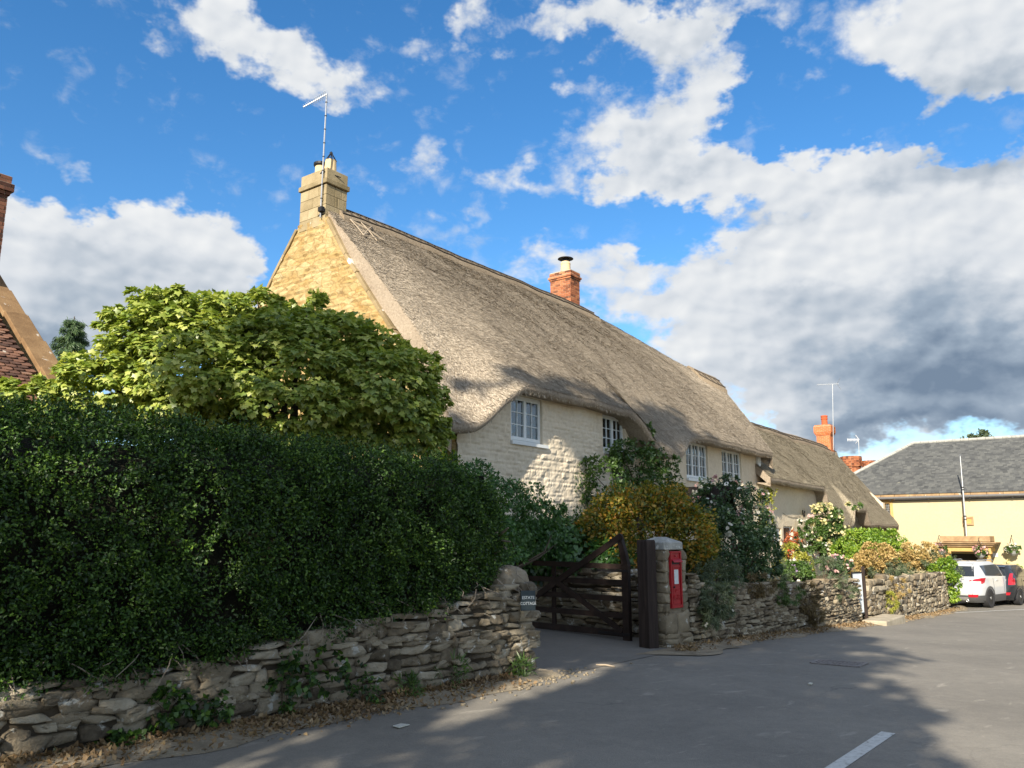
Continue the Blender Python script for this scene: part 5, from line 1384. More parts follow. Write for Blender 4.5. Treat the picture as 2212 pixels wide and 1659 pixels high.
b_ = MB(); b_.bar(heel + gd * .10 + EZ * 1.60 + gnrm * .035, heel + gd * 2.2 + EZ * .42 + gnrm * .035, .035, .10); b_.lathe(heel + gd * .08 + EZ * 1.61 + gnrm * .015, [(.055, 0), (.06, .02), (.055, .045)], 14, gnrm); b_.build('brace', M['gatewood'], gt)
b_ = MB(); b_.bar(heel + gd * 1.42 + EZ * .85 + gnrm * .036, heel + gd * .07 + EZ * .12 + gnrm * .036, .032, .085); b_.build('brace', M['gatewood'], gt)
b_ = MB(); b_.bar(heel + gd * 1.55 - gnrm * .035 + EZ * .06, heel + gd * 1.55 - gnrm * .035 + EZ * 1.16, .03, .08, up=gd); b_.build('upright', M['gatewood'], gt)
b_ = MB(); b_.bar(heel + gd * (GL - .05) + EZ * .04, heel + gd * (GL - .05) + EZ * 1.22, .07, .08, up=gd); b_.build('head', M['gatewood'], gt)
for z_ in (1.07, .085):
    b_ = MB(); b_.bar(heel - gd * .08 + EZ * z_ + gnrm * .046, heel + gd * .55 + EZ * z_ + gnrm * .046, .008, .04); b_.build('hinge_strap', M['iron'], gt)

# slate house sign on the wall end
sgc = at_t(1140.5, 1297.5, 9.42)
SD = np.array([math.sin(R(75)), math.cos(R(75)), 0]); SNn = np.array([math.cos(R(75)), -math.sin(R(75)), 0])
sgn_ = thing('house_sign', 'small grey slate sign reading ESTATE COTTAGE on the end of the left wall', 'sign', sgc)
q = MB(); q.box(sgc, SD, SNn, EZ, .088, .011, .112); q.build('slate', M['slate'], sgn_, bevel=.003)
M['letter'] = plain('pale_lettering', (.72, .76, .76), .6)
text_mesh('lettering', 'ESTATE', .047, sgc + SNn * .0125 + EZ * .034, SD, EZ, M['letter'], sgn_, .0012, spacing=.95)
text_mesh('lettering', 'COTTAGE', .047, sgc + SNn * .0125 - EZ * .032, SD * .9, EZ, M['letter'], sgn_, .0012, spacing=.95)
# little metal panel gate with its post and the step
ga, gb_ = at_g(1864, 1329), at_g(1877, 1327)
gg = thing('garden_gate', 'narrow pale metal sheet gate standing open in the gap of the dry stone wall', 'gate', ga)
pA = SN(GATE_B - .14, -5.62, float(g(GATE_A)) + .20); pB = SN(GATE_A + .16, -5.74, float(g(GATE_A)) + .20)
cg = MB(); xs = np.linspace(0, 1, 40)
cg.grid(np.array([[pA + (pB - pA) * x_ + ED * .014 * math.sin(x_ * 60) * -1, pA + (pB - pA) * x_ + ED * .014 * math.sin(x_ * 60) * -1 + EZ * 1.02] for x_ in xs])); cgo = cg.build('sheet_panel', plain('pale_sheet_metal', (.50, .55, .60), .5, .3), gg, smooth=True)
cg = MB()
cg.bar(pA + EZ * .02, pB + EZ * .02, .04); cg.bar(pA + EZ * 1.02, pB + EZ * 1.02, .03); cg.bar(pB, pB + EZ * 1.03, .03); cg.build('gate_frame', M['iron'], gg)
ps_ = SN(GATE_B - .04, -5.60, float(g(GATE_B)))
q = MB(); q.bar(ps_ - EZ * .05, ps_ + EZ * 1.40, .07, .07, up=EN); tag(q.build('gate_post', M['wood'], base=ps_), 'slim dark post holding the pale metal gate in the dry stone wall', 'gate post')
q = MB(); s_ = 22.5; q.sbox(s_ - 1.0, s_ + 1.0, -5.52, -4.95, float(g(s_)) - .1, float(g(s_)) + .16); 
tag(q.build('stone_step', surf('worn_step_stone', [(.3, c4(.30, .26, .19)), (.7, c4(.48, .42, .32))], 4, 7, .9, .6, 24, .01), base=SN(s_, -5.2, float(g(s_))), bevel=.03), 'worn stone step in front of the pale metal gate', 'step')
# =================================================================== parked cars
M['car_white'] = plain('white_car_paint', (.50, .515, .53), .25, 0, .5, .6, .02)
M['car_black'] = plain('black_car_paint', (.012, .014, .018), .22, 0, .5, .8, .05)
M['clad'] = plain('grey_cladding', (.085, .085, .085), .6)
M['tyre'] = plain('tyre_rubber', (.03, .03, .032), .8)
M['alloy'] = plain('alloy_rim', (.52, .53, .54), .3, .8, .5)
M['lamp_red'] = plain('red_lamp', (.42, .008, .02), .15, 0, .6, .6)
M['lamp_clear'] = plain('clear_lamp', (.62, .58, .58), .15, 0, .6, .6)
M['carglass'] = plain('tinted_glass', (.018, .022, .026), .06, 0, .7, .5)
M['silver'] = plain('silver_trim', (.40, .40, .40), .4, .5)
def make_car(label, paint, L, Wd, H, belt, prof_rear, prof_front, contact, heading, base_frac, wb, wr, lamp_kind, rails):
    th = heading
    fwd = np.array([math.sin(th), math.cos(th), 0]); left = np.array([-math.cos(th), math.sin(th), 0])
    c = contact - (fwd * (-wb / 2 + base_frac) + left * (-(Wd / 2 - .12)))
    root = bpy.data.objects.new('parked_car', None); COL.objects.link(root); root.location = c; root.rotation_euler = (0, 0, math.pi / 2 - th)
    root['label'] = label; root['category'] = 'car'; root['group'] = 'cars parked by the hall'; root['_local'] = 1; root['_base'] = [float(v) for v in c]
    e = 5.5
    zr = np.array(prof_rear); zf = np.array(prof_front)
    XR = lambda z: np.interp(z, zr[:, 0], zr[:, 1]); XF = lambda z: np.interp(z, zf[:, 0], zf[:, 1])
    def HY(z):
        z = np.asarray(z, float)
        lo_ = 1 - .10 * np.clip((.62 - z) / .45, 0, 1) ** 2; hi_ = 1 - .30 * np.clip((z - belt) / (H - belt), 0, 1) ** 1.15 - .02 * np.clip((z - .75) / .3, 0, 1)
        return Wd / 2 * lo_ * hi_
    tt = np.linspace(0, 2 * math.pi, 97)[:-1]
    cs, sn_ = np.cos(tt), np.sin(tt)
    cx = np.sign(cs) * np.abs(cs) ** (2 / e); sy = np.sign(sn_) * np.abs(sn_) ** (2 / e)
    def level(z, k=1.0, grow=0.0):
        a, b = XR(z), XF(z); xc, hx = (a + b) / 2, (b - a) / 2 * k + grow; hy = float(HY(z)) * k + grow
        return np.stack([xc + hx * cx, hy * sy, np.full_like(cx, z)], 1)
    def stack(zs, name, mat, grow=0.0, capt=True):
        rings = [level(z, 1.0, grow) for z in zs]
        if capt: 
            rings.append(level(zs[-1], .95) + np.array([0, 0, .018])); rings.append(level(zs[-1], .6) + np.array([0, 0, .032])); rings.append(level(zs[-1], .05) + np.array([0, 0, .038]))
        P = np.array(rings); P = np.concatenate([P, P[:, :1]], 1)
        m = MB(); m.grid(P); return m.build(name, mat, root, smooth=True)
    zs = np.concatenate([np.linspace(.46, belt, 14), np.linspace(belt + .02, H - .05, 16), [H - .035]])
    body = stack(zs, 'body', paint)
    stack(np.array([.20, .24, .32, .40, .465]), 'lower_cladding', M['clad'] if paint is not M['car_black'] else paint, .008, False)
    def ysurf(x, z, off):
        a, b = XR(z), XF(z); xc, hx = (a + b) / 2, (b - a) / 2
        return HY(z) * np.maximum(1 - np.abs((x - xc) / hx) ** e, 0.0) ** (1 / e) + off
    def xrear(y, z, off):
        a, b = XR(z), XF(z); xc, hx = (a + b) / 2, (b - a) / 2
        return xc - hx * np.maximum(1 - np.abs(y / HY(z)) ** e, 0.0) ** (1 / e) - off
    def side_patch(quad, name, mat, parent, off=.007, sides=(-1, 1), n=10):
        quad = np.array(quad, float); m = MB()
        u = np.linspace(0, 1, n); A, B = np.meshgrid(u, u, indexing='ij')
        X = (1 - A) * (1 - B) * quad[0, 0] + A * (1 - B) * quad[1, 0] + A * B * quad[2, 0] + (1 - A) * B * quad[3, 0]
        Z = (1 - A) * (1 - B) * quad[0, 1] + A * (1 - B) * quad[1, 1] + A * B * quad[2, 1] + (1 - A) * B * quad[3, 1]
        for s_ in sides: m.grid(np.stack([X, s_ * ysurf(X, Z, off), Z], -1))
        return m.build(name, mat, parent, smooth=True)
    def rear_patch(poly, name, mat, parent, off=.007, n=12):
        quad = np.array(poly, float); m = MB(); u = np.linspace(0, 1, n); A, B = np.meshgrid(u, u, indexing='ij')
        Y = (1 - A) * (1 - B) * quad[0, 0] + A * (1 - B) * quad[1, 0] + A * B * quad[2, 0] + (1 - A) * B * quad[3, 0]
        Z = (1 - A) * (1 - B) * quad[0, 1] + A * (1 - B) * quad[1, 1] + A * B * quad[2, 1] + (1 - A) * B * quad[3, 1]
        m.grid(np.stack([xrear(Y, Z, off), Y, Z], -1)); return m.build(name, mat, parent, smooth=True)
    zt, zb = H - .13, belt + .03
    xr_t, xr_b = float(XR(zt)), float(XR(zb)); xf_t, xf_b = float(XF(zt)), float(XF(zb))
    # side glass: quarter light, rear door, front door
    for sd in (-1, 1):
        side_patch([(xr_b + .62, zb + .06), (.02, zb), (.02, zt), (xr_t + .28, zt - .02)], 'rear_side_window', M['carglass'], body, sides=(sd,))
        side_patch([(.07, zb), (xf_b - .28, zb - .01), (xf_t - .10, zt), (.07, zt)], 'front_side_window', M['carglass'], body, sides=(sd,))
    hw = Wd / 2
    rear_patch([(-hw * .74, belt + .06), (hw * .74, belt + .06), (hw * .64, H - .17), (-hw * .64, H - .17)], 'rear_window', M['carglass'], body)
    # lamps
    for sd in (-1, 1):
        if lamp_kind == 'wide':
            a = rear_patch([(sd * hw * .56, belt - .10), (sd * hw * .93, belt - .20), (sd * hw * .93, belt + .01), (sd * hw * .60, belt - .06)], 'tail_lamp', M['lamp_red'], root)
            xr_l = float(xrear(np.array(sd * hw * .90), np.array(belt - .1), 0))
            side_patch([(xr_l + .00, belt - .20), (xr_l + .18, belt - .16), (xr_l + .30, belt + .01), (xr_l + .0, belt + .01)], 'lamp_side', M['lamp_red'], a, sides=(sd,))
            rear_patch([(sd * hw * .64, belt - .14), (sd * hw * .90, belt - .205), (sd * hw * .90, belt - .11), (sd * hw * .62, belt - .10)], 'reversing_lens', M['lamp_clear'], a, off=.011)
        else:
            a = rear_patch([(sd * hw * .78, belt - .22), (sd * hw * .95, belt - .22), (sd * hw * .86, belt + .22), (sd * hw * .80, belt + .20)], 'tail_lamp', M['lamp_red'], root)
            xr_l = float(xrear(np.array(sd * hw * .90), np.array(belt - .1), 0))
            side_patch([(xr_l + .0, belt - .22), (xr_l + .14, belt - .16), (xr_l + .12, belt + .02), (xr_l + .06, belt + .05)], 'lamp_side', M['lamp_red'], a, sides=(sd,))
        rear_patch([(sd * hw * .52, .40), (sd * hw * .80, .40), (sd * hw * .84, .50), (sd * hw * .52, .50)], 'reflector', M['lamp_red'], root, off=.018)
    q = MB(); z4 = np.linspace(.27, .40, 4); yy = np.linspace(-hw * .5, hw * .5, 14); A, B = np.meshgrid(yy, z4, indexing='ij'); q.grid(np.stack([xrear(A, B, .022), A, B], -1)); q.build('skid_plate', M['silver'], root, smooth=True)
    for sd in (-1, 1):
        q = MB(); xe = float(XR(.30)); q.lathe(np.array([xe + .10, sd * hw * .46, .27]), [(.05, 0), (.052, .14), (.04, .145), (.035, .10)], 12, np.array([-1.0, 0, 0])); q.build('exhaust', M['alloy'], root)
    # spoiler, rails, handles, mirrors, wheels
    q = MB(); xt = float(XR(H - .06)); q.prism([(xt - .10, -hw * .62, H - .075), (xt + .12, -hw * .62, H - .03), (xt + .12, -hw * .62, H - .07), (xt - .08, -hw * .62, H - .10)], (0, hw * 1.24, 0)); q.build('spoiler', paint, root, bevel=.01)
    if rails:
        for sd in (-1, 1):
            q = MB(); q.tube([(xt + .28, sd * hw * .60, H - .03), (xt + .38, sd * hw * .60, H + .035), (xt + 1.7, sd * hw * .60, H + .035), (xt + 1.82, sd * hw * .60, H - .02)], .02, 6); q.build('roof_rail', M['silver'], root)
    for sd in (-1, 1):
        for x_ in (-.62, .42):
            q = MB(); y_ = sd * float(ysurf(np.array(x_), np.array(belt - .10), .015)); q.box((x_, y_, belt - .10), (1, 0, 0), (0, 1, 0), (0, 0, 1), .10, .015, .02); q.build('door_handle', paint, root, bevel=.008)
        q = MB(); y_ = sd * (hw + .06); q.lathe(np.array([xf_b - .42, y_, belt + .06]), [(.03, -.02), (.06, 0), (.07, .05), (.04, .10)], 10, np.array([1.0, 0, 0])); q.build('mirror', paint, root, smooth=True)
        for x_ in (-wb / 2 + base_frac, wb / 2 + base_frac):
            y_ = sd * (Wd / 2 - .12)
            q = MB(); ax = np.array([0, float(sd), 0])
            q.lathe(np.array([x_, y_ - sd * .115, wr]), [(wr * .62, .005), (wr * .92, 0), (wr, .03), (wr, .20), (wr * .93, .235), (wr * .66, .238), (wr * .62, .21)], 28, ax)
            wo_ = q.build('wheel', M['tyre'], root, smooth=False)
            q = MB(); q.lathe(np.array([x_, y_ + sd * .075, wr]), [(wr * .635, 0), (wr * .63, .03), (wr * .56, .025), (wr * .52, .004)], 28, ax)
            for k in range(5):
                a = 2 * math.pi * k / 5 + .3; d_ = np.array([math.cos(a), 0, math.sin(a)])
                q.bar(np.array([x_, y_ + sd * .10, wr]) + d_ * .03, np.array([x_, y_ + sd * .10, wr]) + d_ * wr * .60, .075, .02, up=ax)
            q.lathe(np.array([x_, y_ + sd * .085, wr]), [(.06, 0), (.05, .035)], 12, ax); q.build('rim', M['alloy'], wo_)
            # dark arch edge, then a black disc painted for the shaded hollow
            q = MB(); an = np.linspace(-.25, math.pi + .25, 22)
            inn = np.stack([x_ + (wr * .98) * np.cos(an), np.zeros(22), wr + (wr * .98) * np.sin(an)], 1); out_ = np.stack([x_ + (wr * 1.22) * np.cos(an), np.zeros(22), wr + (wr * 1.22) * np.sin(an)], 1)
            zc_ = np.clip(out_[:, 2], .21, 3); out_[:, 2] = zc_; inn[:, 2] = np.clip(inn[:, 2], .21, 3)
            for P_ in (inn, out_): P_[:, 1] = sd * (ysurf(P_[:, 0], np.maximum(P_[:, 2], .3), .012))
            q.grid(np.stack([inn, out_], 1)); q.build('wheel_arch', M['clad'] if paint is not M['car_black'] else paint, root)
            q = MB(); q.lathe(np.array([x_, sd * (float(ysurf(np.array(x_), np.array(.5), .006))), wr]), [(wr * 1.0, 0), (wr * 1.0, .002)], 24, ax); q.build('arch_shade_disc', M['black'], root)
    # bumper seam, tailgate line
    q = MB(); 
    for sd in (-1, 1):
        z_ = np.linspace(.5, belt - .2, 10); y_ = np.full(10, sd * hw * .66); q.tube(np.stack([xrear(y_, z_, .002), y_, z_], 1), .006, 4)
        for x_ in (.04, 1.05, -.95):
            z_ = np.linspace(.5, belt, 10); q.tube(np.stack([np.full(10, x_), sd * ysurf(np.full(10, x_), z_, .001), z_], 1), .005, 4)
    q.build('panel_gaps', M['black'], root)
    return root
ct = at_g(2136, 1312.6); print('SUV contact', ct, sn(ct), 't', np.linalg.norm(ct))
REAR1 = [(.2, -2.10), (.3, -2.20), (.5, -2.26), (.75, -2.25), (.98, -2.20), (1.1, -2.14), (1.35, -1.98), (1.55, -1.82), (1.68, -1.55)]
FRONT1 = [(.2, 2.12), (.35, 2.22), (.6, 2.26), (.85, 2.18), (.96, 2.02), (1.03, 1.55), (1.08, 1.20), (1.12, 1.08), (1.4, .55), (1.6, .12), (1.68, -.15)]
make_car('white parked sport utility car with grey roof rails at the end of the stone wall', M['car_white'], 4.52, 1.84, 1.68, 1.08, REAR1, FRONT1, ct, R(50), 0.0, 2.69, .355, 'wide', True)
ct2 = at_g(2200, 1307)
REAR2 = [(.2, -1.95), (.3, -2.03), (.5, -2.08), (.75, -2.06), (.95, -2.00), (1.2, -1.88), (1.4, -1.72), (1.52, -1.5)]
FRONT2 = [(.2, 1.98), (.35, 2.05), (.6, 2.08), (.8, 1.98), (.90, 1.8), (.97, 1.35), (1.02, 1.05), (1.3, .45), (1.45, .05), (1.52, -.2)]
make_car('black parked hatchback with tall red tail lamps, ahead of the white car', M['car_black'], 4.16, 1.76, 1.52, 1.0, REAR2, FRONT2, ct2, R(48), 0.0, 2.55, .32, 'tall', False)

# =================================================================== foliage
def norm_(a): return a / (np.linalg.norm(a, axis=-1, keepdims=True) + 1e-9)
def tmpl(kind_):
    if kind_ == 'oval':   V = [(0, 0, 0), (.45, .30, .10), (1, 0, -.02), (.45, -.30, .10), (.5, 0, 0)]; F = [(0, 4, 1), (1, 4, 2), (2, 4, 3), (3, 4, 0)]
    elif kind_ == 'small': V = [(0, 0, 0), (.45, .30, .10), (1, 0, -.05), (.45, -.30, .10)]; F = [(0, 2, 1), (0, 3, 2)]
    elif kind_ == 'holly': V = [(0, 0, 0), (.25, .26, .12), (.42, .16, .02), (.62, .30, .12), (1, 0, -.12), (.62, -.30, .12), (.42, -.16, .02), (.25, -.26, .12)]; F = [(0, 2, 1), (0, 4, 2), (2, 4, 3), (0, 6, 4), (6, 5, 4), (0, 7, 6)]
    elif kind_ == 'palm': 
        pts = [(0, 0)] + [(r_ * math.cos(math.radians(a)), r_ * math.sin(math.radians(a))) for r_, a in ((.60, 120), (.46, 92), (.80, 62), (.60, 34), (1.0, 0), (.60, -34), (.80, -62), (.46, -92), (.60, -120))]
        V = [(.28, 0, .05)] + [(x + .12, y, -.14 * (x * x + y * y) + .02 * (i % 2)) for i, (x, y) in enumerate(pts)]; k = len(pts)
        F = [(0, i, i + 1) for i in range(1, k)] + [(0, k, 1)]
    elif kind_ == 'ivy':
        pts = [(0, 0), (-.05, .45), (.35, .38), (.55, .42), (1, 0), (.55, -.42), (.35, -.38), (-.05, -.45)]
        V = [(.3, 0, .05)] + [(x, y, -.10 * (x * x + y * y)) for x, y in pts]; k = len(pts); F = [(0, i, i + 1) for i in range(1, k)] + [(0, k, 1)]
    elif kind_ == 'blade': V = [(0, .05, 0), (.5, .06, .06), (1, 0, -.05), (.5, -.06, .06), (0, -.05, 0)]; F = [(0, 3, 1), (1, 3, 2), (0, 4, 3)]
    elif kind_ == 'petal':
        V = [(0, 0, 0)] + [(math.cos(a) * .5, math.sin(a) * .5, .12) for a in np.linspace(0, 2 * math.pi, 7)[:-1]]; F = [(0, i, i % 6 + 1) for i in range(1, 7)]
    return np.array(V, float), np.array(F)
TM = {k: tmpl(k) for k in ('oval', 'small', 'holly', 'palm', 'ivy', 'blade', 'petal')}
def leaves(P, O, size, kind_, seed, droop=.35, spread=.7, up=.55, jit=.55, var=.35, face=.6):
    """P points, O outward directions -> leaf faces"""
    r = np.random.default_rng(seed); m = len(P); V, F = TM[kind_]
    T = norm_(O * .8 + r.normal(0, spread, (m, 3)) + np.array([0, 0, -droop]))
    Nn = O * face + np.array([0, 0, up]) + r.normal(0, jit, (m, 3))
    Nn = norm_(Nn - T * (Nn * T).sum(1, keepdims=True)); B_ = np.cross(Nn, T)
    s = (size * r.uniform(1 - var, 1 + var, m))[:, None, None]
    W_ = P[:, None] + s * (V[None, :, :1] * T[:, None] + V[None, :, 1:2] * B_[:, None] + V[None, :, 2:] * Nn[:, None])
    Fq = (F[None] + (np.arange(m) * len(V))[:, None, None]).reshape(-1, 3)
    return W_.reshape(-1, 3), Fq
def blob_pts(blobs, count, seed, clump=.22, per=60, shell=.25, squash=1.0, zmin=None):
    """points on clumps that sit on the skin of ellipsoids; blobs (c, (rx,ry,rz)) in world axes"""
    r = np.random.default_rng(seed); P = []; O = []
    area = np.array([(b[1][0] * b[1][1] + b[1][1] * b[1][2] + b[1][0] * b[1][2]) for b in blobs]); area = area / area.sum()
    for (c, rad), a in zip(blobs, area):
        c = np.asarray(c, float); rad = np.asarray(rad, float); nleaf = int(count * a); ncl = max(6, nleaf // per)
        d = norm_(r.normal(0, 1, (ncl, 3))); k = 1 - shell * r.random((ncl, 1)) ** 1.4 + .06 * r.normal(0, 1, (ncl, 1))
        cc = c + d * rad * k; rc = clump * rad.min() * r.uniform(.6, 1.5, (ncl, 1))
        idx = r.integers(0, ncl, nleaf); dd = norm_(r.normal(0, 1, (nleaf, 3)) + d[idx] * .7)
        p = cc[idx] + dd * rc[idx] * (1 - .55 * r.random((nleaf, 1)) ** 2) * np.array([1, 1, squash])
        o = norm_(dd * .7 + norm_(d / rad)[idx] * .6)
        P.append(p); O.append(o)
    P = np.concatenate(P); O = np.concatenate(O)
    keep = np.ones(len(P), bool)
    for (c, rad) in blobs:                      # nothing deep inside a neighbour
        q = (((P - np.asarray(c)) / np.asarray(rad)) ** 2).sum(1); keep &= q > .30
    if zmin is not None: keep &= P[:, 2] > zmin
    return P[keep], O[keep]
def stems(mb, base, tips, r0, seed, sag=.2):
    r = np.random.default_rng(seed)
    for t in tips:
        t = np.asarray(t, float); m_ = (base + t) / 2 + r.normal(0, .08, 3) * np.linalg.norm(t - base) + EZ * sag * .2
        mb.tube([base + r.normal(0, r0, 3) * np.array([1, 1, 0]), m_, t], [r0, r0 * .6, r0 * .22], 5)
def shrub(name, label, cat, blobs, count, size, kind_, mat, seed, flower=None, bark='bark', group=None, base=None, lf={}, bp={}, zmin=None, nstem=7, r0=.025):
    """a plant: foliage, stems and, where it flowers, flowers. flower: list of (material, count, size)"""
    if base is None:
        c = np.mean([b[0] for b in blobs], 0); low = min(b[0][2] - b[1][2] for b in blobs); base = np.array([c[0], c[1], low])
    t = thing(name, label, cat, base, group)
    P, O = blob_pts(blobs, count, seed, zmin=zmin, **bp); V, F = leaves(P, O, size, kind_, seed + 1, **lf)
    V0, F0 = V, F; extra = []
    sb = MB(); r = np.random.default_rng(seed + 2); tips = []
    for k in range(nstem):
        c, rad = blobs[r.integers(0, len(blobs))]; tips.append(np.asarray(c) + norm_(r.normal(0, 1, 3) + EZ * .6) * np.asarray(rad) * .8)
    stems(sb, np.asarray(base, float), tips, r0, seed + 3); sb.build('stems', M[bark], t)
    if flower:
        for q, (fm, fc, fs) in enumerate(flower):
            P, O = blob_pts(blobs, fc, seed + 9 + q, zmin=zmin, clump=.2, per=4, shell=.06); P = P + O * size * .5
            V, F = leaves(P, O, fs, 'petal', seed + 10, droop=0, up=.3, jit=.3); V2, F2 = leaves(P + O * fs * .1, norm_(O + .4 * np.random.default_rng(seed).normal(0, 1, O.shape)), fs * .8, 'petal', seed + 11, droop=0, up=.3, jit=.3)
            Vf, Ff = np.concatenate([V, V2]), np.concatenate([F, F2 + len(V)])
            if fc >= 150: arr_mesh('flowers', Vf, Ff, fm, t)
            else: extra.append((Vf, Ff, fm))
    idx = [np.zeros(len(F0), np.int32)]; mats = [mat]
    for Vf, Ff, fm in extra: F0 = np.concatenate([F0, Ff + len(V0)]); V0 = np.concatenate([V0, Vf]); mats.append(fm); idx.append(np.full(len(Ff), len(mats) - 1, np.int32))
    fo_ = arr_mesh('foliage', V0, F0, mat, t)
    for fm in mats[1:]: fo_.data.materials.append(fm)
    if extra: fo_.data.polygons.foreach_set('material_index', np.concatenate(idx))
    return t
M['bark'] = surf('grey_brown_bark', [(.2, c4(.04, .03, .02)), (.6, c4(.11, .085, .06)), (.9, c4(.18, .15, .11))], 6, 6, .95, .8, 20, .02)
M['drift'] = surf('bleached_wood', [(.2, c4(.16, .13, .10)), (.7, c4(.34, .29, .23))], 6, 6, .9, .6, 30, .01)
def px_blob(x, y, rx, ry, t, deep=None):
    """an ellipsoid read off the photograph at distance t, with real depth"""
    c = at_t(x, y, t); k = t / FPX
    return (c, (rx * k, (deep if deep else (rx + ry) / 2 * k), ry * k))

M['hedge'] = leaf('dark_hedge_leaf', [(.08, c4(.012, .026, .008)), (.36, c4(.026, .064, .014)), (.62, c4(.060, .135, .020)), (.9, c4(.17, .28, .035))], .25, .03, .45, 1.7)
M['sycamore'] = leaf('pale_sycamore_leaf', [(.05, c4(.09, .15, .030)), (.32, c4(.21, .30, .05)), (.60, c4(.40, .475, .085)), (.86, c4(.58, .60, .17)), (.97, c4(.62, .50, .12))], .40, .05, .45, .5)
M['ivy'] = leaf('ivy_leaf', [(.08, c4(.025, .07, .02)), (.45, c4(.06, .16, .035)), (.9, c4(.13, .27, .05))], .34, .05, .4)
M['gold'] = leaf('golden_leaf', [(.14, c4(.04, .07, .012)), (.38, c4(.14, .18, .020)), (.56, c4(.33, .27, .022)), (.74, c4(.50, .27, .028)), (.95, c4(.55, .18, .045))], .36, .04, .5, 2.2)
M['dkrose'] = leaf('rose_leaf', [(.08, c4(.022, .05, .022)), (.45, c4(.055, .115, .042)), (.9, c4(.12, .20, .065))], .25, .05, .42)
M['midgreen'] = leaf('mid_green_leaf', [(.08, c4(.03, .065, .016)), (.45, c4(.075, .15, .030)), (.9, c4(.16, .26, .05))], .3, .05, .45)
M['bright'] = leaf('bright_green_leaf', [(.08, c4(.07, .15, .016)), (.45, c4(.19, .33, .03)), (.9, c4(.40, .50, .06))], .35, .05, .45)
M['limey'] = leaf('lime_yellow_leaf', [(.08, c4(.14, .17, .018)), (.45, c4(.36, .37, .05)), (.9, c4(.58, .55, .12))], .35, .04, .45)
M['greygreen'] = leaf('grey_green_leaf', [(.08, c4(.045, .065, .035)), (.45, c4(.11, .15, .075)), (.9, c4(.20, .24, .13))], .25, .04, .5)
M['dried'] = leaf('dried_seedhead', [(.08, c4(.20, .17, .05)), (.40, c4(.46, .33, .12)), (.9, c4(.68, .50, .24))], .25, .02, .6)
M['brown'] = leaf('withered_stem', [(.08, c4(.07, .05, .025)), (.45, c4(.17, .125, .06)), (.9, c4(.28, .22, .11))], .2, .02, .6)
M['redleaf'] = leaf('red_creeper_leaf', [(.08, c4(.22, .05, .02)), (.45, c4(.42, .10, .03)), (.9, c4(.52, .20, .06))], .3, .04, .45)
M['conifer'] = leaf('conifer_needle', [(.08, c4(.03, .06, .025)), (.45, c4(.07, .13, .05)), (.9, c4(.14, .21, .08))], .15, .03, .5)
M['fwhite'] = leaf('white_petal', [(.1, c4(.62, .60, .54)), (.9, c4(.80, .79, .74))], .3, .02, .6)
M['fpink'] = leaf('pink_petal', [(.1, c4(.55, .25, .30)), (.5, c4(.72, .48, .47)), (.9, c4(.80, .66, .60))], .3, .02, .6)
M['fcream'] = leaf('cream_petal', [(.1, c4(.62, .55, .24)), (.9, c4(.80, .75, .50))], .3, .02, .6)
M['fred'] = leaf('red_petal', [(.1, c4(.45, .03, .02)), (.9, c4(.62, .16, .05))], .3, .02, .6)
M['fmauve'] = leaf('mauve_petal', [(.1, c4(.22, .16, .28)), (.9, c4(.42, .32, .48))], .3, .02, .6)
M['litter'] = leaf('fallen_leaf', [(.08, c4(.10, .06, .03)), (.45, c4(.25, .165, .085)), (.9, c4(.40, .30, .17))], .15, .02, .6)

# --- the hedge: a clipped slab with an uneven face
def hedge_pts(m, seed):
    r = np.random.default_rng(seed)
    s0, s1, zt = -2.6, 8.0, 2.58
    def face_n(s, z): return wl_n(s) - .02 + .22 * np.sin(np.clip((z - .45) / 2.1, 0, 1) * math.pi) + .16 * smooth_noise(s, z, .9, 61, 3) - .22 * np.clip((z - 2.2) / .4, 0, 1) ** 2
    _fn = face_n
    face_n = lambda s, z: _fn(s, z) - .62 * np.clip((s - 6.4) / 1.6, 0, 1) ** 1.4
    def top_z(s, n): return zt + .10 * smooth_noise(s, n, .8, 62, 3) - .12 * np.clip((s - 3.5) / 3, 0, 1) - .45 * np.clip((s - 6.4) / 1.6, 0, 1) ** 2
    def low_z(s): return np.interp(s, [-3, 2.5, 4, 5.2, 6.5, 7.6, 8.1], [.50, .50, .60, .72, .88, 1.02, 1.15]) + .12 * smooth_noise(s, s * 0, 1.6, 63, 3)
    n1, n2, n3 = int(m * .62), int(m * .22), int(m * .16)
    s = r.uniform(s0, s1, n1); z = low_z(s) + (top_z(s, s * 0) - low_z(s)) * r.random(n1); P1 = SN(s, face_n(s, z), z); O1 = np.repeat((EN * .9 + EZ * .15)[None], n1, 0)
    s = r.uniform(s0, s1, n2); n = -6.6 - 1.7 * r.random(n2); n = n + (wl_n(s) + 6.4); P2 = SN(s, n, top_z(s, n)); O2 = np.repeat((EZ)[None], n2, 0)
    n = r.uniform(-7.9, -6.3, n3); z = 1.05 + 1.05 * r.random(n3); P3 = SN(7.85 + .12 * smooth_noise(n, z, 1.2, 64, 3) + .2 * np.sin(np.clip((z - .9) / 1.6, 0, 1) * math.pi), n, z); O3 = np.repeat((ED)[None], n3, 0)
    return np.concatenate([P1, P2, P3]), np.concatenate([O1, O2, O3])
hd = thing('hedge', 'tall dark green clipped hedge overhanging the low wall beside the road', 'hedge', SN(3, -7.2, 0))
C_, O_ = hedge_pts(3700, 71); r = np.random.default_rng(72)
m = 290000; idx = r.integers(0, len(C_), m); dd = norm_(r.normal(0, 1, (m, 3)) + O_[idx] * .8)
P = C_[idx] - O_[idx] * r.uniform(0, .20, len(C_))[idx][:, None] + dd * (r.uniform(.05, .18, len(C_))[idx] * (1 - .5 * r.random(m) ** 2))[:, None]
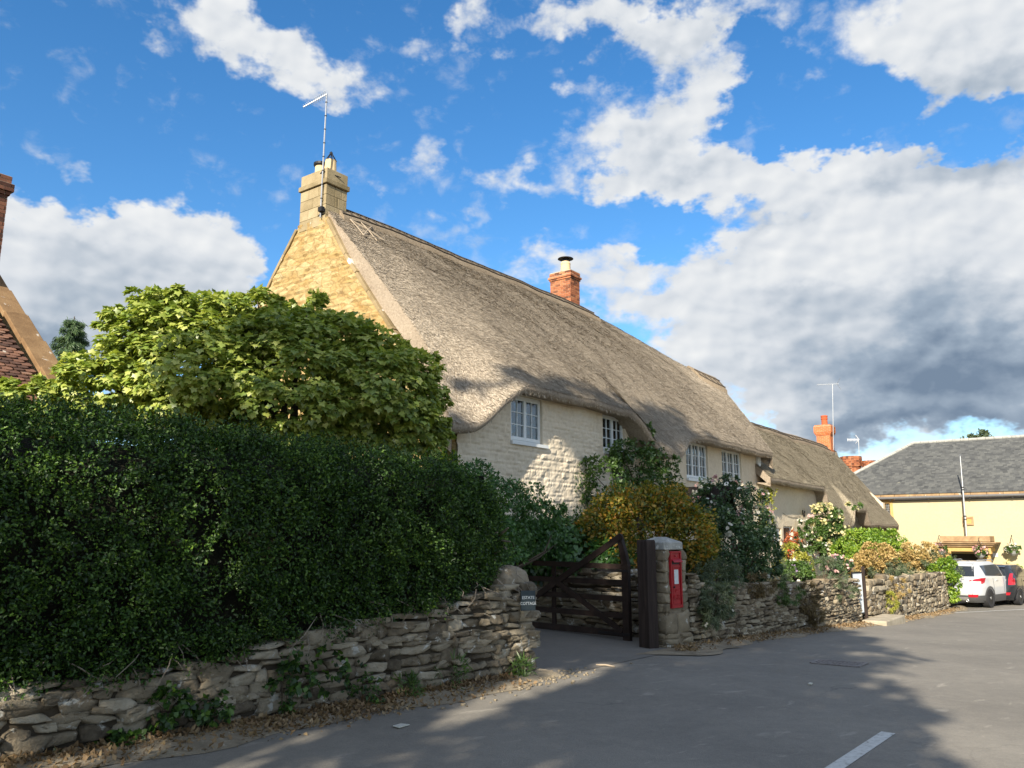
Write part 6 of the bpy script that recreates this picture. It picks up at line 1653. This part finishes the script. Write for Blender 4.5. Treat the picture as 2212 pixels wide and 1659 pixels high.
V, F = leaves(P, norm_(dd * .6 + O_[idx] * .6), .031, 'holly', 73, droop=.1, spread=.7, up=.5, jit=.6); arr_mesh('foliage', V, F, M['hedge'], hd)
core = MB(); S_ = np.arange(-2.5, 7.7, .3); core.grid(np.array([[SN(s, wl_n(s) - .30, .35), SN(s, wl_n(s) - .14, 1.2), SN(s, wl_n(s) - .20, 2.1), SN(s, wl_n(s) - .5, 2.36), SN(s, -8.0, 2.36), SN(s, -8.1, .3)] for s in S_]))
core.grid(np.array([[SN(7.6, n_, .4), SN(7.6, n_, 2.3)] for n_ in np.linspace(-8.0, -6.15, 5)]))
core.build('shade_core', surf('hedge_dark_core', [(.3, c4(.008, .009, .005)), (.7, c4(.025, .024, .014))], 6, 6, .95, .9, 14, .04), hd)  # solid near-black core: inner shade put into the colour, stops see-through
tw = MB()
r = np.random.default_rng(75)
for k in range(70):
    s = r.uniform(-1, 7.9); z = np.interp(s, [-3, 2.5, 4, 5.2, 6.5, 7.6, 8.1], [.50, .50, .60, .72, .88, 1.02, 1.15]) + r.uniform(-.05, .2); p = SN(s, float(wl_n(s)) - .02, z); q = p + ED * r.normal(0, .18) + EN * r.uniform(.02, .14) - EZ * r.uniform(.05, .28)
    tw.tube([p, (p + q) / 2 + EN * .04, q], [.006, .005, .003], 4)
dw0 = at_t(1035, 1152, 9.9)
for (x0_, y0_, x1_, y1_) in ((1010, 1160, 1058, 1172), (1040, 1166, 1075, 1150), (1058, 1168, 1102, 1170), (1075, 1160, 1098, 1140), (1085, 1170, 1094, 1186), (1030, 1160, 1060, 1128), (1020, 1200, 1070, 1210), (1060, 1208, 1080, 1190)):
    a_, b_ = at_t(x0_, y0_, 9.9), at_t(x1_, y1_, 9.6); q = MB(); q.tube([a_, (a_ + b_) / 2 + r.normal(0, .02, 3), b_], [.02, .016, .008], 6); q.build('bare_branch', M['drift'], hd)
tw.build('bare_twigs', M['drift'], hd)

# --- the big sycamore bush
SY = [px_blob(640, 830, 190, 165, 12.6, 1.3), px_blob(800, 850, 150, 125, 12.9, 1.2), px_blob(420, 800, 180, 150, 12.3, 1.3), px_blob(565, 700, 70, 75, 12.6, .6), px_blob(370, 690, 85, 68, 12.2, .7), px_blob(295, 730, 60, 70, 12.1, .6), px_blob(665, 690, 60, 55, 13.0, .5),
      px_blob(262, 850, 140, 85, 12.0, 1.0), px_blob(880, 930, 85, 70, 12.9, .8), px_blob(105, 868, 95, 55, 11.6, .8), px_blob(740, 740, 70, 60, 12.9, .6), px_blob(480, 690, 60, 50, 12.4, .5)]
M['sycamore'] = M['sycamore']
sy = thing('sycamore', 'broad pale green sycamore with lobed leaves rising behind the hedge, sunlit on its left', 'tree', SN(8.2, -10.3, 0))
P, O = blob_pts(SY, 80000, 81, clump=.22, per=50, shell=.35, squash=.5); keep = P[:, 2] > 1.6; P, O = P[keep], O[keep]
V, F = leaves(P, O, .070, 'palm', 82, droop=.65, spread=.38, up=.95, jit=.27, var=.35, face=.8); arr_mesh('crown', V, F, M['sycamore'], sy)
tk = MB(); b_ = SN(8.2, -10.3, 0); r = np.random.default_rng(84)
tk.tube([b_, b_ + EZ * 1.2 + ED * .1, b_ + EZ * 2.0], [.17, .13, .10], 9)
for c, rad in SY:
    tk.tube([b_ + EZ * r.uniform(1.2, 2.0), (b_ + EZ * 2.2 + np.asarray(c)) / 2 + r.normal(0, .12, 3), np.asarray(c) + EZ * rad[2] * .4], [.07, .05, .015], 6)
    for j in range(5): 
        d_ = norm_(r.normal(0, 1, 3)); tk.tube([np.asarray(c), np.asarray(c) + d_ * np.asarray(rad) * .85], [.022, .006], 5)
tk.build('trunk', M['bark'], sy)

# --- plants about the gate and the front garden
shrub('ivy_bank', 'mass of broad green ivy leaves tumbling over the bank wall above the field gate', 'ivy', [px_blob(1110, 1190, 110, 52, 15.2, .6), px_blob(1225, 1198, 95, 46, 15.0, .6), px_blob(1315, 1212, 50, 40, 14.6, .4)], 10000, .085, 'ivy', M['ivy'], 91, lf=dict(droop=.8, spread=.35, up=.35, jit=.35), bp=dict(clump=.4, per=30))
shrub('laurel_shrub', 'rounded dark shrub with drooping tips before the cream wall, behind the hedge end', 'shrub', [px_blob(1090, 1110, 95, 66, 13.6, .7), px_blob(1165, 1140, 66, 60, 14.4, .6), px_blob(1010, 1075, 90, 66, 12.4, .8), px_blob(1060, 1180, 60, 70, 12.2, .6)], 16000, .06, 'oval', M['ivy'], 101, lf=dict(droop=.8))
shrub('white_flower_shrub', 'loose green shrub dotted with small white flowers above the gate brace', 'shrub', [px_blob(1265, 1150, 60, 45, 16.3, .5), px_blob(1200, 1158, 50, 36, 16, .5)], 5500, .06, 'oval', M['midgreen'], 111, [(M['fwhite'], 60, .05)])
shrub('climbing_rose', 'leafy climbing rose on the cream wall below the second upstairs window', 'climber', [(at_n(1290, 1040, -10.65), (.75, .28, .65)), (at_n(1370, 1010, -10.6), (.85, .30, .75)), (at_n(1345, 975, -10.6), (.35, .2, .35)), (at_n(1420, 1040, -10.6), (.7, .3, .5)), (at_n(1400, 950, -10.5), (.2, .12, .5)), (at_n(1440, 995, -10.2), (.4, .15, .12))], 6500, .10, 'oval', M['midgreen'], 121, lf=dict(droop=.5), bp=dict(clump=.34, per=18, shell=.5))
shrub('golden_shrub', 'large rounded shrub with orange and gold leaves behind the post box pillar', 'shrub', [px_blob(1395, 1155, 128, 95, 15.0, .9), px_blob(1475, 1170, 62, 75, 14.8, .8), px_blob(1325, 1145, 66, 66, 15.2, .7), px_blob(1425, 1095, 68, 45, 15.2, .6), px_blob(1492, 1218, 44, 48, 14.6, .6), px_blob(1420, 1205, 80, 55, 15.2, .6)], 34000, .072, 'oval', M['gold'], 131, bp=dict(clump=.27, per=40, shell=.5), lf=dict(jit=.7, spread=.6, droop=.2))
shrub('rose_bush', 'dark rose bush smothered in pale flowers over the timber porch', 'rose bush', [px_blob(1560, 1075, 58, 42, 19.5, .6), px_blob(1610, 1095, 45, 50, 19.8, .6), px_blob(1525, 1080, 28, 30, 19.3, .4), px_blob(1635, 1140, 30, 50, 20, .5)], 9000, .07, 'oval', M['dkrose'], 141, [(M['fpink'], 170, .07), (M['fwhite'], 150, .07)])
shrub('rose_bush', 'lower dark green rose bush with a few white blooms beside the golden shrub', 'rose bush', [px_blob(1595, 1185, 70, 65, 17.2, .8), px_blob(1560, 1150, 40, 50, 17.4, .6), px_blob(1640, 1205, 40, 45, 17.2, .6)], 11000, .07, 'oval', M['dkrose'], 151, [(M['fwhite'], 60, .09)])
shrub('herb_clump', 'grey green clump of fine stems on the wall top just right of the pillar', 'plant', [px_blob(1550, 1245, 50, 34, 14.2, .4), px_blob(1515, 1235, 28, 32, 14.2, .35)], 5000, .075, 'blade', M['greygreen'], 161, [(M['fmauve'], 25, .05)])
shrub('rosemary', 'green feathery plant hanging down the dry stone wall next to the pillar', 'plant', [(at_n(1548, 1300, -5.4), (.26, .16, .28)), (at_n(1540, 1325, -5.38), (.2, .13, .18))], 3600, .085, 'blade', M['greygreen'], 171, [(M['fwhite'], 6, .05)], lf=dict(droop=.6))
for k, (x, y, w_, h_, mt, lab) in enumerate(((1650, 1235, 58, 32, 'greygreen', 'low olive border plants on the wall top below the two ground floor windows'), (1590, 1250, 36, 24, 'midgreen', 'small green plant on the wall top left of the olive border plants'), (1780, 1235, 62, 28, 'greygreen', 'grey green sprawling plant on the wall top before the yellow rose'), (1720, 1238, 30, 22, 'midgreen', 'leafy green plant at the foot of the lime yellow spurge'))):
    shrub('border_plant', lab, 'plant', [px_blob(x, y, w_, h_, 22 if x < 1700 else 24, .6)], 4200, .075, 'blade' if k % 2 == 0 else 'oval', M[mt], 181 + k * 7, [((M['fwhite'] if k % 2 else M['fmauve']), 22, .06)])
shrub('spurge', 'bright lime yellow spurge glowing in the sun behind the garden wall', 'plant', [px_blob(1712, 1208, 26, 30, 25, .45), px_blob(1738, 1222, 18, 22, 25, .35), px_blob(1690, 1225, 22, 16, 25, .35)], 5200, .07, 'small', M['limey'], 211, [(M['fred'], 26, .07)])
shrub('red_creeper', 'thin red leaved creeper over the cottage door', 'climber', [(at_n(1702, 1185, -10.85), (.45, .12, .42)), (at_n(1712, 1160, -10.85), (.4, .1, .3)), (at_n(1698, 1205, -10.8), (.3, .12, .4))], 900, .10, 'oval', M['redleaf'], 221, bp=dict(shell=.8, per=10))
shrub('wall_climber', 'thin yellow green climber on the sunlit cream wall near the rose porch', 'climber', [(at_n(1648, 1090, -10.85), (.45, .14, .55)), (at_n(1652, 1125, -10.85), (.35, .14, .4)), (at_n(1658, 1060, -10.85), (.3, .12, .25))], 1300, .10, 'oval', M['limey'], 231, bp=dict(shell=.8, per=10))
shrub('white_climber', 'green climber starred with white flowers right of the cottage door', 'climber', [(at_n(1745, 1165, -10.7), (.55, .3, .75)), (at_n(1752, 1195, -10.5), (.8, .4, .5)), (at_n(1735, 1150, -10.7), (.3, .2, .5))], 4200, .085, 'oval', M['midgreen'], 241, [(M['fwhite'], 130, .09)])
shrub('yellow_rose', 'tall climbing rose with many cream yellow flowers on the corner of the lower cottage', 'climber', [px_blob(1787, 1125, 30, 34, 33.5, .6), px_blob(1775, 1155, 26, 30, 33.5, .6), px_blob(1800, 1150, 28, 34, 33.6, .6), px_blob(1797, 1190, 22, 30, 33.5, .5), px_blob(1845, 1092, 14, 6, 34, .3)], 8500, .10, 'oval', M['midgreen'], 251, [(M['fcream'], 420, .12), (M['fpink'], 30, .13)])
shrub('bright_shrub', 'bright green leafy shrub before the low thatched eaves', 'shrub', [px_blob(1865, 1185, 48, 36, 31.5, .9), px_blob(1905, 1175, 42, 30, 32, .9), px_blob(1835, 1200, 30, 34, 31.2, .7), px_blob(1945, 1195, 26, 20, 32, .6)], 15000, .10, 'oval', M['bright'], 261)
shrub('pink_rose', 'small pink flowered rose between the white climber and the bright shrub', 'rose bush', [px_blob(1808, 1222, 30, 18, 27, .4)], 2400, .07, 'oval', M['dkrose'], 271, [(M['fpink'], 70, .10)])
for k, (x, y, w_, h_, lab) in enumerate(((1898, 1200, 36, 26, 'tall orange dried seed heads above the little gate'), (1868, 1224, 34, 28, 'pale straw coloured seed heads leaning over the wall left of the little gate'), (1990, 1200, 44, 26, 'beige dried flower heads on the wall near the white car'))):
    shrub('dried_spurge', lab, 'plant', [px_blob(x, y, w_, h_, 29 + k * .5, .5), px_blob(x - 12, y + 10, w_ * .7, h_ * .8, 29 + k * .5, .5)], 6500, .075, 'small', M['dried'], 281 + k * 9, lf=dict(droop=-.4))
shrub('sage_shrub', 'olive green bushy plant sprawling over the sunlit wall top', 'shrub', [px_blob(1980, 1225, 70, 28, 30, .7), px_blob(2035, 1228, 36, 34, 30.5, .7), px_blob(1920, 1232, 40, 20, 28.5, .5)], 12000, .10, 'blade', M['greygreen'], 311)
shrub('laurel_bush', 'glossy green bush hanging over the end of the wall beside the white car', 'shrub', [px_blob(2044, 1262, 26, 36, 29.2, .5), px_blob(2048, 1232, 20, 24, 29.4, .5), px_blob(2030, 1230, 22, 20, 29.4, .5)], 7000, .10, 'oval', M['bright'], 321)
for k, (x, y, w_, h_, mt) in enumerate(((1745, 1290, .22, .32, 'brown'), (1762, 1318, .16, .26, 'brown'), (1700, 1278, .3, .22, 'midgreen'), (1820, 1275, .35, .3, 'greygreen'), (1935, 1268, .35, .3, 'dried'), (1925, 1300, .18, .25, 'limey'), (1640, 1262, .25, .18, 'brown'))):
    lab = ['drooping withered plant on the garden wall', 'second withered tuft lower on the garden wall', 'green fern tuft rooted in the shaded wall', 'grey green tuft hanging left of the little gate', 'straw coloured plant hanging right of the little gate', 'yellow flowered tuft low on the sunlit wall', 'brown tuft on the wall top near the pillar'][k]
    shrub('wall_plant', lab, 'plant', [(at_n(x, y, -5.42), (w_, .14, h_))], 1500, .075, 'blade', M[mt], 331 + k * 5, lf=dict(droop=.6), group='plants rooted in the garden wall', nstem=4, r0=.008)
shrub('gable_ivy', 'bright ivy at the lower corner of the ochre gable under the thatch', 'ivy', [(at_n(972, 985, -11.3), (.22, .22, .5)), (at_n(955, 885, -11.6), (.4, .25, .22)), (at_n(965, 1010, -11.2), (.3, .25, .3))], 900, .12, 'ivy', M['bright'], 371, bp=dict(shell=.6, per=12))
# hydrangea and hanging baskets by the hall
shrub('hydrangea', 'cream flowered hydrangea against the pale yellow hall beyond the black car', 'shrub', [px_blob(2195, 1232, 34, 26, 45, .9), px_blob(2165, 1240, 18, 18, 45, .6), px_blob(2225, 1235, 30, 30, 45, .8)], 5000, .14, 'oval', M['bright'], 381, [(M['fcream'], 240, .30)])
def basket(x, y, s_, label):
    c = at_s(x, y, s_); t = thing('hanging_basket', label, 'hanging basket', c - EZ * .25, 'hanging flower baskets on the hall')
    q = MB(); q.lathe(c - EZ * .25, [(.10, 0), (.22, .10), (.30, .25), (.27, .25)], 16); q.build('bowl', plain('grey_basket', (.30, .31, .30), .8), t)
    q = MB()
    for a in range(4): q.tube([c + np.array([.28 * math.cos(a * 1.57), .28 * math.sin(a * 1.57), 0]), c + EZ * .75], .008, 4)
    q.tube([c + EZ * .75, c + EZ * .85 + ED * .2, c + EZ * .8 + ED * .6], .015, 5); q.build('chains', M['iron'], t)
    P, O = blob_pts([(c + EZ * .10, (.36, .36, .22))], 700, int(x)); V, F = leaves(P, O, .10, 'oval', 7); arr_mesh('leaves', V, F, M['midgreen'], t)
    P, O = blob_pts([(c + EZ * .14, (.38, .38, .24))], 110, int(x) + 3, per=4); V, F = leaves(P, O, .11, 'petal', 8, droop=0); arr_mesh('flowers', V, F, M['fpink'] if x < 2150 else M['fwhite'], t)
basket(2117, 1196, 50.9, 'hanging basket of pink flowers in front of the stone porch')
basket(2187.5, 1190, 52.5, 'pale hanging basket on the yellow wall right of the porch')
basket(2030, 1190, 50.9, 'hanging basket with red flowers at the left corner of the porch')

# --- far trees
def conifer(label, base, h, w, seed, n=16000):
    t = thing('conifer', label, 'tree', base); r = np.random.default_rng(seed)
    q = MB(); q.tube([base, base + EZ * h * .98], [w * .09, .02], 8); q.build('trunk', M['bark'], t)
    P = []; O = []
    lay = int(h / .42)
    for k in range(lay):
        z = h * (.15 + .84 * k / lay); rad = w * (1 - (z / h)) ** .8 * r.uniform(.8, 1.1) + .1; nb = 9
        for j in range(nb):
            a = r.uniform(0, 6.28); L = rad * r.uniform(.65, 1.1); m_ = int(n / (lay * nb)); f = r.random(m_) ** .7
            d_ = np.array([math.cos(a), math.sin(a), 0]); p = base + EZ * z + d_ * (f * L)[:, None] + EZ * (-(f ** 2) * L * .30 + .18 * f ** 4 * L)[:, None] + r.normal(0, .07, (m_, 3)) * (1 - .3 * f)[:, None] - EZ * (r.random(m_) * .22)[:, None]
            P.append(p); O.append(np.repeat((d_ * .7 - EZ * .3)[None], m_, 0))
    P = np.concatenate(P); O = np.concatenate(O); V, F = leaves(P, O, .17, 'blade', seed + 1, droop=.6, spread=.45); arr_mesh('crown', V, F, M['conifer'], t)
cb_ = at_t(152, 770, 38); conifer('dark conifer standing beyond the left roof under the clouds', np.array([cb_[0], cb_[1], 0]), float(at_t(152, 668, 38)[2]), 3.9, 401, 70000)
def broad_tree(name, label, base, crown_blobs, count, size, mat, seed, tr=.3, carve=None):
    t = thing(name, label, 'tree', base); P, O = blob_pts(crown_blobs, count, seed, clump=.26, per=40, shell=.75)
    if carve is not None: k = carve(P); P, O = P[k], O[k]
    V, F = leaves(P, O, size, 'oval', seed + 1); arr_mesh('crown', V, F, mat, t)
    q = MB(); r = np.random.default_rng(seed + 2); cz = np.mean([b[0] for b in crown_blobs], 0); top = np.array([cz[0], cz[1], cz[2]])
    q.tube([base, base + (top - base) * .5 + r.normal(0, .2, 3) * [1, 1, 0], top], [tr, tr * .8, tr * .3], 10)
    for c, rad in crown_blobs:
        st = base + (top - base) * r.uniform(.35, .8); q.tube([st, (st + np.asarray(c)) / 2 + r.normal(0, .3, 3), np.asarray(c) + EZ * rad[2] * .3], [tr * .4, tr * .25, tr * .06], 7)
    q.build('trunk', M['bark'], t); return t
tb_ = at_t(2126, 940, 92); broad_tree('broadleaf_tree', 'distant tree top peeping over the ridge of the slate roof', np.array([tb_[0], tb_[1], -3]), [(at_t(2126, 946, 92), (1.3, 1.3, .9)), (at_t(2120, 952, 92), (1.6, 1.4, 1.0)), (at_t(2126, 980, 92), (2.6, 2.4, 2.0))], 5000, .3, M['greygreen'], 411)

# --- trees across the road, behind the viewer: they throw the shade that lies over the gateway
SH = np.array([math.sin(SUN_AZ), math.cos(SUN_AZ), 0]); SPp = np.array([math.cos(SUN_AZ), -math.sin(SUN_AZ), 0])
def SP(along, perp, z): return SH * along + SPp * perp + EZ * z
tanel = math.tan(SUN_EL)
GAPS = []                                         # openings in the leaves: (point the light reaches, radius)
for f in np.linspace(0, 1, 7):
    a_ = at_g(1000, 1540); b_ = at_g(1310, 1440); GAPS.append((a_ + (b_ - a_) * f, .30))
for (x, y, rad_) in ((1160, 1005, .42), (1185, 1035, .45), (1210, 1000, .38), (1150, 1050, .4), (1215, 1050, .4)): GAPS.append((at_n(x, y, FRONT_N), rad_))
for (x, y, t_, rad_) in ((420, 700, 12.2, .9), (330, 790, 12.0, 1.0), (250, 850, 12, 1.0), (480, 730, 12.3, .6)): GAPS.append((at_t(x, y, t_), rad_))
Ld = np.array(trav)
def carve(P):
    keep = np.ones(len(P), bool)
    for (q, rad_) in GAPS:
        d = P - q; along = d @ Ld; dist = np.linalg.norm(d - along[:, None] * Ld, axis=1); keep &= dist > rad_
    return keep
TREE_A = -8.0
def shade_blob(perp, z_target, along_target, rp, rz, ra=1.6):
    """crown lump whose shadow is centred at (along_target, perp, z_target)"""
    z = z_target + (along_target - TREE_A) * tanel
    return (SP(TREE_A, perp, z), (rp, ra, rz))
def sb_(perp, z, rp, rz, ra=1.7): return (SP(TREE_A, perp, z), (rp, ra, rz))
def rot_blobs(bl): return bl
broad_tree('roadside_tree', 'tall leafy tree behind the viewer across the road, shading the gateway and hedge', SP(TREE_A, -4.3, -.1),
           [sb_(-4.4, 9.5, 3.6, 4.4), sb_(-4.3, 14.5, 3.2, 4.2), sb_(-4.15, 20.6, .95, 3.3), sb_(-5.35, 18.0, .8, 3.2), sb_(-6.2, 16.2, .85, 2.9), sb_(-7.0, 12.5, 1.2, 3.6), sb_(-3.3, 18.5, .9, 3.2), sb_(-4.75, 21.0, .7, 2.4)], 30000, .30, M['midgreen'], 421, tr=.34, carve=carve)
broad_tree('roadside_tree', 'shorter leafy tree behind the viewer whose rounded edge shades the middle of the road', SP(TREE_A - .6, -1.4, -.1),
           [sb_(-1.5, 11.6, 1.75, 3.6), sb_(-1.6, 7.6, 1.9, 2.8), sb_(-1.9, 15.2, 1.4, 2.2), sb_(-.9, 9.2, 1.35, 1.7), sb_(-.8, 13.3, 1.0, 1.3)], 21000, .28, M['midgreen'], 431, tr=.28, carve=carve)

# --- weeds, fallen leaves, debris
for k, (x, y, w_, h_, mt, kd) in enumerate(((800, 1490, .20, .20, 'hedge', 'oval'), (965, 1462, .26, .20, 'midgreen', 'blade'), (885, 1492, .12, .13, 'midgreen', 'blade'), (1100, 1447, .13, .13, 'midgreen', 'blade'), (20, 1635, .16, .12, 'midgreen', 'oval'), (535, 1545, .16, .12, 'hedge', 'ivy'), (640, 1490, .22, .30, 'hedge', 'ivy'), (215, 1600, .12, .10, 'hedge', 'ivy'), (700, 1450, .3, .2, 'hedge', 'ivy'), (370, 1530, .22, .14, 'hedge', 'ivy'))):
    p = at_n(x, y, float(wl_n(6)) + .12) if x > 600 else at_t(x, y, 6.3)
    s_, n_, z_ = sn(p); n_ = float(wl_n(s_)) + .08; p = SN(s_, n_, z_)
    lab = ['leafy ivy clump low on the wall midway along', 'feathery weeds at the wall foot near the squared quoins', 'small grassy weed at the wall foot left of the feathery weeds', 'small weed tuft at the foot of the quoined wall end', 'bright leafy weed in the bottom corner of the hedge wall', 'ivy sprig on the wall above the leaf litter', 'ivy trailing out from under the hedge onto the wall', 'little ivy sprig on the lowest left stones', 'ivy strands under the hedge edge where the wall rises', 'dark ivy sprig on the shaded wall under the hedge'][k]
    shrub('weed', lab, 'weed', [(p, (w_, .10, h_))], 420, .042 if kd != 'blade' else .09, kd, M[mt], 501 + 4 * k, lf=dict(droop=-.2 if kd == 'blade' else .5), nstem=3, r0=.005, group='weeds on the hedge wall', bp=dict(shell=.8, per=12, clump=.4))
def litter(name, path, m, size, seed, mat, spread_n):
    r = np.random.default_rng(seed); s = r.uniform(path[0], path[1], m); f = np.abs(r.normal(0, 1, m)) * spread_n
    n = path[2](s) + .05 + f; z = g(s) + .012 + .06 * np.exp(-(f / .18) ** 2) * r.random(m)
    V, F = leaves(SN(s, n, z), np.repeat(np.array([[0, 0, .2]]), m, 0), size, 'small', seed + 1, droop=0, spread=1.0, up=1.2, jit=.6)
    o = arr_mesh(name, V, F, mat, base=(0, 0, 0)); return kind(o, 'stuff')
kind(litter('fallen_leaves', (1.0, 7.6, wl_n), 11000, .05, 601, M['litter'], .17), 'stuff')
kind(litter('fallen_leaves', (11.3, 34.0, wr_n), 8000, .05, 611, M['litter'], .13), 'stuff')
r = np.random.default_rng(621)
def grit(name, centre, m, spread, seed):
    r = np.random.default_rng(seed); items = []
    for k in range(m):
        p = centre + ED * r.normal(0, spread[0]) + EN * r.normal(0, spread[1]); p[2] = float(g(sn(p)[0])) + .008; h = r.uniform(.006, .016)
        items.append((p, ED, EN, EZ, h * 1.3, h, h * .8))
    V, F = add_stones(items, seed=seed); return kind(arr_mesh(name, V, F, M['verge'], base=(0, 0, 0)), 'stuff')
grit('gravel', at_g(1330, 1398), 160, (.25, .16), 631); grit('gravel', at_g(1165, 1470), 150, (.5, .16), 633); grit('gravel', at_g(1000, 1500), 120, (.7, .2), 637)
tl = MB(); a_, b_ = at_g(1288, 1436, .012), at_g(1328, 1440, .012); tl.tube([a_, (a_ + b_) / 2 + EZ * .01, b_], .011, 6)
tag(tl.build('stick', M['hazel'], base=a_), 'pale stick lying in the drive entrance on the lit strip', 'stick')
tl = MB(); a_, b_ = at_g(848, 1569, .008), at_g(885, 1566, .008); tl.prism([a_, at_g(862, 1573, .008), b_, at_g(866, 1564, .008)], EZ * .006); tag(tl.build('card_scrap', M['fwhite'], base=a_), 'flat pale scrap lying on the road edge by the leaf litter', 'litter')
tl = MB(); a_ = at_g(1745, 1478, .006); tl.prism([a_, at_g(1752, 1480, .006), at_g(1756, 1477, .006), at_g(1750, 1476, .006)], EZ * .01); tag(tl.build('paper_scrap', M['fwhite'], base=a_), 'tiny white paper scrap on the shaded road past the pillar', 'litter')

# drifting straw wisps and old vine up the gable edge
vn = MB(); pts = [at_s(x, y, GABLE_S - .06) for x, y in ((872, 760), (888, 790), (905, 815), (922, 850), (940, 880), (955, 905))]
r = np.random.default_rng(641); vn.tube([p + r.normal(0, .03, 3) for p in pts], [.03, .035, .035, .04, .045, .05], 6); vn.tube([p + r.normal(0, .07, 3) - EN * .12 for p in pts[1:]], .02, 5)
tag(vn.build('bare_vine', M['drift'], base=pts[-1]), 'bare twisted vine stem climbing the edge of the ochre gable', 'vine')
